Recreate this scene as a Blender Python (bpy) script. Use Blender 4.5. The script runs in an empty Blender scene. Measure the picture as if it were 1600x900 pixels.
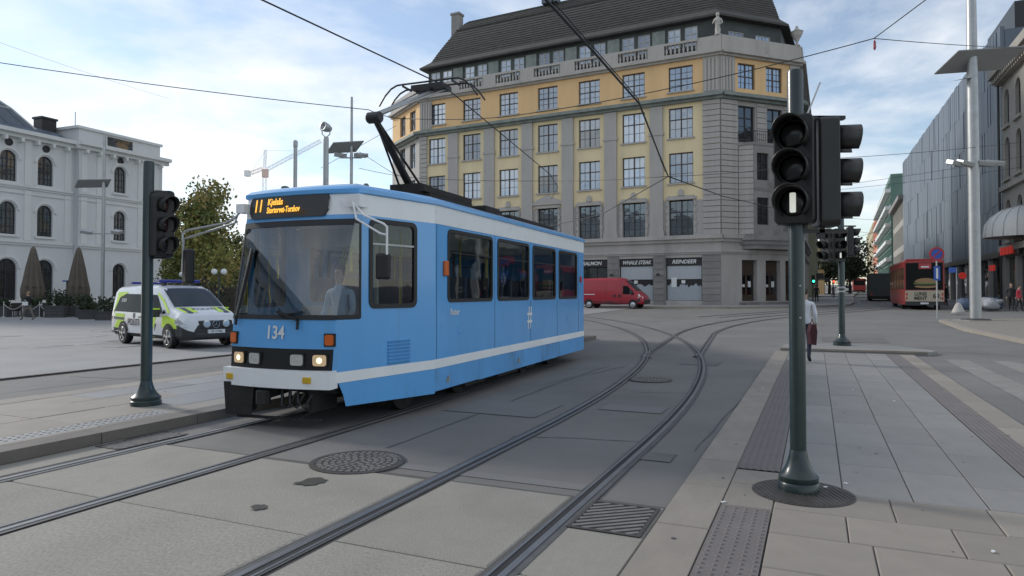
import bpy, bmesh, math, random
from mathutils import Matrix, Vector
random.seed(7)
R_ = math.radians
scene = bpy.context.scene

# ------------------------------------------------------------------ camera
CAMZ = 1.70
F = 1067.0
cam_d = bpy.data.cameras.new('camera')
cam_d.sensor_width = 36.0
cam_d.lens = 24.0
PITCH = 1.2
cam_d.shift_y = -(F * math.tan(R_(PITCH)) - 7.0) / 1600.0
cam_d.clip_start = 0.05
cam_d.clip_end = 3000.0
cam = bpy.data.objects.new('camera', cam_d)
cam.location = (0, 0, CAMZ)
cam.rotation_euler = (R_(90 + PITCH), 0, 0)
scene.collection.objects.link(cam)
scene.camera = cam

# ------------------------------------------------------------------ world + sun
SUN_AZ, SUN_EL = -58.0, 27.0
world = bpy.data.worlds.new('World')
scene.world = world
world.use_nodes = True
wn, wl = world.node_tree.nodes, world.node_tree.links
wn.clear()
w_out = wn.new('ShaderNodeOutputWorld')
w_bg = wn.new('ShaderNodeBackground')
w_bg.inputs['Strength'].default_value = 0.10
sky = wn.new('ShaderNodeTexSky')
sky.sky_type = 'NISHITA'
sky.sun_disc = False
sky.sun_elevation = R_(SUN_EL)
sky.sun_rotation = R_(SUN_AZ)
sky.air_density = 1.0
sky.dust_density = 0.25
sky.ozone_density = 1.0
tc = wn.new('ShaderNodeTexCoord')
sep = wn.new('ShaderNodeSeparateXYZ')
wl.new(tc.outputs['Generated'], sep.inputs[0])
def wmath(op, a, b=None, clamp=False):
    n = wn.new('ShaderNodeMath'); n.operation = op; n.use_clamp = clamp
    for i, s in enumerate((a, b)):
        if s is None: continue
        if isinstance(s, (int, float)): n.inputs[i].default_value = s
        else: wl.new(s, n.inputs[i])
    return n.outputs[0]
zc = wmath('ADD', wmath('MAXIMUM', sep.outputs['Z'], 0.0), 0.16)
comb = wn.new('ShaderNodeCombineXYZ')
wl.new(wmath('DIVIDE', sep.outputs['X'], zc), comb.inputs[0])
wl.new(wmath('DIVIDE', sep.outputs['Y'], zc), comb.inputs[1])
comb.inputs[2].default_value = 3.3
def wnoise(scale, detail, rough, dist=0.0):
    n = wn.new('ShaderNodeTexNoise')
    n.inputs['Scale'].default_value = scale
    n.inputs['Detail'].default_value = detail
    n.inputs['Roughness'].default_value = rough
    n.inputs['Distortion'].default_value = dist
    wl.new(comb.outputs[0], n.inputs['Vector'])
    return n.outputs[0]
n1 = wnoise(0.75, 9.0, 0.58, 0.35)
n2 = wnoise(2.3, 6.0, 0.6, 0.2)
cl = wmath('ADD', wmath('MULTIPLY', n1, 0.72), wmath('MULTIPLY', n2, 0.28))
ramp = wn.new('ShaderNodeValToRGB')
ramp.color_ramp.elements[0].position = 0.43
ramp.color_ramp.elements[0].color = (0.12, 0.12, 0.12, 1)
ramp.color_ramp.elements[1].position = 0.61
ramp.color_ramp.elements[1].color = (0.97, 0.97, 0.97, 1)
wl.new(cl, ramp.inputs[0])
cshade = wn.new('ShaderNodeMixRGB')
cshade.inputs[1].default_value = (5.9, 6.1, 6.4, 1)
cshade.inputs[2].default_value = (7.7, 7.7, 7.6, 1)
wl.new(n2, cshade.inputs[0])
mixc = wn.new('ShaderNodeMixRGB')
wl.new(ramp.outputs[0], mixc.inputs[0])
bluer = wn.new('ShaderNodeMixRGB'); bluer.blend_type = 'MULTIPLY'; bluer.inputs[0].default_value = 1.0
wl.new(sky.outputs[0], bluer.inputs[1])
bluer.inputs[2].default_value = (1.0, 1.0, 1.0, 1)
wl.new(bluer.outputs[0], mixc.inputs[1])
wl.new(cshade.outputs[0], mixc.inputs[2])
wl.new(mixc.outputs[0], w_bg.inputs['Color'])
wl.new(w_bg.outputs[0], w_out.inputs['Surface'])

sun_d = bpy.data.lights.new('sun', 'SUN')
sun_d.energy = 1.5
sun_d.angle = R_(10)
sun_d.color = (1.0, 0.95, 0.88)
sun = bpy.data.objects.new('sun', sun_d)
sdir = Vector((math.sin(R_(SUN_AZ)) * math.cos(R_(SUN_EL)), math.cos(R_(SUN_AZ)) * math.cos(R_(SUN_EL)), math.sin(R_(SUN_EL))))
sun.rotation_euler = sdir.to_track_quat('Z', 'Y').to_euler()
sun.location = (-20, 20, 40)
scene.collection.objects.link(sun)

scene.view_settings.view_transform = 'Standard'
scene.view_settings.look = 'None'
scene.view_settings.gamma = 1.0
scene.view_settings.exposure = 0.68
scene.view_settings.use_curve_mapping = False
scene.cycles.use_denoising = True
scene.cycles.max_bounces = 8
scene.cycles.transparent_max_bounces = 16

# ------------------------------------------------------------------ helpers
COL = scene.collection
def P(px, py, D):
    """point at depth D along the ray of a photo pixel (1600x900)"""
    return Vector(((px - 800.0) / F * D, D, CAMZ + (457.0 - py) / F * D))
def gz(x, y):
    q = 0.75 * x + 0.66 * y - 17.0
    if q <= 0: return 0.0
    if q < 10: return 0.0125 * q * q / 20.0
    return 0.0125 * (q - 5.0)
SA, CA = math.sin(R_(24)), math.cos(R_(24))
def uv(u, v):
    return (u * CA + v * SA, -u * SA + v * CA)
STREET = -R_(24)

class MB:
    """collects faces; build() links them as ONE mesh object"""
    def __init__(s): s.v = []; s.f = []; s.m = []; s.T = None
    def add(s, vs, fs, m=0):
        o = len(s.v)
        for p in vs:
            p = Vector(p)
            s.v.append(tuple(s.T @ p) if s.T is not None else tuple(p))
        for f in fs:
            s.f.append(tuple(o + i for i in f)); s.m.append(m)
        return s
    def box(s, x0, x1, y0, y1, z0, z1, m=0):
        return s.add([(x0,y0,z0),(x1,y0,z0),(x1,y1,z0),(x0,y1,z0),(x0,y0,z1),(x1,y0,z1),(x1,y1,z1),(x0,y1,z1)],
                     [(3,2,1,0),(4,5,6,7),(0,1,5,4),(1,2,6,5),(2,3,7,6),(3,0,4,7)], m)
    def cbox(s, c, d, m=0):
        return s.box(c[0]-d[0]/2, c[0]+d[0]/2, c[1]-d[1]/2, c[1]+d[1]/2, c[2]-d[2]/2, c[2]+d[2]/2, m)
    def quad(s, a, b, c, d, m=0): return s.add([a, b, c, d], [(0,1,2,3)], m)
    def tube(s, pts, r, n=8, m=0, cap=True):
        pts = [Vector(p) for p in pts]
        rr = r if isinstance(r, (list, tuple)) else [r] * len(pts)
        vs, fs = [], []
        prev = None
        for i, p in enumerate(pts):
            d = (pts[min(i+1, len(pts)-1)] - pts[max(i-1, 0)])
            if d.length < 1e-9: d = Vector((0, 0, 1))
            d.normalize()
            if prev is None:
                a = Vector((0, 0, 1)) if abs(d.z) < 0.9 else Vector((1, 0, 0))
                x = d.cross(a).normalized()
            else:
                x = (prev - d * prev.dot(d)).normalized()
            prev = x
            y = d.cross(x)
            for k in range(n):
                t = 2 * math.pi * k / n
                vs.append(p + (x * math.cos(t) + y * math.sin(t)) * rr[i])
        for i in range(len(pts) - 1):
            for k in range(n):
                fs.append((i*n+k, i*n+(k+1) % n, (i+1)*n+(k+1) % n, (i+1)*n+k))
        if cap:
            fs.append(tuple(reversed(range(n)))); fs.append(tuple((len(pts)-1)*n + k for k in range(n)))
        return s.add(vs, fs, m)
    def bar(s, a, b, w, h, m=0, up=(0, 0, 1)):
        a, b = Vector(a), Vector(b); d = (b - a).normalized(); u = Vector(up)
        if abs(d.dot(u)) > 0.98: u = Vector((1, 0, 0))
        x = d.cross(u).normalized() * w / 2; y = x.cross(d).normalized() * h / 2
        return s.add([a-x-y, a+x-y, a+x+y, a-x+y, b-x-y, b+x-y, b+x+y, b-x+y],
                     [(0,1,2,3),(7,6,5,4),(0,4,5,1),(1,5,6,2),(2,6,7,3),(3,7,4,0)], m)
    def lathe(s, prof, n=20, c=(0, 0, 0), m=0, a0=0, a1=2*math.pi, cap=True):
        full = abs(a1 - a0 - 2*math.pi) < 1e-6
        k = n if full else n + 1
        vs = [(c[0] + r*math.cos(a0+(a1-a0)*i/n), c[1] + r*math.sin(a0+(a1-a0)*i/n), c[2] + z) for (r, z) in prof for i in range(k)]
        fs = []
        for j in range(len(prof)-1):
            for i in range(n):
                i2 = (i+1) % k
                fs.append((j*k+i, j*k+i2, (j+1)*k+i2, (j+1)*k+i))
        if full and cap:
            if prof[0][0] > 1e-4: fs.append(tuple(reversed(range(k))))
            if prof[-1][0] > 1e-4: fs.append(tuple((len(prof)-1)*k+i for i in range(k)))
        return s.add(vs, fs, m)
    def prism(s, poly, z0, z1, m=0, mtop=None):
        n = len(poly)
        s.add([(p[0], p[1], z0) for p in poly] + [(p[0], p[1], z1) for p in poly],
              [tuple(reversed(range(n)))] + [(i, (i+1) % n, n+(i+1) % n, n+i) for i in range(n)], m)
        return s.add([(p[0], p[1], z1) for p in poly], [tuple(range(n))], m if mtop is None else mtop)
    def prism_y(s, poly, y0, y1, m=0):
        """poly in (x,z), seen from -y counter-clockwise, extruded y0..y1"""
        n = len(poly)
        return s.add([(p[0], y0, p[1]) for p in poly] + [(p[0], y1, p[1]) for p in poly],
              [tuple(range(n)), tuple(reversed(range(n, 2*n)))] + [((i+1) % n, i, n+i, n+(i+1) % n) for i in range(n)], m)
    def ring_y(s, outer, inner, y0, y1, m=0):
        n = len(outer)
        vs = [(p[0], y0, p[1]) for p in outer] + [(p[0], y0, p[1]) for p in inner] + [(p[0], y1, p[1]) for p in outer] + [(p[0], y1, p[1]) for p in inner]
        fs = []
        for i in range(n):
            j = (i+1) % n
            fs += [(i, j, n+j, n+i), (j, i, 2*n+i, 2*n+j), (n+i, n+j, 3*n+j, 3*n+i), (2*n+i, 3*n+i, 3*n+j, 2*n+j)]
        return s.add(vs, fs, m)
    def sphere(s, c, r, n=10, k=6, m=0, sc=(1, 1, 1)):
        vs, fs = [], []
        for j in range(1, k):
            t = math.pi * j / k
            for i in range(n):
                a = 2*math.pi*i/n
                vs.append((c[0]+r*sc[0]*math.sin(t)*math.cos(a), c[1]+r*sc[1]*math.sin(t)*math.sin(a), c[2]+r*sc[2]*math.cos(t)))
        for j in range(k-2):
            for i in range(n):
                fs.append((j*n+i, (j+1)*n+i, (j+1)*n+(i+1) % n, j*n+(i+1) % n))
        vs += [(c[0], c[1], c[2]+r*sc[2]), (c[0], c[1], c[2]-r*sc[2])]
        t, b = len(vs)-2, len(vs)-1
        for i in range(n):
            fs.append((t, i, (i+1) % n)); fs.append((b, (k-2)*n+(i+1) % n, (k-2)*n+i))
        return s.add(vs, fs, m)
    def mesh(s, name, mats, smooth=False):
        me = bpy.data.meshes.new(name)
        me.from_pydata(s.v, [], s.f)
        if not isinstance(mats, (list, tuple)): mats = [mats]
        for mt in mats: me.materials.append(mt)
        me.polygons.foreach_set('material_index', [min(i, len(mats)-1) for i in s.m])
        if smooth: me.polygons.foreach_set('use_smooth', [True]*len(me.polygons))
        me.update()
        return me
    def build(s, name, mats, parent=None, loc=(0, 0, 0), rz=0.0, smooth=False, bevel=0.0, autos=None):
        o = inst(s.mesh(name, mats, smooth or autos is not None), name, parent, loc, rz)
        if autos is not None:
            o.data.set_sharp_from_angle(angle=R_(autos))
        if bevel:
            b = o.modifiers.new('bevel', 'BEVEL'); b.width = bevel; b.segments = 2; b.limit_method = 'ANGLE'; b.angle_limit = R_(40)
        return o

def inst(me, name, parent=None, loc=(0, 0, 0), rz=0.0, scale=None):
    o = bpy.data.objects.new(name, me)
    COL.objects.link(o)
    o.location = loc
    o.rotation_euler = rz if isinstance(rz, (tuple, list)) else (0, 0, rz)
    if scale: o.scale = scale
    if parent is not None: o.parent = parent
    return o
def tag(o, label, cat, group=None):
    o['label'] = label; o['category'] = cat
    if group: o['group'] = group
    return o
def thing(name, label, cat, loc=(0, 0, 0), rz=0.0, group=None):
    o = bpy.data.objects.new(name, None); COL.objects.link(o)
    o.empty_display_size = 0.2
    o.location = loc; o.rotation_euler = (0, 0, rz)
    return tag(o, label, cat, group)
def structure(o): o['kind'] = 'structure'; return o
def stuff(o): o['kind'] = 'stuff'; return o
def copy_tree(o, parent=None):
    c = o.copy(); COL.objects.link(c); c.parent = parent
    for ch in list(o.children): copy_tree(ch, c)
    return c
def rot(rx=0, ry=0, rz=0): return Matrix.Rotation(R_(rz), 4, 'Z') @ Matrix.Rotation(R_(ry), 4, 'Y') @ Matrix.Rotation(R_(rx), 4, 'X')
def TR(x, y, z, rz=0.0): return Matrix.Translation((x, y, z)) @ Matrix.Rotation(rz, 4, 'Z')
def rrect(x0, x1, z0, z1, r, n=5):
    out = []
    for (cx, cz, a) in ((x1-r, z0+r, -90), (x1-r, z1-r, 0), (x0+r, z1-r, 90), (x0+r, z0+r, 180)):
        for i in range(n+1):
            t = R_(a + 90.0*i/n); out.append((cx + r*math.cos(t), cz + r*math.sin(t)))
    return out
def text(s, size, mat, parent, loc, rotm, align='CENTER', ext=0.002, shear=0.0, name='lettering', sx=1.0, bold=0.0):
    cu = bpy.data.curves.new('tmp_text', 'FONT')
    cu.body = s; cu.size = size; cu.extrude = ext; cu.align_x = align; cu.align_y = 'CENTER'; cu.shear = shear; cu.offset = bold
    cu.resolution_u = 3
    ob = bpy.data.objects.new('tmp_text', cu); COL.objects.link(ob)
    dg = bpy.context.evaluated_depsgraph_get(); dg.update()
    me = bpy.data.meshes.new_from_object(ob.evaluated_get(dg))
    bpy.data.objects.remove(ob); bpy.data.curves.remove(cu)
    me.name = name
    me.materials.clear(); me.materials.append(mat)
    for p in me.polygons: p.material_index = 0
    o = inst(me, name, parent)
    M4 = Matrix.Translation(loc) @ rotm @ Matrix.Diagonal((sx, 1, 1, 1))
    me.transform(M4)
    return o
UPR = Matrix.Rotation(R_(90), 4, 'X')          # text that stands up and faces -y

# ------------------------------------------------------------------ materials
def mat(name, col, rough=0.6, metal=0.0, var=0.12, scale=4.0, bump=0.0, bscale=60.0, spec=0.5, objr=0.0, stretch=None, fine=0.0, emit=None, coat=0.0, dirt=None):
    m = bpy.data.materials.new(name); m.use_nodes = True
    n, l = m.node_tree.nodes, m.node_tree.links
    b = n['Principled BSDF']
    b.inputs['Roughness'].default_value = rough
    b.inputs['Metallic'].default_value = metal
    b.inputs['Specular IOR Level'].default_value = spec
    if coat: b.inputs['Coat Weight'].default_value = coat; b.inputs['Coat Roughness'].default_value = 0.08
    c = (col[0], col[1], col[2], 1)
    if var <= 0 and not objr and not fine and not bump and not dirt:
        b.inputs['Base Color'].default_value = c
    else:
        t = n.new('ShaderNodeTexCoord'); vec = t.outputs['Object']
        if stretch:
            mp = n.new('ShaderNodeMapping'); mp.inputs['Scale'].default_value = stretch
            l.new(vec, mp.inputs[0]); vec = mp.outputs[0]
        def noise(sc, det=5.0, ro=0.6):
            x = n.new('ShaderNodeTexNoise'); x.inputs['Scale'].default_value = sc; x.inputs['Detail'].default_value = det; x.inputs['Roughness'].default_value = ro
            l.new(vec, x.inputs['Vector']); return x.outputs[0]
        def mul(a, bb):
            x = n.new('ShaderNodeMixRGB'); x.blend_type = 'MULTIPLY'; x.inputs[0].default_value = 1.0
            for i, q in ((1, a), (2, bb)):
                if isinstance(q, tuple): x.inputs[i].default_value = q
                else: l.new(q, x.inputs[i])
            return x.outputs[0]
        def rng(src, lo, hi, a=0.25, bb=0.75):
            x = n.new('ShaderNodeMapRange'); x.inputs['From Min'].default_value = a; x.inputs['From Max'].default_value = bb
            x.inputs['To Min'].default_value = lo; x.inputs['To Max'].default_value = hi
            l.new(src, x.inputs[0]); return x.outputs[0]
        cur = c
        if var > 0: cur = mul(cur, rng(noise(scale), 1 - var, 1 + var))
        if fine: cur = mul(cur, rng(noise(bscale * 1.7, 2.0), 1 - fine, 1 + fine, 0.3, 0.7))
        if objr:
            oi = n.new('ShaderNodeObjectInfo'); cur = mul(cur, rng(oi.outputs['Random'], 1 - objr, 1 + objr, 0, 1))
        if dirt:
            dm = n.new('ShaderNodeMixRGB'); r = n.new('ShaderNodeValToRGB')
            r.color_ramp.elements[0].position = dirt[2]; r.color_ramp.elements[1].position = dirt[2] + dirt[3]
            l.new(noise(dirt[1], 6.0, 0.65), r.inputs[0]); l.new(r.outputs[0], dm.inputs[0])
            if isinstance(cur, tuple): dm.inputs[1].default_value = cur
            else: l.new(cur, dm.inputs[1])
            d = dirt[0]; dm.inputs[2].default_value = (d[0], d[1], d[2], 1); cur = dm.outputs[0]
        if isinstance(cur, tuple): b.inputs['Base Color'].default_value = cur
        else: l.new(cur, b.inputs['Base Color'])
        if bump:
            bp = n.new('ShaderNodeBump'); bp.inputs['Strength'].default_value = bump; bp.inputs['Distance'].default_value = 0.01
            l.new(noise(bscale, 4.0), bp.inputs['Height']); l.new(bp.outputs[0], b.inputs['Normal'])
    if emit:
        b.inputs['Emission Color'].default_value = (emit[0], emit[1], emit[2], 1); b.inputs['Emission Strength'].default_value = emit[3]
    return m
def glass(name, tint=(0.5, 0.55, 0.55), refl=1.0, ior=1.5, warp=0.0):
    m = bpy.data.materials.new(name); m.use_nodes = True
    n, l = m.node_tree.nodes, m.node_tree.links
    n.clear()
    out = n.new('ShaderNodeOutputMaterial'); mx = n.new('ShaderNodeMixShader')
    tr = n.new('ShaderNodeBsdfTransparent'); tr.inputs[0].default_value = (*tint, 1)
    gl = n.new('ShaderNodeBsdfGlossy'); gl.inputs['Roughness'].default_value = 0.015; gl.inputs[0].default_value = (refl, refl, refl, 1)
    fr = n.new('ShaderNodeFresnel'); fr.inputs[0].default_value = ior
    l.new(fr.outputs[0], mx.inputs[0]); l.new(tr.outputs[0], mx.inputs[1]); l.new(gl.outputs[0], mx.inputs[2])
    if warp:
        t = n.new('ShaderNodeTexCoord'); x = n.new('ShaderNodeTexNoise'); x.inputs['Scale'].default_value = 1.3; l.new(t.outputs['Object'], x.inputs['Vector'])
        bp = n.new('ShaderNodeBump'); bp.inputs['Strength'].default_value = warp; bp.inputs['Distance'].default_value = 0.05
        l.new(x.outputs[0], bp.inputs['Height']); l.new(bp.outputs[0], gl.inputs['Normal']); l.new(bp.outputs[0], fr.inputs['Normal'])
    l.new(mx.outputs[0], out.inputs['Surface'])
    return m
def pane_mat(name, dark, refl, tint=(0.9, 0.95, 1.0), warp=0.25):
    """a building window: dark room behind plus a mirror of the sky"""
    m = bpy.data.materials.new(name); m.use_nodes = True
    n, l = m.node_tree.nodes, m.node_tree.links
    n.clear()
    out = n.new('ShaderNodeOutputMaterial'); mx = n.new('ShaderNodeMixShader')
    df = n.new('ShaderNodeBsdfDiffuse')
    gl = n.new('ShaderNodeBsdfGlossy'); gl.inputs['Roughness'].default_value = 0.03; gl.inputs[0].default_value = (*tint, 1)
    t = n.new('ShaderNodeTexCoord'); x = n.new('ShaderNodeTexNoise'); x.inputs['Scale'].default_value = 1.6
    oi = n.new('ShaderNodeObjectInfo'); ad = n.new('ShaderNodeVectorMath'); ad.operation = 'ADD'
    l.new(t.outputs['Object'], ad.inputs[0]); l.new(oi.outputs['Location'], ad.inputs[1]); l.new(ad.outputs[0], x.inputs['Vector'])
    bp = n.new('ShaderNodeBump'); bp.inputs['Strength'].default_value = warp; bp.inputs['Distance'].default_value = 0.03
    l.new(x.outputs[0], bp.inputs['Height']); l.new(bp.outputs[0], gl.inputs['Normal'])
    mr = n.new('ShaderNodeMixRGB'); mr.inputs[1].default_value = (dark[0]*0.4, dark[1]*0.4, dark[2]*0.4, 1); mr.inputs[2].default_value = (dark[0]*1.6, dark[1]*1.6, dark[2]*1.6, 1)
    l.new(oi.outputs['Random'], mr.inputs[0]); l.new(mr.outputs[0], df.inputs[0])
    fr = n.new('ShaderNodeFresnel'); fr.inputs[0].default_value = 1.5
    f2 = n.new('ShaderNodeMath'); f2.operation = 'ADD'; f2.use_clamp = True; f2.inputs[1].default_value = refl; rm = n.new('ShaderNodeMapRange'); rm.inputs['To Min'].default_value = refl*.55; rm.inputs['To Max'].default_value = refl*1.35; l.new(oi.outputs['Random'], rm.inputs[0]); l.new(rm.outputs[0], f2.inputs[1])
    l.new(fr.outputs[0], f2.inputs[0]); l.new(f2.outputs[0], mx.inputs[0])
    l.new(df.outputs[0], mx.inputs[1]); l.new(gl.outputs[0], mx.inputs[2]); l.new(mx.outputs[0], out.inputs['Surface'])
    return m

K = {}
K['asphalt'] = mat('asphalt', (0.168, 0.163, 0.155), 0.82, var=0.2, scale=0.35, bump=0.25, bscale=90, fine=0.14, dirt=((0.13, 0.128, 0.123), 0.5, 0.54, 0.2))
K['asphalt_plain'] = mat('asphalt_patch', (0.175, 0.175, 0.17), 0.8, var=0.12, scale=0.6, bump=0.2, bscale=90, fine=0.12)
K['concrete'] = mat('road_concrete', (0.262, 0.248, 0.216), 0.85, var=0.2, scale=1.3, bump=0.35, bscale=70, fine=0.22, objr=0.05, dirt=((0.215, 0.2, 0.175), 1.1, 0.52, 0.3))  # concrete, warmed and paled to paint the sunlit foreground
K['granite_warm'] = mat('warm_granite', (0.262, 0.235, 0.20), 0.75, var=0.10, scale=2.0, bump=0.15, bscale=90, fine=0.2, objr=0.10, dirt=((0.21, 0.188, 0.16), 0.9, 0.54, 0.3))  # granite whose warm tone paints sunlight onto the near paving
K['slab_blue'] = mat('blue_grey_slab', (0.24, 0.234, 0.222), 0.7, var=0.12, scale=1.2, bump=0.12, bscale=80, fine=0.12, objr=0.09, dirt=((0.165, 0.168, 0.168), 0.7, 0.55, 0.3))  # slabs toned cooler to paint the shade over the paving beyond
K['kerb'] = mat('kerb_granite', (0.27, 0.242, 0.205), 0.75, var=0.12, scale=2.0, bump=0.15, bscale=90, fine=0.2, objr=0.08)
K['kerb_dark'] = mat('kerb_stone_dark', (0.15, 0.135, 0.12), 0.8, var=0.2, scale=2.0, bump=0.2, bscale=60, fine=0.2, objr=0.08)
K['tactile'] = mat('tactile_plate', (0.155, 0.138, 0.13), 0.6, var=0.12, scale=3, fine=0.1, bscale=60)
K['tactile_pale'] = mat('tactile_pale', (0.27, 0.27, 0.265), 0.6, var=0.12, scale=3)
K['joint'] = mat('joint_dark', (0.09, 0.085, 0.08), 0.9, var=0.2)
K['iron'] = mat('cast_iron', (0.10, 0.092, 0.085), 0.55, 0.6, var=0.25, scale=8, bump=0.2, bscale=60)
K['rail'] = mat('rail_steel', (0.26, 0.262, 0.265), 0.42, 0.8, var=0.15, scale=3)
K['groove'] = mat('rail_groove', (0.02, 0.02, 0.022), 0.8, var=0.2)
K['seal'] = mat('rail_seal', (0.085, 0.086, 0.088), 0.7, var=0.25, scale=5)
K['paint'] = mat('road_paint_worn', (0.27, 0.265, 0.25), 0.7, var=0.25, scale=5, dirt=((0.17, 0.17, 0.165), 6.0, 0.45, 0.25))
K['plaza'] = mat('plaza_stone', (0.25, 0.25, 0.25), 0.8, var=0.14, scale=0.6, bump=0.15, bscale=70, fine=0.1, objr=0.06)
K['stain'] = mat('oil_stain', (0.055, 0.052, 0.042), 0.5, var=0.3, scale=9)
K['tblue'] = mat('tram_blue', (0.112, 0.375, 0.75), 0.25, var=0.08, scale=0.8, coat=0.4, stretch=(1, 1, .3), dirt=((0.11, 0.29, 0.53), 3.0, 0.58, 0.25))
K['twhite'] = mat('tram_white', (0.80, 0.82, 0.83), 0.35, var=0.06, scale=1.2, dirt=((0.5, 0.51, 0.51), 3.0, 0.6, 0.2))
K['black'] = mat('black_rubber', (0.012, 0.012, 0.013), 0.5, var=0.1)
K['blackgloss'] = mat('black_gloss', (0.012, 0.013, 0.014), 0.2, var=0)
K['dark'] = mat('underframe', (0.022, 0.021, 0.02), 0.8, var=0.4, scale=6, bump=0.2)
K['roofgrey'] = mat('tram_roof_grey', (0.10, 0.12, 0.14), 0.6, var=0.15)
K['tglass'] = glass('tram_glass', (0.70, 0.76, 0.75), 0.95, 1.55, 0.06)
K['wscreen'] = glass('windscreen_glass', (0.84, 0.90, 0.88), 1.0, 1.95, 0.04)
K['inner'] = mat('tram_lining', (0.6, 0.6, 0.57), 0.7, var=0.1)
K['seat'] = mat('seat_fabric', (0.06, 0.08, 0.14), 0.9, var=0.2)
K['polyellow'] = mat('grab_pole_yellow', (0.55, 0.42, 0.06), 0.4, var=0)
K['ledface'] = mat('display_glass', (0.018, 0.018, 0.018), 0.25, var=0)
K['led'] = mat('display_amber', (1.0, 0.55, 0.08), 0.5, var=0, emit=(1.0, 0.50, 0.05, 0.62))
K['lampwarm'] = mat('headlight_lit', (.5, 0.42, 0.30), 0.2, 0.3, var=0.3, scale=25, emit=(1.0, 0.66, 0.32, .16))
K['bulb'] = mat('headlight_bulb', (1, .9, .7), .3, var=0, emit=(1.0, 0.8, 0.5, .8))
K['lampclear'] = mat('headlight_clear', (0.62, 0.64, 0.64), 0.12, 0.6, var=0.2, scale=30)
K['orange'] = mat('orange_lens', (0.62, 0.13, 0.02), 0.25, var=0.05)
K['amber'] = mat('amber_lens', (0.60, 0.38, 0.02), 0.25, var=0.05)
K['redlens'] = mat('red_lens', (0.5, 0.03, 0.02), 0.25, var=0)
K['white'] = mat('white_paint', (0.72, 0.74, 0.75), 0.4, var=0.04)
K['steel'] = mat('steel_bright', (0.5, 0.51, 0.52), 0.3, 1.0, var=0.1)
K['galv'] = mat('galvanised', (0.40, 0.41, 0.41), 0.45, 0.6, var=0.12, scale=3)
K['polegreen'] = mat('pole_green', (0.018, 0.034, 0.034), 0.35, var=0.2, scale=5, coat=0.2, dirt=((0.05, 0.06, 0.06), 18.0, 0.66, 0.1))
K['sigblack'] = mat('signal_housing', (0.016, 0.016, 0.015), 0.42, var=0.2, scale=5)
K['lens_off'] = mat('signal_lens_off', (0.02, 0.02, 0.02), 0.2, var=0)
K['lens_red'] = mat('signal_lens_red', (0.035, 0.006, 0.006), 0.35, var=0)
K['lens_white'] = mat('signal_white_bar', (1, 1, 1), 0.4, var=0, emit=(0.95, 1.0, 0.86, 0.28))
K['lens_green'] = mat('signal_green', (0.1, 1, 0.6), 0.4, var=0, emit=(0.05, 1.0, 0.55, 1.6))
K['lens_redlit'] = mat('signal_red_lit', (1, 0.1, 0.05), 0.4, var=0, emit=(1.0, 0.08, 0.04, 2.0))
K['lens_amber'] = mat('signal_amber_lit', (1, 0.6, 0.1), 0.4, var=0, emit=(1.0, 0.55, 0.1, 2.0))
K['wire'] = mat('wire_black', (0.015, 0.015, 0.016), 0.5, var=0)
# ------------------------------------------------------------------ ground, tracks, pavements
def axis(lo, hi, steps):
    out = []; x = lo
    for (lim, st) in steps:
        while x < min(lim, hi): out.append(x); x += st
    out.append(hi); return out
gx = axis(-900, 900, [(-120, 60), (-40, 8), (60, 2.5), (160, 8), (900, 60)])
gy = axis(-300, 1500, [(-20, 70), (70, 2.5), (240, 8), (1500, 80)])
mb = MB()
nx, ny = len(gx), len(gy)
mb.add([(x, y, gz(x, y)) for y in gy for x in gx],
       [(j*nx+i, j*nx+i+1, (j+1)*nx+i+1, (j+1)*nx+i) for j in range(ny-1) for i in range(nx-1)])
ground = structure(mb.build('road', K['asphalt'], smooth=True))

slab_mb = MB().box(-.5, .5, -.5, .5, -0.04, 0.0)
def bevelled_unit(mt, name):
    """a unit slab with eased edges; scaled per piece"""
    e = 0.012
    m = MB()
    m.add([(-.5,-.5,-.05),(.5,-.5,-.05),(.5,.5,-.05),(-.5,.5,-.05),
           (-.5,-.5,-.006),(.5,-.5,-.006),(.5,.5,-.006),(-.5,.5,-.006),
           (-.5+e,-.5+e,0),(.5-e,-.5+e,0),(.5-e,.5-e,0),(-.5+e,.5-e,0)],
          [(0,1,5,4),(1,2,6,5),(2,3,7,6),(3,0,4,7),(4,5,9,8),(5,6,10,9),(6,7,11,10),(7,4,8,11),(8,9,10,11)])
    return m.mesh(name, mt)
UNIT = {}
def slab(kind, name, parent, u0, u1, v0, v1, top, gap=0.004, jit=0.0025):
    if (kind, name) not in UNIT: UNIT[(kind, name)] = bevelled_unit(K[kind], name)
    u, v = (u0+u1)/2, (v0+v1)/2
    x, y = uv(u, v)
    o = inst(UNIT[(kind, name)], name, parent, (x, y, gz(x, y) + top + random.uniform(-jit, jit)), STREET, (u1-u0-2*gap, v1-v0-2*gap, 1))
    return o
def uvsheet(m, u0, u1, v0, v1, top, nu=1, nv=1, mi=0):
    vs, fs = [], []
    for j in range(nv+1):
        for i in range(nu+1):
            x, y = uv(u0+(u1-u0)*i/nu, v0+(v1-v0)*j/nv); vs.append((x, y, gz(x, y)+top))
    for j in range(nv):
        for i in range(nu): fs.append((j*(nu+1)+i, j*(nu+1)+i+1, (j+1)*(nu+1)+i+1, (j+1)*(nu+1)+i))
    return m.add(vs, fs, mi)

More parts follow.
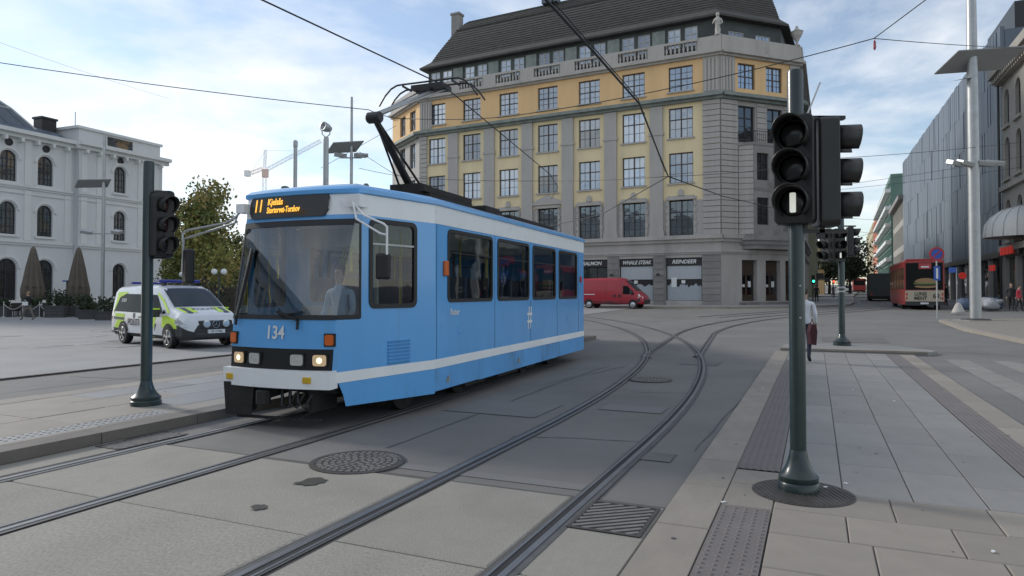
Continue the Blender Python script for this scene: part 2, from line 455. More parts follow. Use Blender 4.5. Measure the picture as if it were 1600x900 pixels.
# concrete panels that carry the tracks in the foreground
mb = MB(); uvsheet(mb, -7.3, -1.08, -3.0, 5.45, 0.003)
trackbed = structure(mb.build('track_bed', K['joint']))
cols = [(-7.30, -6.86), (-6.63, -5.38), (-5.20, -3.25), (-3.02, -1.86), (-1.68, -1.09)]
for (a, b) in cols:
    for (c, d) in ((-3.0, 0.1), (0.1, 3.80), (3.80, 5.42)):
        if a == -5.20 and d == 5.42:
            d = 5.38
        slab('concrete', 'concrete_slab', trackbed, a, b, c, d, 0.011, gap=0.008)
# asphalt side: a strip of sunlight beyond the concrete, painted as paler asphalt
mb = MB(); uvsheet(mb, -4.0, -1.85, 5.62, 5.80, 0.005, 6, 1); structure(mb.build('pale_repair_strip', K['asphalt_plain']))
mb = MB()
pts = []
random.seed(21)
for i in range(26):
    a = 2*math.pi*i/26; r = 0.09 + 0.055*random.random() + (0.06 if 3 < i < 8 else 0)
    pts.append((r*math.cos(a)*1.25, r*math.sin(a)*0.75))
mb.add([(p[0], p[1], 0) for p in pts], [tuple(range(26))])
xx, yy = uv(-4.12, 4.85)
st = mb.build('oil_stain', K['stain'], trackbed, (xx, yy, 0.0158), 0.3)
xx, yy = uv(-4.0, 4.12)
inst(st.data, 'oil_stain', trackbed, (xx, yy, 0.0158), 1.2, (0.5, 0.6, 1))

# rails
def path_track(start, arc_v, Rr, length):
    out = []
    v = -4.0
    while v < arc_v: out.append((start, v)); v += 1.0
    a = 0.0
    while a * Rr < length:
        out.append((start - Rr*(1-math.cos(a)), arc_v + Rr*math.sin(a))); a += 0.8/Rr
    return out
def spline(pts, n=8):
    out = []
    for i in range(len(pts)-1):
        p0, p1, p2, p3 = [Vector(pts[max(0, min(len(pts)-1, k))]) for k in (i-1, i, i+1, i+2)]
        for j in range(n):
            t = j/n
            out.append(0.5*((2*p1)+(-p0+p2)*t+(2*p0-5*p1+4*p2-p3)*t*t+(-p0+3*p1-3*p2+p3)*t*t*t))
    out.append(Vector(pts[-1])); return [tuple(p) for p in out]
def rail(track, path, off, groove_side, name='rail', lift=0.0):
    pts = [Vector(uv(*p)).to_3d() for p in path]
    bands = [(-0.115, -0.055, 0.0125, 2), (-0.055, -0.05, 0.014, 1), (0.10, 0.15, 0.0125, 2)]
    g = groove_side
    prof = [(-0.075, 0.013), (-0.025, 0.0135), (-0.0245, 0.019), (0.022, 0.019), (0.0225, 0.0135), (0.072, 0.0135), (0.0725, 0.018), (0.092, 0.018), (0.0925, 0.013), (0.115, 0.013)]
    mi = [2, 0, 0, 0, 1, 0, 0, 0, 2]
    vs, fs, ms = [], [], []
    for i, p in enumerate(pts):
        d = pts[min(i+1, len(pts)-1)] - pts[max(i-1, 0)]; d.normalize()
        r = Vector((d.y, -d.x, 0))
        for (a, z) in prof:
            q = p + r*(off + g*a); vs.append((q.x, q.y, gz(q.x, q.y) + z + lift))
    k = len(prof)
    m = MB()
    base = len(m.v); m.v += vs
    for i in range(len(pts)-1):
        for j in range(k-1):
            f = (i*k+j, i*k+j+1, (i+1)*k+j+1, (i+1)*k+j)
            m.f.append(f if g > 0 else tuple(reversed(f))); m.m.append(mi[j])
    return m.build(name, [K['rail'], K['groove'], K['seal']], track)
def track(name, path, lift=0.0):
    t = bpy.data.objects.new(name, None); COL.objects.link(t); structure(t)
    rail(t, path, -0.7175, 1, lift=lift); rail(t, path, 0.7175, -1, lift=lift)
    return t
P1 = path_track(-6.01, 6.0, 62.0, 60)
P2 = path_track(-2.44, 7.6, 56.0, 62)
track('tram_track', P1)
track('tram_track', P2)
P3 = [p for p in P2 if 12.0 < p[1] < 19.5] + [(-4.15, 25), (-4.5, 30), (-4.1, 36), (-2.6, 43), (0.4, 50.5), (3.6, 58), (5.6, 66), (6.6, 75), (7.0, 90), (7.4, 120), (9.0, 190)]
track('tram_track', spline(P3[::3] + P3[-11:] if False else P3, 4), lift=0.004)
P4 = [(p[0] - 3.4, p[1]) for p in [(-2.6, 43), (0.4, 50.5), (3.6, 58), (5.6, 66), (6.6, 75), (7.0, 90), (7.4, 120), (9.0, 190)]]
track('tram_track', spline(P4, 4), lift=0.002)

# manhole covers and drains
K['iron_worn'] = mat('worn_iron', (0.22, 0.205, 0.19), 0.5, 0.3, var=0.25, scale=8)
def manhole(u, v, r, label):
    x, y = uv(u, v); z = gz(x, y)
    t = thing('manhole_cover', label, 'manhole', (x, y, z + 0.004), 0.4)
    m = MB().lathe([(r, 0.0), (r, 0.013), (r*0.90, 0.013), (r*0.89, 0.009), (0.001, 0.009)], 40)
    m.build('rim', K['iron'], t)
    m = MB()
    rr = r*0.12
    while rr < r*0.86:
        n = max(5, int(2*math.pi*rr/(r*0.15)))
        for i in range(n):
            a = 2*math.pi*(i+0.5*(int(rr*100) % 2))/n
            m.T = TR(rr*math.cos(a), rr*math.sin(a), 0.009, a)
            m.box(-r*0.045, r*0.045, -r*0.05, r*0.05, 0, 0.007)
        rr += r*0.135
    stuff(m.build('raised_pattern', K['iron_worn'], t))
    return t
manhole(-4.19, 5.63, 0.47, 'large round iron manhole cover beside the front of the tram')
manhole(-2.95, 13.2, 0.42, 'round manhole cover between the rails of the curving track')
def drain(u0, u1, v0, v1, label, diag, z0=0.012):
    x, y = uv((u0+u1)/2, (v0+v1)/2)
    t = thing('drain_grate', label, 'drain', (x, y, gz(x, y) + z0), STREET)
    w, l = (u1-u0)/2, (v1-v0)/2
    MB().box(-w, w, -l, l, 0, 0.003).build('pit', K['groove'], t)
    m = MB()
    m.box(-w, w, -l, -l+0.03, 0.003, 0.007).box(-w, w, l-0.03, l, 0.003, 0.007).box(-w, -w+0.03, -l+0.03, l-0.03, 0.003, 0.007).box(w-0.03, w, -l+0.03, l-0.03, 0.003, 0.007)
    m.build('frame', K['iron'], t)
    step = 0.085; k = -l - w
    me = None
    while k < l + w:
        # diagonal bar clipped to the frame
        pts = []
        for s in (-w+0.03, w-0.03):
            yv = k + diag * s
            pts.append([s, yv])
        (xa, ya), (xb, yb) = pts
        def cl(x1, y1, x2, y2):
            lo, hi = -l+0.03, l-0.03
            if y1 > y2: x1, y1, x2, y2 = x2, y2, x1, y1
            if y2 <= lo or y1 >= hi: return None
            if y1 < lo: x1 += (x2-x1)*(lo-y1)/(y2-y1); y1 = lo
            if y2 > hi: x2 = x1 + (x2-x1)*(hi-y1)/(y2-y1); y2 = hi
            return x1, y1, x2, y2
        c = cl(xa, ya, xb, yb)
        if c and math.hypot(c[2]-c[0], c[3]-c[1]) > 0.05:
            MB().bar((c[0], c[1], 0.005), (c[2], c[3], 0.005), 0.034, 0.003).build('grate_bar', K['iron_worn'], t)
        k += step
    return t
drain(-1.66, -1.12, 4.68, 5.36, 'square drain grate set against the kerb of the near pavement', 0.8)
drain(-7.22, -6.84, 5.0, 5.9, 'narrow drain grate between the platform kerb and the nearest rail', 0.9)

# ---- near pavement (island) on the signal side
TOPR = 0.034
mb = MB(); uvsheet(mb, -1.08, 2.37, -4, 21.0, 0.018, 4, 20)
pave = structure(mb.build('pavement', K['joint']))
v = -3.0
random.seed(5)
while v < 21.0:
    l = random.uniform(0.95, 1.25); l = min(l, 21.0 - v)
    slab('kerb', 'kerb_stone', pave, -1.08, -0.70, v, v+l, TOPR)
    v += l
v = 6.3
while v < 21.0:
    l = random.uniform(0.9, 1.3); l = min(l, 21.0-v)
    slab('granite_warm', 'kerb_stone', pave, 2.02, 2.37, v, v+l, TOPR)
    v += l
for (a, b) in ((-0.32, 0.19), (0.19, 0.70), (0.70, 1.21), (1.21, 1.70)):
    v = 6.3 - (0 if a < 0 else random.uniform(0, 0.0))
    first = True
    while v < 20.98:
        l = random.uniform(0.75, 1.55)
        if first: l *= random.uniform(0.4, 1.0); first = False
        if 21.0 - v - l < 0.4: l = 21.0 - v
        slab('slab_blue', 'paving_slab', pave, a, b, v, v+l, TOPR)
        v += l
slab('slab_blue', 'paving_slab', pave, -0.70, -0.32, 18.2, 21.0, TOPR)
slab('granite_warm', 'paving_slab', pave, -0.70, -0.32, 5.62, 6.3, TOPR)
slab('granite_warm', 'paving_slab', pave, -0.70, -0.32, 6.3, 6.8, TOPR)
rows = [(-2.6, -1.6), (-1.6, -0.7), (-0.7, 0.2), (0.2, 1.0), (1.0, 1.8), (1.8, 2.5), (2.5, 3.15), (3.15, 3.8), (3.8, 4.45), (4.45, 5.1), (5.1, 5.68), (5.68, 6.3)]
for (c, d) in rows:
    u = -0.32
    first = True
    while u < 2.36:
        w = random.uniform(0.55, 0.95)
        if first: w *= random.uniform(0.6, 1.0); first = False
        if 2.37 - u - w < 0.3: w = 2.37 - u
        slab('granite_warm', 'paving_slab', pave, u, u+w, c, d, TOPR)
        u += w
# continuing granite to the side near the viewer
mb = MB(); uvsheet(mb, 2.37, 9.0, -4, 6.3, 0.018, 4, 6)
pave2 = structure(mb.build('pavement', K['joint']))
for (c, d) in rows[4:]:
    u = 2.37
    while u < 6.0:
        w = random.uniform(0.6, 0.95); slab('granite_warm', 'paving_slab', pave2, u, u+w, c, d, TOPR); u += w
# tactile plates
def tactile_dots(u0, u1, v0, v1, kind, label_top, pr=0.075, r=0.016):
    m = MB(); uvsheet(m, u0+.006, u1-.006, v0+.006, v1-.006, label_top, 1, 2)
    j = v0 + pr*0.6
    while j < v1 - 0.03:
        i = u0 + pr*0.55
        while i < u1 - 0.02:
            x, y = uv(i, j)
            m.lathe([(r, 0), (r*0.75, 0.007), (0.001, 0.008)], 6, (x, y, gz(x, y)+label_top))
            i += pr
        j += pr
    return m
m = tactile_dots(-0.70, -0.32, 1.0, 5.6, 'tactile', TOPR+0.002)
stuff(m.build('tactile_studs', K['tactile'], pave))
def tactile_ribs(parent, u0, u1, v0, v1, top, mt, n=6):
    m = MB(); uvsheet(m, u0, u1, v0, v1, top, 1, 12); m.build('tactile_strip', mt, parent)
    for i in range(n):
        a = u0 + (u1-u0)*(i+0.28)/n; b = u0 + (u1-u0)*(i+0.72)/n
        m = MB(); uvsheet(m, a, b, v0, v1, top+0.006, 1, 12)
        e = (u1-u0)/n*0.14
        for (p, q) in ((a, -e), (b, e)):
            vs, fs = [], []
            for j in range(13):
                vv = v0+(v1-v0)*j/12
                x, y = uv(p, vv); vs.append((x, y, gz(x, y)+top+0.006)); x, y = uv(p+q, vv); vs.append((x, y, gz(x, y)+top))
            fs = [(2*j, 2*j+1, 2*j+3, 2*j+2) if q > 0 else (2*j+1, 2*j, 2*j+2, 2*j+3) for j in range(12)]
            m.add(vs, fs)
        m.build('rib', mt, parent)
tactile_ribs(pave, -0.70, -0.32, 6.82, 18.2, TOPR+0.001, K['tactile'])
tactile_ribs(pave, 1.70, 2.02, 6.3, 21.0, TOPR+0.001, K['tactile'])
K['zebra'] = mat('crossing_stone', (0.235, 0.225, 0.205), 0.8, var=0.2, scale=2.5, fine=0.2, bscale=60, dirt=((0.16, 0.158, 0.15), 2.0, 0.5, 0.25))
# zebra crossing beside the pavement
for i in range(6):
    m = MB(); a = 2.95 + i*1.0
    uvsheet(m, a, a+0.5, 8.0 if i < 1 else 7.0, 20.3, 0.005, 1, 14)
    z = structure(m.build('zebra_stripe', K['zebra']))
# round iron plate under the near signal pole
POLE_R = (2.42, 5.80)

# raised island behind, with the second signal
mb = MB()
isl = [uv(-0.95, 21.0), uv(2.7, 21.0), uv(3.0, 21.8), uv(2.4, 23.0), uv(0.3, 23.6), uv(-0.9, 22.6)]
mb.prism([(p[0], p[1]) for p in isl], 0.0, 0.10 + gz(*isl[1]))
island = structure(mb.build('traffic_island', K['slab_blue'], bevel=0.02))
for (a, b) in ((-0.95, 0.2), (0.2, 1.4), (1.4, 2.7)):
    slab('kerb', 'kerb_stone', island, a, b, 20.98, 21.28, 0.125)

# ---- platform on the far side of the tram track
TOPL = 0.13
mb = MB()
for (u0, u1, v0, v1) in ((-10.9, -7.36, -4.0, 24.0),):
    uvsheet(mb, u0, u1, v0, v1, TOPL-0.012, 4, 20)
    a, b = uv(u1, v0), uv(u1, v1); mb.quad((a[0], a[1], 0), (b[0], b[1], 0), (b[0], b[1], TOPL-.012), (a[0], a[1], TOPL-.012))
plat = structure(mb.build('tram_platform', K['joint']))
UNIT[('kerb_dark', 'kerb_stone')] = MB().box(-.5, .5, -.5, .5, -0.125, 0).mesh('kerb_stone', K['kerb_dark'])
v = -3.6
while v < 24:
    l = random.choice((1.15, 1.25, 1.3)); l = min(l, 24.0 - v)
    if l < .1: break
    o = slab('kerb_dark', 'kerb_stone', plat, -7.66, -7.32, v, v+l, TOPL, gap=0.005)
    v += l
u = -7.66
for w in (0.45, 0.8, 0.8, 0.75, 0.45):
    v = -3.5 + random.random()*0.5
    while v < 23.6:
        l = random.uniform(0.8, 1.4); l = min(l, 24.0-v)
        kind = 'granite_warm' if (v < 6.5 or w == 0.45) else 'slab_blue'  # near stones warm, farther ones grey: the sun edge painted by stone colour
        slab('plaza' if kind == 'slab_blue' else 'kerb', 'paving_slab', plat, u-w, u, v, v+l, TOPL)
        v += l
    u -= w
m = tactile_dots(-8.05, -7.72, 4.2, 6.4, 'tactile_pale', TOPL+0.002, 0.09, 0.022); stuff(m.build('tactile_studs', K['tactile_pale'], plat))
m = tactile_dots(-8.05, -7.72, 7.9, 9.2, 'tactile_pale', TOPL+0.002, 0.09, 0.022); stuff(m.build('tactile_studs', K['tactile_pale'], plat))
# pale edge strip of the platform towards the plaza
m = MB(); uvsheet(m, -11.2, -10.9, 6.5, 24.0, 0.03, 1, 12); structure(m.build('platform_edge_strip', K['paint']))

# ---- plaza in front of the station hall
mb = MB(); uvsheet(mb, -70, -14.5, -20, 70, 0.02, 10, 12)
m2 = [uv(-14.5, -20), uv(-14.5, 70)]
plaza = structure(mb.build('plaza', K['plaza']))
m = MB(); uvsheet(m, -14.5, -14.36, -3, 40, 0.035, 1, 20); structure(m.build('plaza_edge_drain', K['joint']))
random.seed(33)
for i in range(46):
    # paler and darker paving strips that can be told apart on the plaza
    u0 = random.uniform(-32, -15.2); v0 = random.uniform(1, 22)
    w, l = random.uniform(0.5, 1.1), random.uniform(0.9, 2.6)
    slab('tactile_pale' if i % 3 == 0 else 'plaza', 'paving_slab', plaza, u0, u0+w, v0, v0+l, 0.026 + (i % 7)*0.0012, jit=0)

# ---- pavement along the yellow corner building and along the opposite houses
def strip(name, mt, poly_near, poly_far, top, n=20):
    """ribbon between two polylines of equal length, with a kerb face on the near side"""
    m = MB()
    k = len(poly_near)
    vs = []
    for a, b in zip(poly_near, poly_far):
        vs += [(a[0], a[1], gz(*a) - 0.02), (a[0], a[1], gz(*a) + top), (b[0], b[1], gz(*b) + top)]
    fs = []
    for i in range(k-1):
        fs += [(3*i, 3*i+3, 3*i+4, 3*i+1), (3*i+1, 3*i+4, 3*i+5, 3*i+2)]
    m.add(vs, fs)
    return structure(m.build(name, mt))
def resample(pts, n):
    out = []
    for i in range(len(pts)-1):
        for j in range(n):
            t = j/n; out.append((pts[i][0]*(1-t)+pts[i+1][0]*t, pts[i][1]*(1-t)+pts[i+1][1]*t))
    out.append(pts[-1]); return out
CORNER = (19.0, 62.0)
def bl(x, y): return (CORNER[0] + x*.884 + y*.468, CORNER[1] - x*.468 + y*.884)     # building-local -> world
near_p = resample([bl(-46, -4.5), bl(-36, -4.6), bl(-18, -4.6), bl(1.5, -4.6), bl(6.5, -2.0), bl(10.2, 3.5), bl(10.4, 12), bl(9.5, 45), bl(9, 110)], 6)
far_p = resample([bl(-46, 1.5), bl(-36, 1.5), bl(-18, 1.5), bl(0.0, 1.5), bl(4.0, 6.5), bl(4.5, 9), bl(4.5, 12), bl(3, 45), bl(2, 110)], 6)
strip('pavement', K['plaza'], near_p, far_p, 0.14)
m = MB()
for a, b in zip(near_p[:-1], near_p[1:]):
    m.bar((a[0], a[1], gz(*a)+0.075), (b[0], b[1], gz(*b)+0.075), 0.28, 0.15)
structure(m.build('kerb', K['kerb']))
# opposite pavement (lamp post side)
near_q = resample([uv(9.0, 6.3), uv(7.0, 14), uv(6.4, 24), uv(5.6, 33), uv(5.8, 40.3), uv(8.0, 42.2), uv(13.4, 44.0), uv(15.0, 52), uv(15.2, 70), uv(15.2, 130), uv(17, 200)], 6)
far_q = resample([uv(40, 6.3), uv(40, 14), uv(40, 24), uv(40, 33), uv(40, 40.3), uv(36, 42.2), uv(30, 44), uv(26, 52), uv(24, 70), uv(24, 130), uv(26, 200)], 6)
strip('pavement', K['granite_warm'], list(reversed(near_q)), list(reversed(far_q)), 0.10)
m = MB()
for a, b in zip(near_q[:-1], near_q[1:]):
    m.bar((a[0], a[1], gz(*a)+0.058), (b[0], b[1], gz(*b)+0.058), 0.3, 0.116)
structure(m.build('kerb', K['kerb']))

# repair patches and tar seams in the asphalt
K['patch_dark'] = mat('asphalt_patch_dark', (0.138, 0.135, 0.13), 0.85, var=0.2, scale=2.0, bump=0.3, bscale=80, fine=0.16)
def patch(u0, u1, v0, v1, mt, rim=0.012):
    m = MB(); uvsheet(m, u0-rim, u1+rim, v0-rim, v1+rim, 0.0045, 1, 2); p = structure(m.build('asphalt_patch', K['seal']))
    m = MB(); uvsheet(m, u0, u1, v0, v1, 0.0075, 1, 2); m.build('patch_surface', mt, p)
patch(-2.95, -2.1, 16.4, 17.3, K['patch_dark']); patch(-1.72, -1.35, 6.9, 7.25, K['patch_dark']); patch(-4.9, -3.5, 8.6, 9.7, K['asphalt_plain']); patch(0.2, 2.2, 25.5, 28, K['patch_dark']); patch(-2.9, -2.0, 9.6, 10.1, K['asphalt_plain'])
random.seed(77)
def seam(pts, w=0.014):
    m = MB(); vs = []
    for i, p in enumerate(pts):
        a = Vector(pts[max(0, i-1)]); b = Vector(pts[min(len(pts)-1, i+1)]); d = (b-a).normalized(); n = Vector((d.y, -d.x))*w*random.uniform(.4, 1.0)
        for s in (-1, 1):
            x, y = uv(p[0]+n.x*s, p[1]+n.y*s); vs.append((x, y, gz(x, y)+0.0052))
    m.add(vs, [(2*i+1, 2*i, 2*i+2, 2*i+3) for i in range(len(pts)-1)])
    structure(m.build('tar_seam', K['seal']))
def walk(u, v, du, dv, n, j):
    out = [(u, v)]
    for i in range(n): u += du+random.uniform(-j, j); v += dv+random.uniform(-j, j)*.5; out.append((u, v))
    return out
seam(walk(-4.3, 6.3, .0, .35, 26, .02)); seam(walk(-3.3, 7.4, .13, .03, 12, .03)); seam(walk(-1.2, 7.5, .01, .4, 24, .02)); seam(walk(-2.9, 11.5, .12, .03, 9, .03)); seam(walk(-4.6, 12, .05, .3, 12, .05)); seam(walk(3, 24, .3, .2, 14, .1)); seam(walk(-12.5, 6, .02, .5, 24, .05)); seam(walk(-13.8, 9, .25, .05, 10, .05))
# chewing gum spots and litter on the paving
gum = MB()
for i in range(90):
    u, v = (random.uniform(-.9, 2.3), random.uniform(2.5, 15)) if i % 3 else (random.uniform(-10.5, -7.8), random.uniform(4, 12))
    x, y = uv(u, v); r = random.uniform(.008, .02)
    gum.lathe([(r, 0), (r*.6, .0015), (.0005, .002)], 7, (x, y, (TOPR if u > -3 else TOPL)+.003))
stuff(gum.build('gum_spots', K['seal'], pave))
for i in range(9):
    u, v = random.uniform(-1.0, 2.2), random.uniform(3.5, 14); x, y = uv(u, v)
    MB().box(-.018, .018, -.01, .01, 0, .006).build('paper_scrap', K['white'], pave, (x, y, TOPR+.004), random.uniform(0, 3))
# ------------------------------------------------------------------ buildings
def wall_holes(m, x0, x1, z0, z1, holes, depth=0.3, mi=0, mrev=None, y=0.0):
    """wall in the x-z plane facing -y with rectangular openings and their reveals"""
    xs = sorted({x0, x1} | {min(max(h[0], x0), x1) for h in holes} | {min(max(h[1], x0), x1) for h in holes})
    zs = sorted({z0, z1} | {min(max(h[2], z0), z1) for h in holes} | {min(max(h[3], z0), z1) for h in holes})
    for i in range(len(xs)-1):
        for j in range(len(zs)-1):
            cx, cz = (xs[i]+xs[i+1])/2, (zs[j]+zs[j+1])/2
            if any(h[0] < cx < h[1] and h[2] < cz < h[3] for h in holes): continue
            m.quad((xs[i], y, zs[j]), (xs[i+1], y, zs[j]), (xs[i+1], y, zs[j+1]), (xs[i], y, zs[j+1]), mi)
    r = mi if mrev is None else mrev
    for (a, b, c, d) in holes:
        a, b, c, d = max(a, x0), min(b, x1), max(c, z0), min(d, z1)
        e = y + depth
        m.quad((a, y, c), (a, y, d), (a, e, d), (a, e, c), r); m.quad((b, y, d), (b, y, c), (b, e, c), (b, e, d), r)
        m.quad((a, y, d), (b, y, d), (b, e, d), (a, e, d), r); m.quad((b, y, c), (a, y, c), (a, e, c), (b, e, c), r)
    return m
def window_meshes(w, h, cols, rows, mt_frame, mt_pane, fw=0.09, mw=0.11, bw=0.035, trans=0.62, tilt=0.008, blind=0.0):
    """frame with a central mullion, a transom and glazing bars; panes slightly out of true"""
    m = MB()
    m.box(-w/2, w/2, 0, .09, 0, fw).box(-w/2, w/2, 0, .09, h-fw, h).box(-w/2, -w/2+fw, 0, .09, fw, h-fw).box(w/2-fw, w/2, 0, .09, fw, h-fw)
    m.box(-mw/2, mw/2, -0.01, .085, fw, h-fw)
    zt = h*trans
    m.box(-w/2+fw, -mw/2, -0.005, .085, zt-mw*.4, zt+mw*.4).box(mw/2, w/2-fw, -0.005, .085, zt-mw*.4, zt+mw*.4)
    p = MB()
    half = w/2-fw-mw/2
    for sx in (0, 1):
        xa = -w/2+fw if sx == 0 else mw/2
        for (za, zb, r) in ((fw, zt-mw*.4, rows), (zt+mw*.4, h-fw, max(1, int(rows*(1-trans)/trans+.4)))):
            for i in range(1, cols):
                m.box(xa+half*i/cols-bw/2, xa+half*i/cols+bw/2, 0.02, .07, za, zb)
            for j in range(1, r):
                zc_ = za+(zb-za)*j/r
                m.box(xa, xa+half, 0.022, .068, zc_-bw/2, zc_+bw/2)
            for i in range(cols):
                for j in range(r):
                    a0, a1 = xa+half*i/cols, xa+half*(i+1)/cols; b0, b1 = za+(zb-za)*j/r, za+(zb-za)*(j+1)/r
                    d = [random.uniform(-tilt, tilt)*0.5 for _ in range(2)]
                    p.add([(a0, .05-d[0], b0), (a1, .05+d[0], b0), (a1, .05+d[0]+d[1], b1), (a0, .05-d[0]+d[1], b1)], [(0, 1, 2, 3)], 1 if (b0+b1)/2 > h*(1-blind) else 0)
    return m.mesh('window', mt_frame), p.mesh('pane', [mt_pane, K['pane_blind']])
def put_window(pair, parent, loc, rz=0.0, scale=None, sill=None):
    o = inst(pair[0], 'window', parent, loc, rz, scale)
    inst(pair[1], 'pane', o)
    if sill: inst(sill, 'sill', o)
    return o
K['stone'] = mat('grey_stone', (0.43, 0.408, 0.38), 0.85, var=0.14, scale=0.8, bump=0.2, bscale=20, fine=0.08, stretch=(1, 1, .22), dirt=((0.22, 0.215, 0.21), 0.55, 0.55, 0.3))
K['stone_dk'] = mat('grey_stone_soiled', (0.26, 0.25, 0.24), 0.85, var=0.2, scale=0.8, bump=0.2, bscale=20, objr=0.12, dirt=((0.12, 0.115, 0.11), 0.5, 0.5, 0.3))
K['yellow'] = mat('ochre_render', (0.78, 0.65, 0.41), 0.9, var=0.08, scale=0.7, fine=0.04, stretch=(1, 1, .2), dirt=((0.5, 0.43, 0.30), 0.6, 0.58, 0.3))
K['orange_r'] = mat('orange_render', (0.78, 0.52, 0.27), 0.9, var=0.09, scale=0.7, fine=0.04, stretch=(1, 1, .2), dirt=((0.58, 0.39, 0.22), 0.6, 0.6, 0.25))
K['rooftile'] = mat('roof_tiles', (0.055, 0.053, 0.048), 0.75, var=0.25, scale=1.5, bump=0.6, bscale=9)
K['copper'] = mat('green_copper', (0.22, 0.25, 0.23), 0.7, var=0.3, scale=1.5)
K['coppdark'] = mat('dark_copper', (0.05, 0.06, 0.062), 0.6, var=0.35, scale=0.7, dirt=((0.075, 0.11, 0.10), 0.5, 0.55, 0.2))
K['wframe'] = mat('window_frame_brown', (0.075, 0.06, 0.05), 0.6, var=0.1)
K['wframew'] = mat('window_frame_white', (0.5, 0.5, 0.48), 0.6, var=0.1)
K['wframed'] = mat('window_frame_dark', (0.03, 0.03, 0.035), 0.5, var=0.1)
K['pane_sky'] = pane_mat('pane_bright', (0.13, 0.15, 0.18), 0.27, (0.78, 0.88, 1.0))
K['pane_blind'] = pane_mat('pane_blind', (0.26, 0.27, 0.28), 0.2, (0.8, 0.9, 1.0))
K['pane_mid'] = pane_mat('pane_mid', (0.04, 0.045, 0.05), 0.16)
K['pane_dark'] = pane_mat('pane_dark', (0.02, 0.022, 0.024), 0.06)
K['shop_dark'] = mat('shop_black', (0.02, 0.02, 0.021), 0.4, var=0.1)
K['frost'] = mat('frosted_film', (0.36, 0.40, 0.43), 0.35, var=0.05)
K['frost2'] = mat('frosted_film_light', (0.44, 0.47, 0.50), 0.35, var=0.05)
K['paper'] = mat('paper_notice', (0.72, 0.73, 0.73), 0.7, var=0)
K['letter'] = mat('letter_white', (0.75, 0.75, 0.75), 0.5, var=0)
K['door'] = mat('brown_door', (0.06, 0.042, 0.03), 0.5, var=0.2)
K['whitewall'] = mat('white_plaster', (0.62, 0.63, 0.63), 0.85, var=0.06, scale=0.5, fine=0.03, stretch=(1, 1, .2), dirt=((0.47, 0.48, 0.48), 0.6, 0.57, 0.3))
K['whitetrim'] = mat('white_trim', (0.66, 0.67, 0.66), 0.8, var=0.05, scale=0.5)
K['slate'] = mat('slate_roof', (0.10, 0.125, 0.16), 0.5, var=0.2, scale=1.2, bump=0.3, bscale=10)
K['panel'] = mat('zinc_panel', (0.135, 0.162, 0.20), 0.5, 0.25, var=0.12, scale=0.4, objr=0.08, stretch=(1, 1, .25))
K['beige'] = mat('beige_stone', (0.33, 0.315, 0.28), 0.85, var=0.14, scale=0.7, bump=0.2, bscale=15)
K['awning'] = mat('white_awning', (0.62, 0.62, 0.60), 0.7, var=0.05)
K['redsign'] = mat('red_sign', (0.5, 0.03, 0.025), 0.5, var=0, emit=(0.9, 0.06, 0.04, 0.12))

# ---------------- yellow corner building
BZ = 0.35
bld = thing('corner_building', 'large ochre and grey stone corner building with steep dark roof', 'building', (CORNER[0], CORNER[1], 0), math.atan2(-.468, .884))
LEN = 33.35
bays = [-(3.6 + 4.58*i) for i in range(7)]
CH = math.atan2(.744, .668); CHL = 9.17          # chamfer on the viewer's right
LH = math.atan2(-.53, .85)                        # chamfer at the far end (wall runs towards the corner)
LCX, LCY = -LEN - .85*9, .53*9
fac = [(0.0, -LEN, 0.0, 0.0, LEN)]
rowsA = [(7.05, 10.35), (11.95, 14.8), (16.2, 19.05), (20.6, 22.95)]
WW = 2.26
# walls of the main face
holes_all = []
for b in bays:
    for (a, c) in rowsA: holes_all.append((b-WW/2, b+WW/2, a, c))
shop = [(b-1.7+.2, b+1.7+.2, 0.95, 4.95) for b in bays]
m = MB()
wall_holes(m, -LEN, 0, 0, 6.5, shop, 0.5, 0)
wall_holes(m, -LEN, 0, 6.5, 10.3, [h for h in holes_all if h[2] < 8], 0.35, 0)
m.build('wall', K['stone'], bld)
m = MB()
hh = [(h[0], h[1], max(h[2], 10.3), h[3]) for h in holes_all if 10.3 < h[3] < 19.4]
wall_holes(m, -LEN, 0, 10.3, 19.4, hh, 0.3, 0); m.build('wall', K['yellow'], bld)
m = MB(); wall_holes(m, -LEN, 0, 19.4, 23.4, [h for h in holes_all if h[2] > 19], 0.3, 0); m.build('wall', K['orange_r'], bld)
# windows
W_hi = window_meshes(WW, 2.35, 2, 2, K['wframe'], K['pane_sky'], trans=0.5)
W_mid = window_meshes(WW, 2.85, 2, 2, K['wframe'], K['pane_sky'], trans=0.62)
W_mid2 = window_meshes(WW, 2.85, 2, 2, K['wframe'], K['pane_sky'], trans=0.62, blind=.4)
W_mid3 = window_meshes(WW, 2.85, 2, 2, K['wframe'], K['pane_mid'], trans=0.62, blind=.25)
W_hi2 = window_meshes(WW, 2.35, 2, 2, K['wframe'], K['pane_sky'], trans=0.5, blind=.3)
W_low = window_meshes(WW, 3.3, 2, 3, K['wframed'], K['pane_mid'], trans=0.66)
silm = MB().box(-WW/2-.15, WW/2+.15, -.36, .0, -.14, 0).mesh('sill', K['stone'])
for k, b in enumerate(bays):
    put_window(W_low, bld, (b, 0.25, 7.05))
    put_window((W_mid, W_mid2, W_mid, W_mid3, W_mid, W_mid2, W_mid)[k], bld, (b, 0.2, 11.95), sill=silm)
    put_window((W_mid, W_mid, W_mid3, W_mid, W_mid2, W_mid, W_mid)[k], bld, (b, 0.2, 16.2), sill=silm)
    put_window((W_hi, W_hi2, W_hi, W_hi, W_hi2, W_hi, W_hi)[k], bld, (b, 0.2, 20.6), sill=silm)
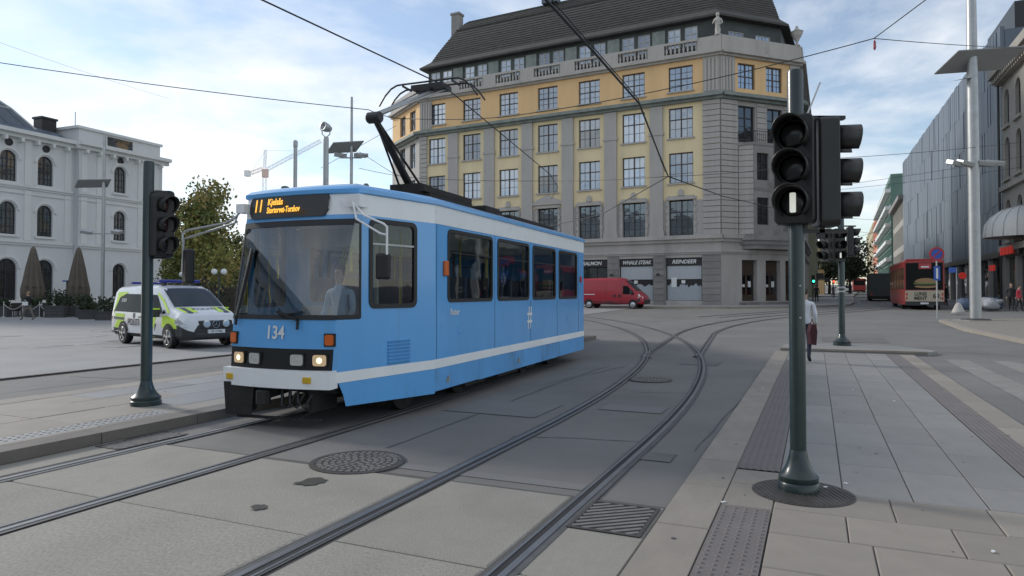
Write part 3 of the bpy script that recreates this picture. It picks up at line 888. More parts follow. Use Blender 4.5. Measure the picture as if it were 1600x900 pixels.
# pilasters between the bays
mid = [(bays[i]+bays[i+1])/2 for i in range(6)]
m = MB()
m.box(-.62, .62, -.25, 0.0, 7.05, 16.6).box(-.72, .72, -.32, 0.0, 16.6, 16.85).box(-.62, .62, -.25, 0, 16.85, 19.35)
m.box(-.72, .72, -.32, 0, 7.0, 7.5)
pil = m.mesh('pilaster', K['stone'])
for x in mid: inst(pil, 'pilaster', bld, (x, -0.002, 0))
# rusticated end piers, course by course
def pier(x0, x1, z0, z1, parent, T=None, step=0.52, mt='stone', proud=.18, name='stone_course'):
    m = MB().box(x0, x1, -proud, 0.0, 0.03, step-.03).mesh(name, K[mt])
    z = z0; 
    while z < z1 - 0.05:
        o = inst(m, name, parent, (T[0], T[1], z) if T else (0, -0.002, z), T[2] if T else 0.0, (1, 1, min(1, (z1-z)/step)))
        z += step
pier(-1.55, 0.0, 7.0, 19.4, bld)
pier(-LEN, -LEN+1.0, 7.0, 19.4, bld)
pier(0, 1.78, 7.0, 19.4, bld, (0, 0, CH))
# ground floor piers beside the shopfronts
edges = [0.0] + [x+.2 for x in bays for _ in (0,)]
gp = [(-1.7-.0, 0.0)]
for i in range(7):
    l = bays[i]-1.7+.2
    r = bays[i+1]+1.7+.2 if i < 6 else -LEN
    gp.append((r, l))
for (a, b) in gp:
    pier(a+.02, b-.02, 0.3, 5.2, bld, mt='stone_dk', step=0.6, proud=.1)
# string courses and cornices
def band(x0, x1, z0, z1, out, mt, name='cornice', T=None, ext=0.0):
    m = MB(); zz = z1-z0
    m.prism_y([(x0, z0), (x1, z0), (x1, z1), (x0, z1)], -out*.55, 0) if False else None
    m.box(x0, x1, -out*.5, 0, z0, z0+zz*.45); m.box(x0, x1, -out, 0, z0+zz*.45, z1)
    m.build(name, mt, bld, (T[0], T[1], 0) if T else (0, -.003, 0), T[2] if T else 0.0)
for (z0, z1, out, mt) in ((5.25, 5.6, .2, K['stone']), (6.35, 7.0, .45, K['stone']), (19.4, 19.95, .75, K['copper']), (23.4, 23.85, .6, K['stone'])):
    band(-LEN-out*.6, out*.45, z0, z1, out, mt)
    band(0.0, CHL+.1, z0, z1, out, mt, T=(0, 0, CH))
    band(0, 9.0, z0, z1, out, mt, T=(LCX, LCY, LH))
    band(0, 25, z0, z1, out, mt, T=(CHL*.668, CHL*.744, R_(92.9)))
# balustrade
m = MB()
m.lathe([(.10, 0), (.10, .06), (.06, .1), (.125, .35), (.075, .62), (.055, .78), (.1, .84), (.1, .9)], 8)
balu = m.mesh('baluster', K['stone']); [setattr(p, 'use_smooth', True) for p in balu.polygons]
ends = [0.0] + mid + [-LEN]
pedm = MB().box(-.8, .8, -.34, .14, 0, 1.38).mesh('pedestal', K['stone'])
for x in mid: inst(pedm, 'pedestal', bld, (x, 0.1, 23.85))
inst(pedm, 'pedestal', bld, (-0.8-.1, 0.1, 23.85), 0.0, (1.35, 1, 1)); inst(pedm, 'pedestal', bld, (-LEN+.8, 0.1, 23.85))
for i in range(7):
    l = (mid[i] if i < 6 else -LEN + .8) + .8; r = (mid[i-1] if i else -1.1) - .8
    MB().box(l, r, -.2, .14, 23.85, 24.1).build('plinth', K['stone'], bld); MB().box(l, r, -.24, .16, 25.0, 25.22).build('handrail', K['stone'], bld)
    n = 8
    for k in range(n): inst(balu, 'baluster', bld, (l+(r-l)*(k+.5)/n, -.03, 24.1))
MB().box(-.0, CHL, -.3, .2, 23.85, 25.25).build('parapet', K['stone'], bld, (0, 0.02, 0), CH)
MB().box(0, 8.9, -.3, .2, 23.85, 25.25).build('parapet', K['stone'], bld, (LCX, LCY, 0), LH)
MB().box(0, 24, -.3, .2, 23.85, 25.25).build('parapet', K['stone'], bld, (CHL*.668, CHL*.744, 0), R_(92.9))
# attic storey behind the balustrade
AX0, AX1, AY = -LEN+.5, 0.2, 0.9
ahole = []
for b in bays: ahole += [(b-1.4, b-.2, 25.0, 26.85), (b+.2, b+1.4, 25.0, 26.85)]
m = MB(); wall_holes(m, AX0, AX1-.6, 23.85, 27.35, ahole, .15, 0, y=AY); m.build('attic_wall', K['coppdark'], bld)
W_at = window_meshes(1.2, 1.85, 1, 2, K['wframew'], K['pane_sky'], fw=.06, mw=.07, trans=.62)
for h in ahole: put_window(W_at, bld, ((h[0]+h[1])/2, AY+.03, 25.0))
capm = MB().box(-.62, .62, -.14, 0, 23.85, 26.9).mesh('copper_panel', K['copper'])
for x in mid: inst(capm, 'copper_panel', bld, (x, AY, 0))
ah2 = [(1.3, 3.0, 24.9, 26.2), (4.4, 6.1, 24.9, 26.2)]
m = MB(); wall_holes(m, 0, 7.4, 23.85, 27.35, ah2, .15, 0, y=0.0); m.build('attic_wall', K['coppdark'], bld, (AX1-.6, AY, 0), CH)
W_at2 = window_meshes(1.7, 1.3, 2, 1, K['wframew'], K['pane_sky'], fw=.06, mw=.07, trans=.6)
cc, sc_ = math.cos(CH), math.sin(CH)
for h in ah2:
    x = (h[0]+h[1])/2; put_window(W_at2, bld, (AX1-.6+x*cc-.03*sc_, AY+x*sc_+.03*cc, 24.9), CH)
ax, ay = AX1-.6+7.4*cc, AY+7.4*sc_
m = MB(); m.quad((ax, ay, 23.85), (ax, 20, 23.85), (ax, 20, 27.35), (ax, ay, 27.35)); m.build('attic_wall', K['coppdark'], bld)
m = MB(); m.quad((AX0, 20, 23.85), (AX0, AY, 23.85), (AX0, AY, 27.35), (AX0, 20, 27.35)); m.build('attic_wall', K['coppdark'], bld)
# roof: footprint inset step by step, bell-cast at the eaves
foot = [(AX0, AY), (AX1-.6, AY), (ax, ay), (ax, 24.0), (AX0, 24.0)]
fac_edge = [1.0, 1.0, .45, 1.0, .42]
def inset(poly, d, fe):
    n = len(poly); lines = []
    for i in range(n):
        p, q = Vector(poly[i]), Vector(poly[(i+1) % n]); e = (q-p).normalized(); nn = Vector((-e.y, e.x))
        lines.append((p+nn*d*fe[i], e))
    out = []
    for i in range(n):
        p, e = lines[i-1]; q, g = lines[i]
        den = e.x*g.y-e.y*g.x; w = q-p
        t = (w.x*g.y-w.y*g.x)/den; out.append(p+e*t)
    return out
prof = [(-.75, 27.22), (-.75, 27.42), (.35, 28.3), (1.2, 29.6), (2.2, 31.0), (3.4, 32.6), (4.6, 33.9), (5.4, 34.5), (7.4, 35.2)]
m = MB(); rings = [inset(foot, d, fac_edge if d > 0 else [1]*5) for d, z in prof]
vs = [(p.x, p.y, z) for r, (d, z) in zip(rings, prof) for p in r]
fs = [tuple(reversed(range(5)))]
for j in range(len(prof)-1):
    for i in range(5): fs.append((j*5+i, j*5+(i+1) % 5, (j+1)*5+(i+1) % 5, (j+1)*5+i))
fs.append(tuple((len(prof)-1)*5+i for i in range(5)))
m.add(vs, fs); roof = m.build('roof', K['rooftile'], bld)
# tile courses as thin raised lines on the two faces in view
for j in range(2, len(prof)-2):
    for t in (0.0, 0.25, .5, .75):
        d = prof[j][0]*(1-t)+prof[j+1][0]*t; z = prof[j][1]*(1-t)+prof[j+1][1]*t
        r = inset(foot, d-.02, fac_edge)
        MB().bar((r[0].x, r[0].y, z), (r[1].x, r[1].y, z), .07, .06).build('tile_course', K['rooftile'], roof)
        MB().bar((r[1].x, r[1].y, z), (r[2].x, r[2].y, z), .07, .06).build('tile_course', K['rooftile'], roof)
r = inset(foot, 3.6, fac_edge)
MB().bar((r[0].x, r[0].y, 32.85), (r[1].x, r[1].y, 32.85), .2, .16).build('snow_guard', K['rooftile'], roof)
for (x, y, z, w) in ((-LEN+.5, 7.0, 33.4, 1.0),):
    c = MB().box(-w*.55, w*.55, -w*.5, w*.5, -5.0, 2.4).box(-w*.65, w*.65, -w*.6, w*.6, 2.4, 2.65).build('chimney', K['stone_dk'], roof, (x, y, z))
MB().box(-.9, .9, -.6, .6, -.3, .6).build('roof_hatch', K['slate'], roof, (-19.5, 5.6, 34.4))
MB().box(-.7, .7, -.5, .5, -.3, .8).build('roof_hatch', K['slate'], roof, (-15.5, 5.9, 34.4))
# chamfer face
c_h = [(2.0, 3.95, 20.6, 22.95), (5.2, 7.1, 20.6, 22.95)]
m = MB(); wall_holes(m, 0, CHL, 19.95, 23.4, c_h, .3); 
cw = m.build('wall', K['orange_r'], bld, (0, 0, 0), CH)
MB().box(0, 1.6, -.12, 0, 19.95, 23.4).build('stone_panel', K['stone'], bld, (0, 0, 0), CH)
MB().box(-1.5, 0, -.12, 0, 19.95, 23.4).build('stone_panel', K['stone'], bld, (0, -.002, 0))
flm = MB().box(-.09, .09, -.2, -.1, 20.2, 23.2).mesh('flute', K['stone'])
for k in range(4):
    inst(flm, 'flute', bld, (-1.25+k*.34, -.015, 0)); inst(flm, 'flute', bld, ((.3+k*.34)*cc+.012*sc_, (.3+k*.34)*sc_-.012*cc, 0), CH)
MB().box(CHL-1.2, CHL, -.12, 0, 19.95, 23.4).build('stone_panel', K['stone'], bld, (0, 0, 0), CH)
W_ch = window_meshes(1.92, 2.35, 2, 2, K['wframe'], K['pane_sky'], trans=.5)
def chp(x, y): return (x*cc-y*sc_, x*sc_+y*cc)
for h in c_h:
    q = chp((h[0]+h[1])/2, .2); put_window(W_ch, bld, (q[0], q[1], 20.6), CH)
c2 = [(2.0, 3.9, 15.6, 19.0), (5.3, 7.1, 15.6, 19.0)]
dh = [(2.3, 4.0, .9, 4.7), (5.0, 6.7, .9, 4.7), (7.3, 8.6, .9, 4.7)]
m = MB(); wall_holes(m, 0, CHL, 7.0, 19.4, c2, .35); wall_holes(m, 0, CHL, 0, 7.0, dh, .7); m.build('wall', K['stone'], bld, (0, 0, 0), CH)
W_c2 = window_meshes(1.85, 3.4, 1, 3, K['wframed'], K['pane_dark'], trans=.68)
for h in c2:
    q = chp((h[0]+h[1])/2, .25); put_window(W_c2, bld, (q[0], q[1], 15.6), CH)
# courses of the chamfer between its windows
for (a, b, z0, z1) in ((4.05, 5.15, 15.4, 19.35), (7.25, CHL, 7.0, 19.35)):
    pier(a, b, z0, z1, bld, (0, 0, CH), proud=.1)
# oriel
ori = [(1.9, -.05), (2.9, -1.0), (7.2, -1.0), (8.2, -.05)]
m = MB()
seg = [((2.9, -1.0), (7.2, -1.0)), ((1.9, -.05), (2.9, -1.0)), ((7.2, -1.0), (8.2, -.05))]
W_or = window_meshes(1.3, 2.5, 1, 2, K['wframed'], K['pane_dark'], trans=.62)
for k, (a, b) in enumerate(seg):
    L = math.dist(a, b); an = math.atan2(b[1]-a[1], b[0]-a[0])
    m = MB()
    hs = [(.35, 1.65, 7.9, 10.4), (.35, 1.65, 12.0, 14.5), (2.65, 3.95, 7.9, 10.4), (2.65, 3.95, 12.0, 14.5)] if k == 0 else []
    wall_holes(m, 0, L, 6.9, 15.2, hs, .25)
    q = chp(*a)
    m.build('oriel_wall', K['stone_dk'], bld, (q[0], q[1], 0), CH+an)
    for h in hs:
        q = chp(a[0]+(h[0]+h[1])/2, a[1]+.15); put_window(W_or, bld, (q[0], q[1], h[2]), CH+an)
    z = 7.0
    while k and z < 15:
        q = chp(*a); MB().box(.05, L-.05, -.05, 0, z+.03, z+.49).build('stone_course', K['stone'], bld, (q[0], q[1], 0), CH+an); z += .52
def offp(poly, s): 
    cx, cy = 5.05, .0
    return [((p[0]-cx)*s+cx, (p[1]-cy)*s+cy) for p in poly]
for (z0, z1, s) in ((15.2, 15.45, 1.06), (6.5, 6.9, 1.05), (6.1, 6.5, .95), (5.7, 6.1, .85), (11.0, 11.3, 1.02)):
    MB().prism(offp([(1.9, .1)] + ori[:] + [(8.2, .1)], s), z0, z1).build('oriel_moulding', K['stone_dk'], bld, (0, 0, 0), CH)
# balcony railing over the oriel
m = MB()
for (a, b) in seg:
    m.bar((a[0], a[1], 16.5), (b[0], b[1], 16.5), .05, .05)
    n = int(math.dist(a, b)/.22)
    for i in range(n+1):
        t = i/n; m.bar((a[0]+(b[0]-a[0])*t, a[1]+(b[1]-a[1])*t, 15.45), (a[0]+(b[0]-a[0])*t, a[1]+(b[1]-a[1])*t, 16.5), .025, .025)
m.build('balcony_railing', K['wframed'], bld, (0, 0, 0), CH)
# doors
for i, h in enumerate(dh):
    q = chp((h[0]+h[1])/2, .5)
    w = h[1]-h[0]
    d = MB().box(-w/2, w/2, 0, .08, .9, 4.7).build('door', K['door'], bld, (q[0], q[1], 0), CH)
    for sx in (-1, 1):
        MB().box(sx*w*.24-w*.17, sx*w*.24+w*.17, -.03, 0, 1.5, 3.3).build('door_glass', K['pane_dark'], d)
        if (i, sx) in ((0, -1), (0, 1), (1, -1), (1, 1)):
            MB().box(sx*w*.2-.16, sx*w*.2+.16, -.045, -.03, 2.2, 2.75 if sx > 0 else 2.45).build('notice', K['paper'], d)
    MB().box(-w/2, w/2, -.05, 0, 3.45, 3.6).build('transom', K['door'], d)
for k in range(2):
    MB().prism(offp([(2.0, .3), (2.0, -1.2+.3*k), (8.9, -1.2+.3*k), (8.9, .3)], 1), BZ, .62+.2*k).build('step', K['stone_dk'], bld, (0, 0, 0), CH)
# third face along the side street
h3 = [(2+4.2*i, 4+4.2*i, z0, z1) for i in range(5) for (z0, z1) in rowsA]
m = MB(); wall_holes(m, 0, 25, 0, 23.4, h3, .3)
th = R_(92.9); ox, oy = CHL*.668, CHL*.744
m.build('wall', K['stone'], bld, (ox, oy, 0), th)
for h in h3:
    x = (h[0]+h[1])/2
    put_window(W_mid, bld, (ox+x*math.cos(th)-.2*math.sin(th), oy+x*math.sin(th)+.2*math.cos(th), h[2]), th, (.88, 1, (h[3]-h[2])/2.85))
# far-end chamfer face
h4 = [(2.6, 4.4, 11.95, 14.8), (2.6, 4.4, 16.2, 19.05), (5.8, 7.6, 11.95, 14.8), (5.8, 7.6, 16.2, 19.05)]
m = MB(); wall_holes(m, 0, 9, 0, 19.4, h4, .3); m.build('wall', K['stone'], bld, (LCX, LCY, 0), LH)
h5 = [(2.6, 4.4, 20.6, 22.95), (5.8, 7.6, 20.6, 22.95)]
m = MB(); wall_holes(m, 0, 9, 19.4, 23.4, h5, .3); m.build('wall', K['orange_r'], bld, (LCX, LCY, 0), LH)
for h in h4+h5:
    x = (h[0]+h[1])/2
    put_window(W_mid, bld, (LCX+x*math.cos(LH)-.2*math.sin(LH), LCY+x*math.sin(LH)+.2*math.cos(LH), h[2]), LH, (.79, 1, (h[3]-h[2])/2.85))
flp = MB().box(-LEN, -LEN+1.6, -.12, 0, 19.95, 23.4).build('stone_panel', K['stone'], bld, (0, -.002, 0))
for k in range(4): inst(flm, 'flute', bld, (-LEN+.3+k*.34, -.015, 0))
m = MB(); m.quad((LCX, 24, 0), (LCX, LCY, 0), (LCX, LCY, 23.8), (LCX, 24, 23.8)); m.add([(LCX, LCY, 23.8), (-LEN, 0, 23.8), (0, 0, 23.8), (ox, oy, 23.8), (ox-1.2, oy+25, 23.8), (LCX, 24, 23.8)], [(0, 1, 2, 3, 4, 5)])
m.build('wall', K['stone'], bld)
# surrounds of the first-floor windows
def surround(kind):
    m = MB(); w = WW/2
    for s in (-1, 1):
        for j in range(5): m.box(s*(w+.16)-(.16 if j % 2 else .1), s*(w+.16)+(.16 if j % 2 else .1), -.1, 0, 7.3+j*.62, 7.3+j*.62+.4)
        m.box(s*(w+.1)-.09, s*(w+.1)+.09, -.06, 0, 7.0, 10.35)
    m.box(-w-.3, w+.3, -.14, 0, 10.37, 10.6)
    if kind:
        m.prism_y([(-1.7, 10.7), (1.7, 10.7), (1.7, 10.95), (0, 11.75), (-1.7, 10.95)], -.22, 0)
    else:
        m.box(-w-.1, w+.1, -.1, 0, 10.6, 10.75); m.prism_y([(-.28, 10.75), (.28, 10.75), (.2, 11.2), (.1, 11.35), (-.1, 11.35), (-.2, 11.2)], -.2, 0)
    return m.mesh('window_surround', K['stone'])
sA, sB = surround(False), surround(True)
for k, b in enumerate(bays): inst(sB if k == 3 else sA, 'window_surround', bld, (b, -.004, 0))
# shopfronts
words = {0: 'REINDEER', 1: 'WHALE STEAK', 2: 'SALMON'}
for k, b in enumerate(bays):
    x0, x1 = b-1.7+.2, b+1.7+.2
    s = MB().box(x0, x1, .3, .38, .95, 4.95).build('shopfront', K['shop_dark'], bld)
    MB().box(x0+.02, x1-.02, .12, .22, 4.22, 4.93).build('sign_board', K['shop_dark'], s)
    if k in words: text(words[k], .5, K['letter'], s, (b+.2, .115, 4.57), UPR, shear=.3, sx=1.0 if k != 1 else .86, bold=.012)
    if k < 2:
        MB().box(x0+.12, x1-.1, .2, .28, 2.95, 4.2).build('frosted_glass', K['frost2'], s)
        lower = [(x0+.12, .98), (x1-.1, .98), (x1-.1, 2.25)]
        n = 26; random.seed(40+k)
        for i in range(n+1):
            t = i/n; lower.append((x1-.1-(x1-x0-.22)*t, 2.1 + .22*abs(math.sin(t*9+k)) + random.uniform(0, .25)))
        lower.append((x0+.12, 2.0))
        MB().prism_y(lower, .205, .28).build('frosted_glass', K['frost'], s)
        MB().box(x0+.5, x0+1.0, .18, .2, 2.2, 3.1).build('notice', K['frost2'] if k else K['paper'], s)
        MB().box(b-.05, b+.3, .18, .2, 2.55, 2.85).build('notice', K['paper'], s)
    else:
        for t in (0, 1, 2): MB().box(x0+.1+t*1.1, x0+1.1+t*1.1, .24, .28, 1.1, 4.1).build('shop_pane', K['pane_dark'], s)
for x in (mid[0]+.2, mid[1]+.2):
    l = MB().box(-.04, .04, -.5, 0, 0, .06).lathe([(.16, -.25), (.16, -.05), (.05, 0)], 10, (0, -.45, .1)).build('wall_lamp', K['shop_dark'], bld, (x, -.1, 3.4))
# statue and urn on the parapet
m = MB()
m.lathe([(.30, 0), (.30, .12), (.22, .14), (.26, .5), (.2, .9), (.3, 1.25), (.31, 1.5), (.12, 1.68), (.1, 1.75)], 12); m.sphere((0, 0, 1.92), .17, 10, 8, 0, (1, 1, 1.2))
m.tube([(.28, 0, 1.5), (.42, -.05, 1.1), (.2, -.25, .9)], .08, 6); m.tube([(-.28, 0, 1.5), (-.4, -.1, 1.15), (-.1, -.28, 1.35)], .08, 6)
m.build('statue', K['stone'], bld, (-.15, -.05, 25.25), smooth=True)
m = MB().lathe([(.3, 0), (.3, .15), (.14, .25), (.12, .45), (.35, .9), (.55, 1.25), (.48, 1.35), (.6, 1.45), (.3, 1.6), (.15, 1.8), (.1, 2.0), (.001, 2.05)], 14)
q = chp(CHL-.3, -.05); m.build('urn', K['stone'], bld, (q[0], q[1], 25.25), smooth=True)
for x in (0.0,): pass
# ---------------- white station hall across the plaza
hall = thing('station_hall', 'white plastered hall with arched windows behind the café parasols', 'building', (-38.8, 74.0, 0), math.atan2(.927, .375))
def arch_pts(w, z0, z1, n=10):
    """outline of an arched opening, counter-clockwise seen from -y"""
    r = w/2; zc = z1-r
    return [(-r, z0), (r, z0)] + [(r*math.cos(math.pi*i/n), zc+r*math.sin(math.pi*i/n)) for i in range(n+1)]
def spandrel(m, xc, w, z1, y, n=10, mi=0):
    r = w/2; zc = z1-r
    for s in (-1, 1):
        pts = [(xc+s*r*math.cos(math.pi/2*i/n), zc+r*math.sin(math.pi/2*i/n)) for i in range(n+1)]
        for i in range(n):
            a, b = pts[i], pts[i+1]
            q = [(a[0], y, a[1]), (xc+s*r, y, z1), (b[0], y, b[1])]
            if s < 0: q = [q[0], q[2], q[1]]
            m.add(q, [(0, 1, 2)], mi)
            e = y+.3
            qq = [(a[0], y, a[1]), (b[0], y, b[1]), (b[0], e, b[1]), (a[0], e, a[1])]
            m.add(qq if s > 0 else list(reversed(qq)), [(0, 1, 2, 3)], mi)
def arch_window(w, h, bars=3, mt='wframed', pane='pane_dark', deep=.05):
    o = arch_pts(w, 0, h); ii = arch_pts(w-.16, .08, h-.08)
    m = MB().ring_y(o, ii, 0, .08)
    m.box(-.05, .05, -.01, .06, .08, h-.08)
    for j in range(1, bars+1): z = h*.72*j/bars; m.box(-w/2+.07, w/2-.07, 0, .055, z-.03, z+.03)
    for s in (-.25, .25): m.box(w*s-.02, w*s+.02, .01, .05, .08, h*.82)
    p = MB().add([(q[0], deep, q[1]) for q in ii], [tuple(range(len(ii)))])
    return m.mesh('window', K[mt]), p.mesh('pane', K[pane])
def archivolt(w, z1, band=.22, out=.1, n=14):
    r = w/2; zc = z1-r
    m = MB()
    o = [((r+band+.12)*math.cos(math.pi*i/n), zc+(r+band+.12)*math.sin(math.pi*i/n)) for i in range(n+1)]
    inn = [((r+.12)*math.cos(math.pi*i/n), zc+(r+.12)*math.sin(math.pi*i/n)) for i in range(n+1)]
    for i in range(n):
        a, b, c, d = o[i], o[i+1], inn[i+1], inn[i]
        m.add([(a[0], -out, a[1]), (b[0], -out, b[1]), (c[0], -out, c[1]), (d[0], -out, d[1]), (a[0], 0, a[1]), (b[0], 0, b[1]), (c[0], 0, c[1]), (d[0], 0, d[1])],
              [(0, 1, 2, 3), (0, 4, 5, 1), (3, 2, 6, 7)])
    return m.mesh('window_arch', K['whitetrim'])
def hall_face(x0, x1, yf, wins, ztop):
    m = MB()
    holes = []
    for (xc, w, z0, z1) in wins: holes.append((xc-w/2, xc+w/2, z0, z1))
    wall_holes(m, x0, x1, 0, ztop, holes, .3, y=yf)
    for (xc, w, z0, z1) in wins: spandrel(m, xc, w, z1, yf)
    m.build('wall', K['whitewall'], hall)
    for (xc, w, z0, z1) in wins:
        key = (w, round(z1-z0, 2), z0 < 2)
        if key not in AW: AW[key] = arch_window(w, z1-z0, 3 if not key[2] else 1, pane='pane_mid' if not key[2] else 'pane_dark')
        o = put_window(AW[key], hall, (xc, yf+.2, z0))
        inst(archivolt(w, z1), 'window_arch', hall, (xc, yf-.002, 0))
        if z0 > 2: MB().box(xc-w/2-.25, xc+w/2+.25, yf-.18, yf, z0-.2, z0).build('window_sill', K['whitetrim'], hall)
AW = {}
wx = [-11.81, -15.07, -18.33, -21.6]
wins = []
for x in wx: wins += [(x, 1.42, 11.55, 14.3), (x, 1.42, 6.85, 9.75), (x, 1.7, 1.0, 4.7)]
hall_face(-26, -9.1, 0, wins, 15.6)
hall_face(-9.1, 0, -.7, [(-4.74, 1.32, 11.8, 14.5), (-4.74, 1.32, 6.95, 9.95), (-4.74, 1.4, 1.3, 4.6)], 15.6)
MB().box(-.3, 0, -.7, 14, 0, 15.6).build('end_wall', K['whitewall'], hall, (0.3, 0, 0))
MB().box(-9.1, -8.8, -.69, .0, 0, 15.58).build('return_wall', K['whitewall'], hall)
def hband(x0, x1, yf, z0, z1, out):
    MB().box(x0, x1, yf-out*.5, yf, z0, (z0+z1)/2).box(x0, x1, yf-out, yf, (z0+z1)/2, z1).build('string_course', K['whitetrim'], hall)
for (z0, z1, out) in ((5.95, 6.35, .25), (11.0, 11.35, .22), (15.5, 16.2, .8), (.0, .9, .15), (10.5, 10.62, .1)):
    hband(-26, -9.3, -.004, z0, z1, out); hband(-9.1-out*.4, .35+out*.6, -.704, z0, z1, out)
MB().box(-9.0, .2, -.45, 10, 16.2, 17.75).build('attic', K['whitewall'], hall)
MB().box(-9.2, .4, -.62, 10.2, 17.55, 17.8).build('attic_cornice', K['whitetrim'], hall)
MB().box(-6.0, -3.2, -.5, -.45, 16.45, 17.35).build('attic_window', K['pane_mid'], hall)
# shallow pilaster strips and round vents
pst = MB().box(-.3, .3, -.07, 0, 0, 4.5).mesh('pilaster_strip', K['whitetrim'])
for z in (6.4, 11.4):
    for x in (-13.4, -16.7, -19.95, -9.7):
        inst(pst, 'pilaster_strip', hall, (x, -.003, z), 0, (1, 1, .93 if z > 8 else 1))
    for x in (-8.6, -7.0, -2.4, -.5): inst(pst, 'pilaster_strip', hall, (x, -.703, z), 0, (1, 1, .93 if z > 8 else 1))
rv = MB(); rv.T = Matrix.Rotation(R_(90), 4, 'X'); rv.lathe([(.34, 0), (.34, .06), (.25, .06), (.24, .02), (.001, .02)], 16); rv = rv.mesh('round_vent', K['wframed'])
for x in wx: inst(rv, 'round_vent', hall, (x, -.01, 15.0))
inst(rv, 'round_vent', hall, (-4.74, -.71, 15.1))
brk = MB().box(-.12, .12, -.6, 0, -.35, 0).mesh('cornice_bracket', K['whitetrim'])
for i in range(12): inst(brk, 'cornice_bracket', hall, (-26+.6+i*1.4, -.02, 15.5))
for i in range(7): inst(brk, 'cornice_bracket', hall, (-8.6+i*1.4, -.72, 15.5))
# roofs
m = MB()
fp = [(-26, 0), (-9.4, 0), (-9.4, 12), (-26, 12)]
r0 = [(p[0], p[1], 16.2) for p in fp]; r1 = [(-25.2, 2.2, 17.3), (-9.4, 2.2, 17.3), (-9.4, 9.8, 17.3), (-25.2, 9.8, 17.3)]
m.add(r0+r1, [(0, 1, 5, 4), (1, 2, 6, 5), (2, 3, 7, 6), (3, 0, 4, 7), (4, 5, 6, 7)])
m.build('roof', K['slate'], hall)
m = MB()
q0 = [(-25.0, 1.6, 16.9), (-11.6, 1.6, 16.9), (-11.6, 9.4, 16.9), (-25, 9.4, 16.9)]; q1 = [(-24.2, 2.4, 18.6), (-13.4, 2.4, 18.6), (-13.4, 8.4, 18.6), (-24.2, 8.4, 18.6)]; q2 = [(-23.4, 4.0, 20.6), (-16.0, 4.0, 20.6), (-16.0, 7.2, 20.6), (-23.4, 7.2, 20.6)]
m.add(q0+q1+q2, [(0, 1, 5, 4), (1, 2, 6, 5), (2, 3, 7, 6), (3, 0, 4, 7), (4, 5, 9, 8), (5, 6, 10, 9), (6, 7, 11, 10), (7, 4, 8, 11), (8, 9, 10, 11)])
rf = m.build('mansard_roof', K['slate'], hall)
for (a, b) in ((q0[0], q1[0]), (q0[1], q1[1]), (q1[0], q2[0]), (q1[1], q2[1]), (q1[0], q1[1]), (q2[0], q2[1])): MB().bar(a, b, .14, .14).build('roof_ridge', K['galv'], rf)
for i in range(8):
    t = (i+.5)/8; MB().bar((q0[0][0]+(q0[1][0]-q0[0][0])*t, 1.58, 16.9), (q1[0][0]+(q1[1][0]-q1[0][0])*t, 2.38, 18.6), .05, .06).build('roof_seam', K['slate'], rf)
MB().box(-10.9, -9.5, 2, 3.2, 16.4, 18.3).box(-11.0, -9.4, 1.9, 3.3, 18.3, 18.5).build('chimney', K['shop_dark'], hall)
MB().tube([(-8.9, .2, 17.7), (-8.9, .2, 19.2)], .04, 6).build('antenna_mast', K['galv'], hall)

# ---------------- grey panelled building along the side street
GA = math.atan2(-.916, -.402)
grey = thing('panelled_building', 'long grey building clad in vertical metal panels along the side street', 'building', (41.8, 58.0, 0), GA)
GL, GH = 69.0, 24.6
MB().box(-GL, 0, .35, 18, 0, GH-.4).build('core_wall', K['panel'], grey)
random.seed(11)
pm = []
for k in range(5):
    m = MB(); t = random.uniform(-.035, .035)
    m.add([(0, -.02-t, 0), (1.12, -.02+t, 0), (1.12, -.02+t, 1), (0, -.02-t, 1), (0, .3, 0), (1.12, .3, 0), (1.12, .3, 1), (0, .3, 1)], [(0, 1, 2, 3), (1, 5, 6, 2), (4, 0, 3, 7), (3, 2, 6, 7), (4, 5, 1, 0)])
    pm.append(m.mesh('facade_panel', K['panel']))
zr = [5.2, 9.2, 13.0, 16.8, 20.6]
for c in range(57):
    s = 1.2*(c+1)
    off = random.choice((-.15, 0, 0, .15))
    for r_ in range(5):
        z0 = zr[r_]+(off if r_ else 0); z1 = (zr[r_+1]+off if r_ < 4 else GH + random.uniform(-.1, .1))
        inst(random.choice(pm), 'facade_panel', grey, (-s+(.25 if (c*7+r_*5) % 9 == 0 else 0), random.choice((0, 0, 0, .03)), z0+.01), 0, (.6 if (c*7+r_*5) % 9 == 0 else 1, 1, z1-z0-.02))
MB().box(-GL, 0, -.3, .35, 4.7, 5.2).build('canopy', K['shop_dark'], grey)
MB().box(-12, -2, 1.5, 9, GH-.4, GH+2.6).build('roof_housing', K['shop_dark'], grey)
shop_m = MB().box(0.15, 4.45, .1, .2, .4, 4.6).mesh('shop_window', K['pane_dark'])
for i in range(14): inst(shop_m, 'shop_window', grey, (-4.8*(i+1), 0.1, .6))
piern = MB().box(-.25, .25, -.1, .35, .2, 4.7).mesh('column', K['stone_dk'])
for i in range(15): inst(piern, 'column', grey, (-4.8*i-.1, 0, .4))
for (s, z) in ((6.5, 4.3), (11.5, 3.4)):
    m = MB(); m.T = TR(-s, -1.0, z) @ Matrix.Rotation(R_(90), 4, 'Y'); m.lathe([(.34, -.08), (.34, .08)], 20)
    sg = m.build('round_sign', K['redsign'], grey)
MB().box(-.8, .8, -.5, -.35, 3.6, 4.1).build('shop_sign', K['redsign'], grey, (-2.0, 0, 0))

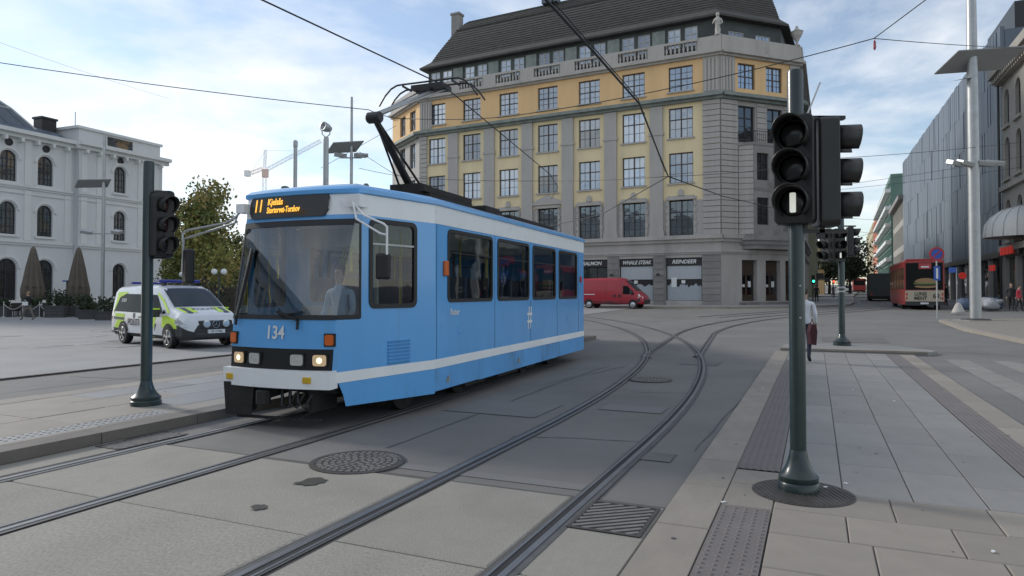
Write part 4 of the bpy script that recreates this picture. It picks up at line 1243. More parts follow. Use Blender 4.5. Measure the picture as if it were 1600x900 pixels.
# ---------------- stone building nearest on the same side
stone = thing('stone_building', 'beige stone building with arched windows and a white dome awning', 'building', (41.8, 58.0, 0), GA)
SL = 16.0
m = MB(); hs = []
wn_ = [(1.7+3.4*i, 1.5, z0, z1) for i in range(4) for (z0, z1) in ((6.0, 9.4), (11.2, 14.6))] + [(1.7+3.4*i, 1.5, 15.6, 18.6) for i in range(4)]
for (xc, w, z0, z1) in wn_: hs.append((xc-w/2, xc+w/2, z0, z1))
for i in range(4): hs.append((.5+3.8*i, 3.5+3.8*i, .6, 4.6))
wall_holes(m, 0.05, SL, 0, 19.6, hs, .4)
for (xc, w, z0, z1) in wn_: spandrel(m, xc, w, z1, 0)
m.build('wall', K['beige'], stone)
swa = arch_window(1.5, 3.4, 2); swb = arch_window(1.5, 3.0, 2)
for (xc, w, z0, z1) in wn_:
    put_window(swa if z1-z0 > 3.2 else swb, stone, (xc, .25, z0)); MB().box(xc-1, xc+1, -.2, 0, z0-.25, z0).build('window_sill', K['beige'], stone)
for i in range(4):
    g = MB().box(.5+3.8*i, 3.5+3.8*i, .3, .4, .6, 4.6).build('shop_window', K['pane_dark'], stone)
for (z0, z1, o) in ((19.3, 19.8, .5), (19.8, 20.5, 1.0), (10.2, 10.6, .3), (5.1, 5.6, .4)): MB().box(.05, SL, -o, 0, z0, z1).build('cornice', K['beige'], stone, (0, -.003, 0))
dn = MB().box(-.14, .14, -.75, 0, 19.4, 19.8).mesh('dentil', K['beige'])
for i in range(28): inst(dn, 'dentil', stone, (.35+i*.56, -.01, 0))
MB().box(.05, SL, .3, 12, 19.6, 21.5).build('roof', K['shop_dark'], stone)
MB().tube([(.15, -.25, .5), (.15, -.25, 19.3)], .09, 8).build('downpipe', K['shop_dark'], stone)
for k, xc in enumerate((5.6,)):
    m = MB(); n = 12
    for j in range(7):
        pass
    prof = [(2.5, 0), (2.5, .3), (2.4, 1.0), (2.0, 1.6), (1.35, 2.1), (.5, 2.4), (.01, 2.5)]
    m.T = TR(xc, 0, 6.0); m.lathe(prof, 18, a0=math.pi, a1=2*math.pi)
    aw = m.build('dome_awning', K['awning'], stone, smooth=True)
    for i in range(10):
        a = math.pi+math.pi*i/9
        MB().tube([(xc+r*1.01*math.cos(a), r*1.01*math.sin(a), 6.0+z) for (r, z) in prof], .025, 5).build('awning_rib', K['galv'], aw)
text('VARNER', .8, K['redsign'], stone, (3.6, -.45, 5.0), UPR, ext=.05) if False else None
MB().box(.8, 6.2, -.35, -.2, 4.7, 5.1).build('fascia', K['shop_dark'], stone)
for i in range(4):
    MB().box(1.1+i*1.0, 1.7+i*1.0, -.5, -.36, 4.8, 5.4).box(1.25+i*1.0, 1.55+i*1.0, -.52, -.5, 4.95, 5.25).build('red_sign_letter', K['redsign'], stone)

# ---------------- houses farther up the street
def far_house(name, label, loc, ang, L, H, depth, mt, storeys, bay, wfrac=.5, hfrac=.6, z0=5.0, pane='pane_dark', cornice=None, bands=False, sidewall=True):
    t = thing(name, label, 'building', loc, ang)
    fh = (H-z0)/storeys
    n = int(L/bay)
    holes = []
    for i in range(n):
        xc = -bay*(i+.5)
        for j in range(storeys):
            holes.append((xc-bay*wfrac/2, xc+bay*wfrac/2, z0+fh*j+fh*(1-hfrac)*.5, z0+fh*j+fh*(1+hfrac)*.5))
    m = MB(); wall_holes(m, -L, 0, 0, H, holes, .25)
    m.quad((0, 0, 0), (0, depth, 0), (0, depth, H), (0, 0, H)); m.quad((-L, depth, 0), (-L, 0, 0), (-L, 0, H), (-L, depth, H)); m.quad((-L, 0, H), (0, 0, H), (0, depth, H), (-L, depth, H))
    m.build('wall', mt, t)
    wm = window_meshes(bay*wfrac, fh*hfrac, 1, 1, K['wframed'], K[pane], fw=.07, mw=.08, trans=.6)
    for h in holes: put_window(wm, t, ((h[0]+h[1])/2, .15, h[2]))
    if cornice: MB().box(-L, .3, -.8, 0, H-.7, H+.1).build('cornice', cornice, t, (0, -.003, 0))
    if bands:
        for j in range(storeys): MB().box(-L, 0, -1.1, 0, z0+fh*j-.25, z0+fh*j+.55).build('balcony_band', K['whitetrim'], t, (0, -.003, 0))
    MB().box(-L, 0, -.9, 0, 3.6, 4.3).build('shop_canopy', K['shop_dark'], t, (0, -.003, 0))
    return t
K['fgreen'] = mat('green_render', (0.13, 0.22, 0.185), 0.85, var=0.1, scale=.5)
K['forange'] = mat('salmon_render', (0.50, 0.20, 0.13), 0.85, var=0.1, scale=.5)
K['fcream'] = mat('cream_render', (0.46, 0.40, 0.27), 0.85, var=0.1, scale=.5)
K['folive'] = mat('olive_render', (0.28, 0.29, 0.20), 0.85, var=0.1, scale=.5)
A2 = math.atan2(-.9, -.436)
far_house('classical_house', 'pale stone house with tall pilastered windows beyond the metal panels', (69.6, 121.2, 0), A2, 27, 19.0, 14, K['beige'], 3, 2.2, .6, .75, cornice=K['stone_dk'])
far_house('green_house', 'tall green house with white balcony bands up the side street', (81.5, 146.5, 0), A2, 64, 27.2, 14, K['fgreen'], 6, 4.2, .7, .45, bands=True)
far_house('salmon_house', 'salmon pink house next to the green one up the street', (110.5, 206, 0), A2, 34, 25.5, 14, K['forange'], 6, 3.4, .45, .55)
far_house('cream_house', 'cream house at the far end of the street', (126, 238, 0), A2, 70, 26, 14, K['fcream'], 6, 3.6, .45, .55)
# orange sign on the green gable
# opposite side of the street, past the corner building
AL = math.atan2(.906, .4226)
def left_house(name, label, x, y, L, H, mt, storeys, bay):
    t = thing(name, label, 'building', (x, y, 0), AL+math.pi/2*0)
    return t
oh = far_house('olive_house', 'low olive plastered house just past the corner building', (41.0+17*.4226, 92+17*.906, 0), R_(65), 17, 12.2, 12, K['folive'], 2, 3.4, .45, .55, cornice=K['stone_dk'])
m = MB(); m.quad((-17, 12, 0), (-17, 0, 0), (-17, 0, 12.2), (-17, 12, 12.2)); 
MB().prism_y([(-17.5, 12.2), (.3, 12.2), (-2, 15.5), (-15, 15.5)], .2, 11).build('roof', K['slate'], oh)
far_house('ochre_house', 'narrow ochre house behind the dark street trees', (54.0+14*.4226, 118+14*.906, 0), R_(65), 14, 10, 10, K['orange_r'], 2, 3.4)
# ------------------------------------------------------------------ tram
TA = -R_(21.5)
tram = thing('tram', 'blue and white articulated tram turning through the junction', 'tram', (-2.981, 8.55, 0.0), TA)
YK, HW, HF, YE = 1.925, 1.25, 0.763, 9.92       # kink, half width, half width at the nose, rear end of the first section
SL_ = (HW-HF)/YK
TT = math.atan2(HW-HF, YK)
def yf(z):
    tab = [(.2, .12), (.5, .0), (.76, .02), (1.36, .07), (2.64, .37), (2.97, .42), (3.1, .5)]
    for (a, b), (c, d) in zip(tab[:-1], tab[1:]):
        if z <= c: return b+(d-b)*max(0, (z-a))/(c-a)
    return tab[-1][1]
def hwid(y): return HF + SL_*max(0, y) if y < YK else HW
BUL = .10
def front_pt(t, z, off=0.0):
    """t in -1..1 across the nose"""
    y = yf(z); yc = y + BUL*t*t
    h = hwid(y+BUL)
    return (t*h, yc-off, z)
def front_patch(t0, t1, z0, z1, off=0.0, nt=12, nz=4, mb=None, m=0, thick=0.0):
    mb = mb or MB(); vs = []
    for j in range(nz+1):
        for i in range(nt+1): vs.append(front_pt(t0+(t1-t0)*i/nt, z0+(z1-z0)*j/nz, off))
    fs = [(j*(nt+1)+i, j*(nt+1)+i+1, (j+1)*(nt+1)+i+1, (j+1)*(nt+1)+i) for j in range(nz) for i in range(nt)]
    mb.add(vs, fs, m); return mb
def front_shape(pts, off, thick, mb, m=0):
    """outline in (t,z) laid on the nose, with an edge"""
    n = len(pts); a = [front_pt(t, z, off) for t, z in pts]; b = [front_pt(t, z, off-thick) for t, z in pts]
    mb.add(a+b, [tuple(range(n))]+[((i+1) % n, i, n+i, n+(i+1) % n) for i in range(n)], m); return mb
# nose
K['tblue_dirty'] = mat('tram_blue_skirt', (0.108, 0.345, 0.69), 0.42, var=0.12, scale=1.5, stretch=(1, 1, .4), dirt=((0.10, 0.17, 0.26), 1.7, 0.50, 0.3))
MB_ = front_patch(-1, 1, 1.0, 1.37)
MB_.build('front_panel', K['tblue'], tram, smooth=True); front_patch(-1, 1, 2.62, 2.70).build('front_strip', K['tblue'], tram, smooth=True)
front_patch(-1, 1, .72, 1.0).build('lamp_panel', K['blackgloss'], tram, smooth=True)
front_patch(-1, 1, 2.70, 2.97).build('front_band', K['twhite'], tram, smooth=True)
m = MB()
n = 12
for i in range(n):
    t0, t1 = -1.02+2.04*i/n, -1.02+2.04*(i+1)/n
    a, b = front_pt(t0, .62), front_pt(t1, .62)
    m.add([(a[0]*1.03, a[1]-.09, .52), (b[0]*1.03, b[1]-.09, .52), (b[0]*1.03, b[1]-.09, .74), (a[0]*1.03, a[1]-.09, .74), (a[0], a[1]+.1, .52), (b[0], b[1]+.1, .52), (b[0], b[1]+.1, .74), (a[0], a[1]+.1, .74)],
          [(0, 1, 2, 3), (3, 2, 6, 7), (4, 5, 1, 0)] + ([(0, 3, 7, 4)] if i == 0 else []) + ([(1, 5, 6, 2)] if i == n-1 else []))
bump = m.build('bumper', K['twhite'], tram)
for t in (-.86, .68):
    MB().box(-.055, .055, -.02, .03, -.038, .038).build('fog_lamp', K['amber'], tram, (front_pt(t, .62)[0], front_pt(t, .62)[1]-.095, .63), bevel=.01)
# windscreen
ws = rrect(-.97, .97, 1.40, 2.60, .06, 3)
m = front_patch(-.985, 1.0, 1.40, 2.60, off=.004, nt=14, nz=6)
m.build('windscreen', K['wscreen'], tram, smooth=True)
m = MB()
front_patch(-1.0, 1.0, 1.36, 1.42, .01, 14, 1, m); front_patch(-1, 1, 2.56, 2.64, .01, 14, 1, m); front_patch(-1.0, -.965, 1.42, 2.56, .01, 1, 5, m)
m.build('windscreen_seal', K['black'], tram, smooth=True)
for (t0, za, t1, zb) in ((-.86, 1.40, -.72, 2.28), (.42, 1.36, .02, 1.46)):
    a, b = front_pt(t0, za, .05), front_pt(t1, zb, .05)
    w = MB().bar(a, b, .045, .025).build('wiper', K['black'], tram)
    MB().bar(front_pt(t0*1.0, za-.12, .05), a, .025, .025).build('wiper_arm', K['black'], w)
    a2, b2 = front_pt(t0+.05, za+.1, .035), front_pt(t1+.04, zb-.05, .035)
    MB().bar(a2, b2, .018, .018).build('wiper_blade', K['black'], w)
# destination display
m = MB(); N_ = 28; vs = []
for i in range(N_+1):
    t = -.90+1.48*i/N_; e = min(t+.90, .58-t); c = max(0, .09-e); dz = .09-math.sqrt(max(0, .09**2-c*c))
    for (z, o) in ((2.685+dz, -.03), (2.685+dz, .03), (3.005-dz, .03), (3.005-dz, -.03)): vs.append(front_pt(t, z, o))
m.add(vs, [f for i in range(N_) for f in ((4*i+1, 4*i+5, 4*i+6, 4*i+2), (4*i, 4*i+4, 4*i+5, 4*i+1), (4*i+2, 4*i+6, 4*i+7, 4*i+3))])
disp = m.build('destination_display', K['ledface'], tram)
def nose_text(s, size, mt, t, z, off, parent, align='CENTER', sx=1.0, nm='lettering', bold=0.0):
    p = front_pt(t, z, off); q = front_pt(t, z+.05, off)
    tilt = math.atan2(q[1]-p[1], .05)
    q2 = front_pt(t+.01, z, off); yaw = math.atan2(q2[1]-p[1], q2[0]-p[0])
    return text(s, size, mt, parent, p, Matrix.Rotation(yaw, 4, 'Z') @ Matrix.Rotation(R_(90)-tilt, 4, 'X'), align, sx=sx, name=nm, bold=bold)
nose_text('11', .24, K['led'], -.70, 2.85, .036, disp, sx=.75, bold=.003)
nose_text('Kjelsås', .125, K['led'], -.50, 2.895, .046, disp, 'LEFT', sx=.8, bold=.002)
nose_text('Stortorvet-Torshov', .115, K['led'], -.50, 2.785, .05, disp, 'LEFT', sx=.64, bold=.002)
nose_text('134', .23, K['white'], -.02, 1.19, .012, tram, sx=.85, bold=.004)
# lamps
def lamp(t, z, w, h, mt, nm, parent=tram, off=.02):
    p = front_pt(t, z)
    q2 = front_pt(t+.02, z); yaw = math.atan2(q2[1]-p[1], q2[0]-p[0])
    o = MB().box(-w/2-.015, w/2+.015, -off, .03, -h/2-.015, h/2+.015).build(nm, K['blackgloss'] if 'head' in nm else K['black'], parent, p, yaw)
    MB().prism_y(rrect(-w/2, w/2, -h/2, h/2, min(w, h)*.22), -off-.012, -off+.005).build('lens', mt, o)
    if mt is K['lampwarm']:
        d = MB(); d.T = Matrix.Translation((0, -off-.013, 0)) @ Matrix.Rotation(R_(90), 4, 'X'); d.lathe([(.038, 0), (.001, .006)], 14); d.build('bulb', K['bulb'], o)
    return o
for t, mt in ((-.76, K['lampwarm']), (-.40, K['lampclear']), (.42, K['lampclear']), (.80, K['lampwarm'])): lamp(t, .865, .175, .135, mt, 'headlight')
for t in (-.93, .93): lamp(t, 1.115, .11, .13, K['orange'], 'indicator_lamp')
# tapered side walls and main side walls
def side(sgn):
    # tapered part: local frame along the taper
    for part in (0,):
        ang = math.pi/2 - TT
    def tp(t, z, off=0.0):
        c, s = math.cos(TT), math.sin(TT)
        x = HF + t*s + off*c; y = t*c - off*s
        return (sgn*x, y, z)
    def tq(m, pts, mi=0):
        v = [tp(t, z) for t, z in pts]
        m.add(v if sgn > 0 else list(reversed(v)), [tuple(range(len(v)))], mi)
    tf = lambda z: (yf(z)+BUL)/math.cos(TT)
    m = MB(); LT = YK/math.cos(TT)
    tq(m, [(.34, .28), (LT, .24), (LT, .62), (tf(.62), .62), (.22, .58), (.30, .42)])
    tq(m, [(tf(.62), .62), (LT, .62), (LT, 1.36), (tf(1.36), 1.36), (tf(.76), .76)])
    tq(m, [(.56, 1.36), (.75, 1.36), (.75, 2.70), (.56, 2.70)])
    tq(m, [(.75, 1.36), (1.56, 1.36), (1.56, 1.53), (.75, 1.53)])
    tq(m, [(.75, 2.63), (1.56, 2.63), (1.56, 2.70), (.75, 2.70)])
    tq(m, [(1.56, 1.36), (LT, 1.36), (LT, 2.70), (1.56, 2.70)])
    tq(m, [(tf(2.62), 2.62), (.56, 2.62), (.56, 2.70), (tf(2.70), 2.70)])
    m.build('cab_side_panel', K['tblue'], tram)
    m = MB(); tq(m, [(tf(2.70), 2.70), (LT, 2.70), (LT, 2.97), (tf(2.97), 2.97)]); m.build('roof_band', K['twhite'], tram)
    m = MB(); v = [tp(t, z, .004) for t, z in [(tf(.6)+.02, .58), (LT, .60), (LT, .73), (tf(.7)+.02, .715)]]
    m.add(v if sgn > 0 else list(reversed(v)), [(0, 1, 2, 3)]); m.build('white_stripe', K['twhite'], tram)
    # corner glass and cab window
    yaw = (math.pi/2 - TT) if sgn > 0 else -(math.pi/2 - TT)
    def local(o, t):
        o.location = tp(t, 0); o.rotation_euler = (0, 0, yaw)
    ol = [(tf(1.40)-.0, 1.37), (.58, 1.37), (.58, 2.63), (tf(2.6), 2.63)]
    il = [(tf(1.42)-.004, 1.42), (.545, 1.42), (.545, 2.58), (tf(2.58)-.004, 2.58)]
    m = MB(); a = [tp(t, z, .006) for t, z in ol]; b = [tp(t, z, .006) for t, z in il]
    for i in range(3):
        q = [a[i], a[(i+1) % 4], b[(i+1) % 4], b[i]]; m.add(q if sgn > 0 else list(reversed(q)), [(0, 1, 2, 3)])
    m.build('corner_window_seal', K['black'], tram)
    m = MB(); q = [tp(t, z, .002) for t, z in il]; m.add(q if sgn > 0 else list(reversed(q)), [(0, 1, 2, 3)]); m.build('corner_window', K['wscreen'], tram)
    f = MB().ring_y(rrect(-.445, .445, 1.49, 2.67, .10), rrect(-.385, .385, 1.55, 2.61, .07), -.012, .04).build('cab_window', K['black'], tram)
    local(f, 1.155)
    p = rrect(-.40, .40, 1.54, 2.62, .07)
    g = MB().add([(x, .01, z) for x, z in p], [tuple(range(len(p)))]).build('pane', K['tglass'], f)
    MB().box(-.39, .39, -.008, .02, 2.325, 2.35).build('window_bar', K['galv'], f)
    # main side
    wins = [(YK+.387, YK+2.112), (YK+2.325, YK+3.957), (YK+4.16, YK+5.67), (YK+5.90, YK+7.38)]
    m = MB(); wall_holes(m, YK, YE, .60, 2.70, [(a+.05, b-.05, 1.60, 2.61) for a, b in wins], .06)
    yw = math.pi/2
    def place(mb, nm, mt, **k):
        o = mb.build(nm, mt, tram, **k)
        if sgn > 0: o.location = (HW, 0, 0); o.rotation_euler = (0, 0, math.pi/2)
        else: o.location = (-HW, 0, 0); o.rotation_euler = (0, 0, -math.pi/2); 
        return o
    if sgn < 0:
        # mirror along the side so that openings match
        m = MB(); wall_holes(m, -YE, -YK, .60, 2.70, [(-b+.05, -a-.05, 1.60, 2.61) for a, b in wins], .06)
    place(m, 'side_wall', K['tblue'])
    for (a, b) in ((YK, YK+1.55), (YK+1.55, YK+3.2), (YK+3.2, YK+5.7), (YK+5.7, YE)):
        if sgn < 0: a, b = -b, -a
        place(MB().box(a+.005, b-.005, -.002, .03, .26+random.uniform(-.01, .01), .598), 'skirt_panel', K['tblue_dirty'], bevel=.006)
    sx = 1 if sgn > 0 else -1
    place(MB().box(min(sx*YK, sx*YE), max(sx*YK, sx*YE), -.004, .02, 2.702, 2.97), 'roof_band', K['twhite'])
    place(MB().box(min(sx*YK, sx*YE), max(sx*YK, sx*YE), -.005, .01, .60, .73), 'white_stripe', K['twhite'])
    for a, b in wins:
        if sgn < 0: a, b = -b, -a
        f = place(MB().ring_y(rrect(a, b, 1.55, 2.66, .10), rrect(a+.055, b-.055, 1.605, 2.605, .07), -.012, .045), 'side_window', K['black'])
        p = rrect(a+.05, b-.05, 1.60, 2.61, .07)
        MB().add([(x, .01, z) for x, z in p], [tuple(range(len(p)))]).build('pane', K['tglass'], f)
        MB().box(a+.05, b-.05, -.004, .015, 2.30, 2.315).build('window_bar', K['black'], f)
    return place, tp
place, tp = side(1)
side(-1)
# details on the near side
place(MB().box(YK+.24, YK+.35, -.05, 0, 1.95, 2.17), 'side_indicator', K['orange'], bevel=.012)
place(MB().box(YK+7.62, YK+7.70, -.04, 0, 1.95, 2.1), 'side_indicator', K['redlens'], bevel=.012)
for (y0, z0, z1) in ((YK+.04, .74, 2.69), (YK+2.21, .74, 2.69), (YK+4.05, .74, 1.54), (YK+5.78, .74, 2.69), (YK+7.5, .74, 2.69)):
    place(MB().box(y0, y0+.008, -.003, 0, z0, z1), 'panel_seam', K['dark'])
for (y0, z0) in ((YK+.75, .98), (YK+6.5, 1.0)):
    place(MB().box(y0, y0+.13, -.004, 0, z0, z0+.2).box(y0+.055, y0+.085, -.012, 0, z0+.07, z0+.1), 'access_flap', K['tblue'])
for (y0) in (YK+.35, YK+3.3): place(MB().box(y0, y0+.09, -.015, 0, .36, .42).box(y0+.03, y0+.06, -.03, 0, .38, .46), 'jacking_bracket', K['galv'])
# louvred vent on the taper
m = MB()
for i in range(7):
    z = .735+i*.047
    a, b, c, d = tp(1.05, z, .004), tp(1.46, z, .004), tp(1.46, z+.034, .022), tp(1.05, z+.034, .022)
    m.add([a, b, c, d, tp(1.05, z+.036, .003), tp(1.46, z+.036, .003)], [(0, 1, 2, 3), (3, 2, 5, 4)])
m.build('vent_louvre', K['tblue'], tram)
o = text('Ruter', .135, K['white'], tram, (0, 0, 0), UPR, 'LEFT', bold=.002); o.location = (HW+.006, YK+.48, 1.40); o.rotation_euler = (0, 0, math.pi/2)
o = text('#', .62, K['white'], tram, (0, 0, 0), UPR, 'CENTER', bold=.004, sx=.75); o.location = (HW+.006, YK+3.98, 1.22); o.rotation_euler = (0, 0, math.pi/2)
# roof
plan = [front_pt(t, 2.97) for t in [-1+2*i/10 for i in range(11)]]
plan = [(p[0], p[1]) for p in plan] + [(HW, YK), (HW, YE), (-HW, YE), (-HW, YK)]
n = len(plan)
def shrink(d):
    out = []
    for i in range(n):
        p, q, r = Vector(plan[i-1]), Vector(plan[i]), Vector(plan[(i+1) % n])
        e1, e2 = (q-p).normalized(), (r-q).normalized(); nn = (Vector((-e1.y, e1.x))+Vector((-e2.y, e2.x)))
        nn = nn/nn.length_squared*2 if nn.length > .2 else nn
        out.append(q+nn*d)
    return out
pr = [(.0, 2.965), (-.03, 2.98), (-.03, 3.03), (.03, 3.075), (.14, 3.11), (.34, 3.15), (.6, 3.17)]
rg = [shrink(d) for d, z in pr]; m = MB()
m.add([(p.x, p.y, z) for r, (d, z) in zip(rg, pr) for p in r], [(j*n+i, j*n+(i+1) % n, (j+1)*n+(i+1) % n, (j+1)*n+i) for j in range(len(pr)-1) for i in range(n)] + [tuple((len(pr)-1)*n+i for i in range(n))])
m.m = [0]*(3*n)+[0]*n+[1]*(len(m.f)-4*n)
m.build('roof', [K['tblue'], K['roofgrey']], tram, autos=40)
# closing walls, floor, ceiling and cabin
m = MB().box(-HW+.02, HW-.02, YE-.05, YE, .3, 2.97); m.build('end_wall', K['tblue'], tram)
MB().box(-.9, .9, YE, YE+.75, .5, 2.95).build('bellows', K['black'], tram)
MB().box(-HW+.03, HW-.03, YK, YE-.06, .80, .86).box(-.78, .78, .35, YK, .80, .86).build('floor', K['inner'], tram)
MB().box(-HW+.03, HW-.03, YK, YE-.06, 2.66, 2.69).box(-.75, .75, .55, YK, 2.66, 2.69).build('ceiling', K['inner'], tram)
MB().box(-1.0, .35, YK-.12, YK-.08, .86, 1.5).box(-1.0, .35, YK-.12, YK-.08, 2.4, 2.66).box(.3, .35, YK-.12, YK-.08, .86, 2.66).build('cab_partition', K['inner'], tram)
m = MB()
m.add([(-.78, .30, 1.28), (.78, .30, 1.28), (.82, .75, 1.38), (-.82, .75, 1.38), (-.78, .28, .9), (.78, .28, .9), (.82, .75, .9), (-.82, .75, .9)], [(0, 1, 2, 3), (3, 2, 6, 7), (4, 5, 1, 0)])
m.build('dashboard', K['black'], tram)
for y in (2.9, 3.9, 4.9, 6.2, 7.2, 8.2):
    for x in (-.92, .92):
        s = MB().box(-.26, .26, -.22, .22, 1.16, 1.28).box(-.26, .26, .18, .28, 1.28, 1.95).box(-.2, .2, -.15, .15, .86, 1.16).build('seat', K['seat'], tram, (x, y, 0), bevel=.03)
for y in (2.3, 4.4, 5.6, 7.7):
    for x in (-.45, .45): MB().tube([(x, y, .86), (x, y, 2.66)], .02, 8).build('grab_pole', K['polyellow'], tram)
sd = MB().box(-.25, .25, -.25, .25, 1.1, 1.25).box(-.25, .25, .2, .3, 1.25, 2.0).build('driver_seat', K['seat'], tram, (.15, 1.25, 0), bevel=.03)
# underframe
m = MB().box(-1.05, 1.05, 2.2, YE, .42, .80); m.box(-.74, .74, .25, 1.9, .44, .78); m.build('underframe', K['dark'], tram)
m = MB(); m.add([(-.74, -.02, .14), (-.34, .0, .15), (-.30, .0, .56), (-.78, -.02, .56)], [(0, 1, 2, 3)]); m.box(-.74, -.70, -.02, .5, .14, .55); m.box(-.40, -.36, .0, .1, .2, .55)
m.build('obstacle_guard', K['dark'], tram)
MB().tube([(-.1, -.05, .42), (-.1, .5, .46)], .06, 8).lathe([(.09, -.02), (.09, .14)], 10, (-.1, -.06, .34)).build('coupler', K['dark'], tram)
for k, x in enumerate((.1, .22, .34)): MB().tube([(x, .05, .5), (x+.04, .0, .30+.03*k), (x+.12, .02, .28), (x+.18, .1, .45)], .02, 6).build('coupling_hose', K['black'], tram)
MB().box(.46, .52, .1, .6, .22, .5).build('guard_plate', K['dark'], tram)
MB().bar((-.6, .05, .12), (.62, .15, .12), .05, .03).bar((.3, .1, .12), (.5, .5, .3), .03, .03).build('life_guard', K['dark'], tram)
for yb in (2.75, 7.7):
    b = MB().box(-.85, .85, -1.2, 1.2, .2, .44).box(-.98, -.82, -.55, .55, .18, .42).box(.82, .98, -.55, .55, .18, .42).build('bogie', K['dark'], tram, (0, yb, 0))
    for dy in (-.9, .9):
        for x in (-.72, .72):
            w = MB(); w.T = Matrix.Translation((x, dy, .33)) @ Matrix.Rotation(R_(90), 4, 'Y'); w.lathe([(.33, -.06), (.33, .06), (.26, .065), (.1, .08)], 20); w.build('wheel', K['dark'], b)
for (y0, y1) in ((3.2, 4.0), (4.6, 5.6), (6.1, 6.6)): MB().box(.75, 1.12, y0, y1, .17, .45).build('equipment_box', K['dark'], tram)
# mirrors
MB().box(.80, 1.0, .38, .58, 2.78, 2.93).build('mirror_bracket', K['twhite'], tram)
mr = MB().tube([(.93, .40, 2.80), (1.10, .33, 2.66), (1.40, .30, 2.54), (1.45, .30, 2.50), (1.45, .30, 2.16)], .014, 6).tube([(.90, .38, 2.84), (.98, .34, 2.62), (1.36, .30, 2.42), (1.45, .30, 2.40)], .014, 6).build('mirror_arm', K['twhite'], tram)
MB().box(-.09, .09, -.05, .05, -.16, .16).build('mirror', K['black'], mr, (1.38, .33, 2.02), .35, bevel=.03)
MB().box(-.98, -.84, .38, .54, 2.78, 2.90).build('mirror_bracket', K['twhite'], tram)
ml = MB().tube([(-.96, .40, 2.78), (-.98, .36, 2.64), (-1.70, .26, 2.46), (-1.78, .25, 2.44), (-1.80, .25, 1.98)], .016, 6).tube([(-.94, .40, 2.78), (-.97, .36, 2.72), (-1.08, .3, 2.64), (-1.72, .26, 2.56), (-1.80, .25, 2.52), (-1.80, .25, 2.4)], .016, 6).build('mirror_arm', K['galv'], tram)
MB().box(-.09, .09, -.06, .06, -.26, .22).build('mirror', K['black'], ml, (-1.72, .28, 2.08), -.4, bevel=.03)
# roof gear
for (y0, y1, h, w) in ((4.9, 5.6, .16, .75), (6.0, 8.9, .10, .8)): MB().box(-w, w, y0, y1, 3.14, 3.14+h+.05).build('roof_box', K['dark'], tram, bevel=.03)
pan = MB().box(-.55, .55, 3.05, 4.7, 3.26, 3.34).box(-.5, -.4, 2.95, 4.8, 3.36, 3.46).box(.4, .5, 2.95, 4.8, 3.36, 3.46).box(-.3, .3, 3.2, 3.6, 3.3, 3.54).box(-.25, .25, 4.2, 4.6, 3.36, 3.48).build('pantograph', K['dark'], tram)
for (x, y) in ((-.5, 3.1), (.5, 3.1), (-.5, 4.65), (.5, 4.65)): MB().lathe([(.05, 0), (.08, .02), (.05, .04), (.08, .06), (.05, .08), (.06, .14)], 10, (x, y, 3.14)).build('insulator', K['roofgrey'], pan)
K['lowarm'] = mat('arm_black', (0.02, 0.02, 0.022), .45, var=.2)
MB().tube([(0, 3.45, 3.45), (0, 2.25, 4.44)], [.07, .05], 10).tube([(.22, 3.45, 3.45), (.02, 2.32, 4.40)], .02, 6).tube([(-.22, 3.45, 3.45), (-.02, 2.32, 4.40)], .02, 6).build('lower_arm', K['lowarm'], pan)
k = MB(); k.T = Matrix.Translation((0, 2.25, 4.44)) @ Matrix.Rotation(R_(90), 4, 'Y'); k.lathe([(.075, -.12), (.09, -.1), (.09, .1), (.075, .12)], 14); k.build('elbow_joint', K['lowarm'], pan)
m = MB().tube([(0, 2.25, 4.47), (.03, 4.1, 5.36)], [.045, .03], 8).tube([(-.03, 2.25, 4.47), (-.28, 4.1, 5.36)], .014, 6).tube([(.03, 2.25, 4.47), (.28, 4.1, 5.36)], .014, 6)
m.build('upper_arm', K['galv'], pan)
for dy in (0.0, .32):
    pts = []
    for i in range(17):
        x = -1.0+2.0*i/16
        e = max(0, abs(x)-.58)
        pts.append((x, 3.95+dy, 5.50-e*e*2.0))
    MB().tube(pts, .017, 6).build('collector_strip', K['lowarm'], pan)
MB().box(-.32, .32, 3.93, 4.3, 5.38, 5.46).bar((-.5, 3.95, 5.47), (-.5, 4.27, 5.47), .03, .03).bar((.5, 3.95, 5.47), (.5, 4.27, 5.47), .03, .03).tube([(-.3, 4.1, 5.42), (.3, 4.1, 5.42)], .05, 8).build('collector_frame', K['lowarm'], pan)
# second section, swung round the bend behind the first
rs = MB()
L2 = 7.0
rs.box(-HW, HW, 0, L2, .28, .60).box(-HW, HW, 0, L2, .73, 1.55).box(-HW, HW, 0, L2, 2.66, 2.70)
for y in (0, 1.7, 3.4, 5.1, 6.75): rs.box(-HW, HW, y, y+.25, 1.55, 2.66)
ra = R_(30)
r2 = rs.build('rear_section', K['tblue'], tram, (-.42, YE+.75, 0), ra)
MB().box(-HW-.003, HW+.003, 0, L2, .60, .73).box(-HW-.003, HW+.003, 0, L2, 2.70, 2.97).build('white_band', K['twhite'], r2)
MB().box(-HW+.02, HW-.02, .02, L2-.02, 1.55, 2.66).build('glazing', K['pane_dark'], r2)
MB().box(-HW+.05, HW-.05, .05, L2-.05, 2.97, 3.12).build('section_roof', K['roofgrey'], r2)
MB().box(-1.0, 1.0, .3, L2-.3, .1, .45).build('bogie', K['dark'], r2)

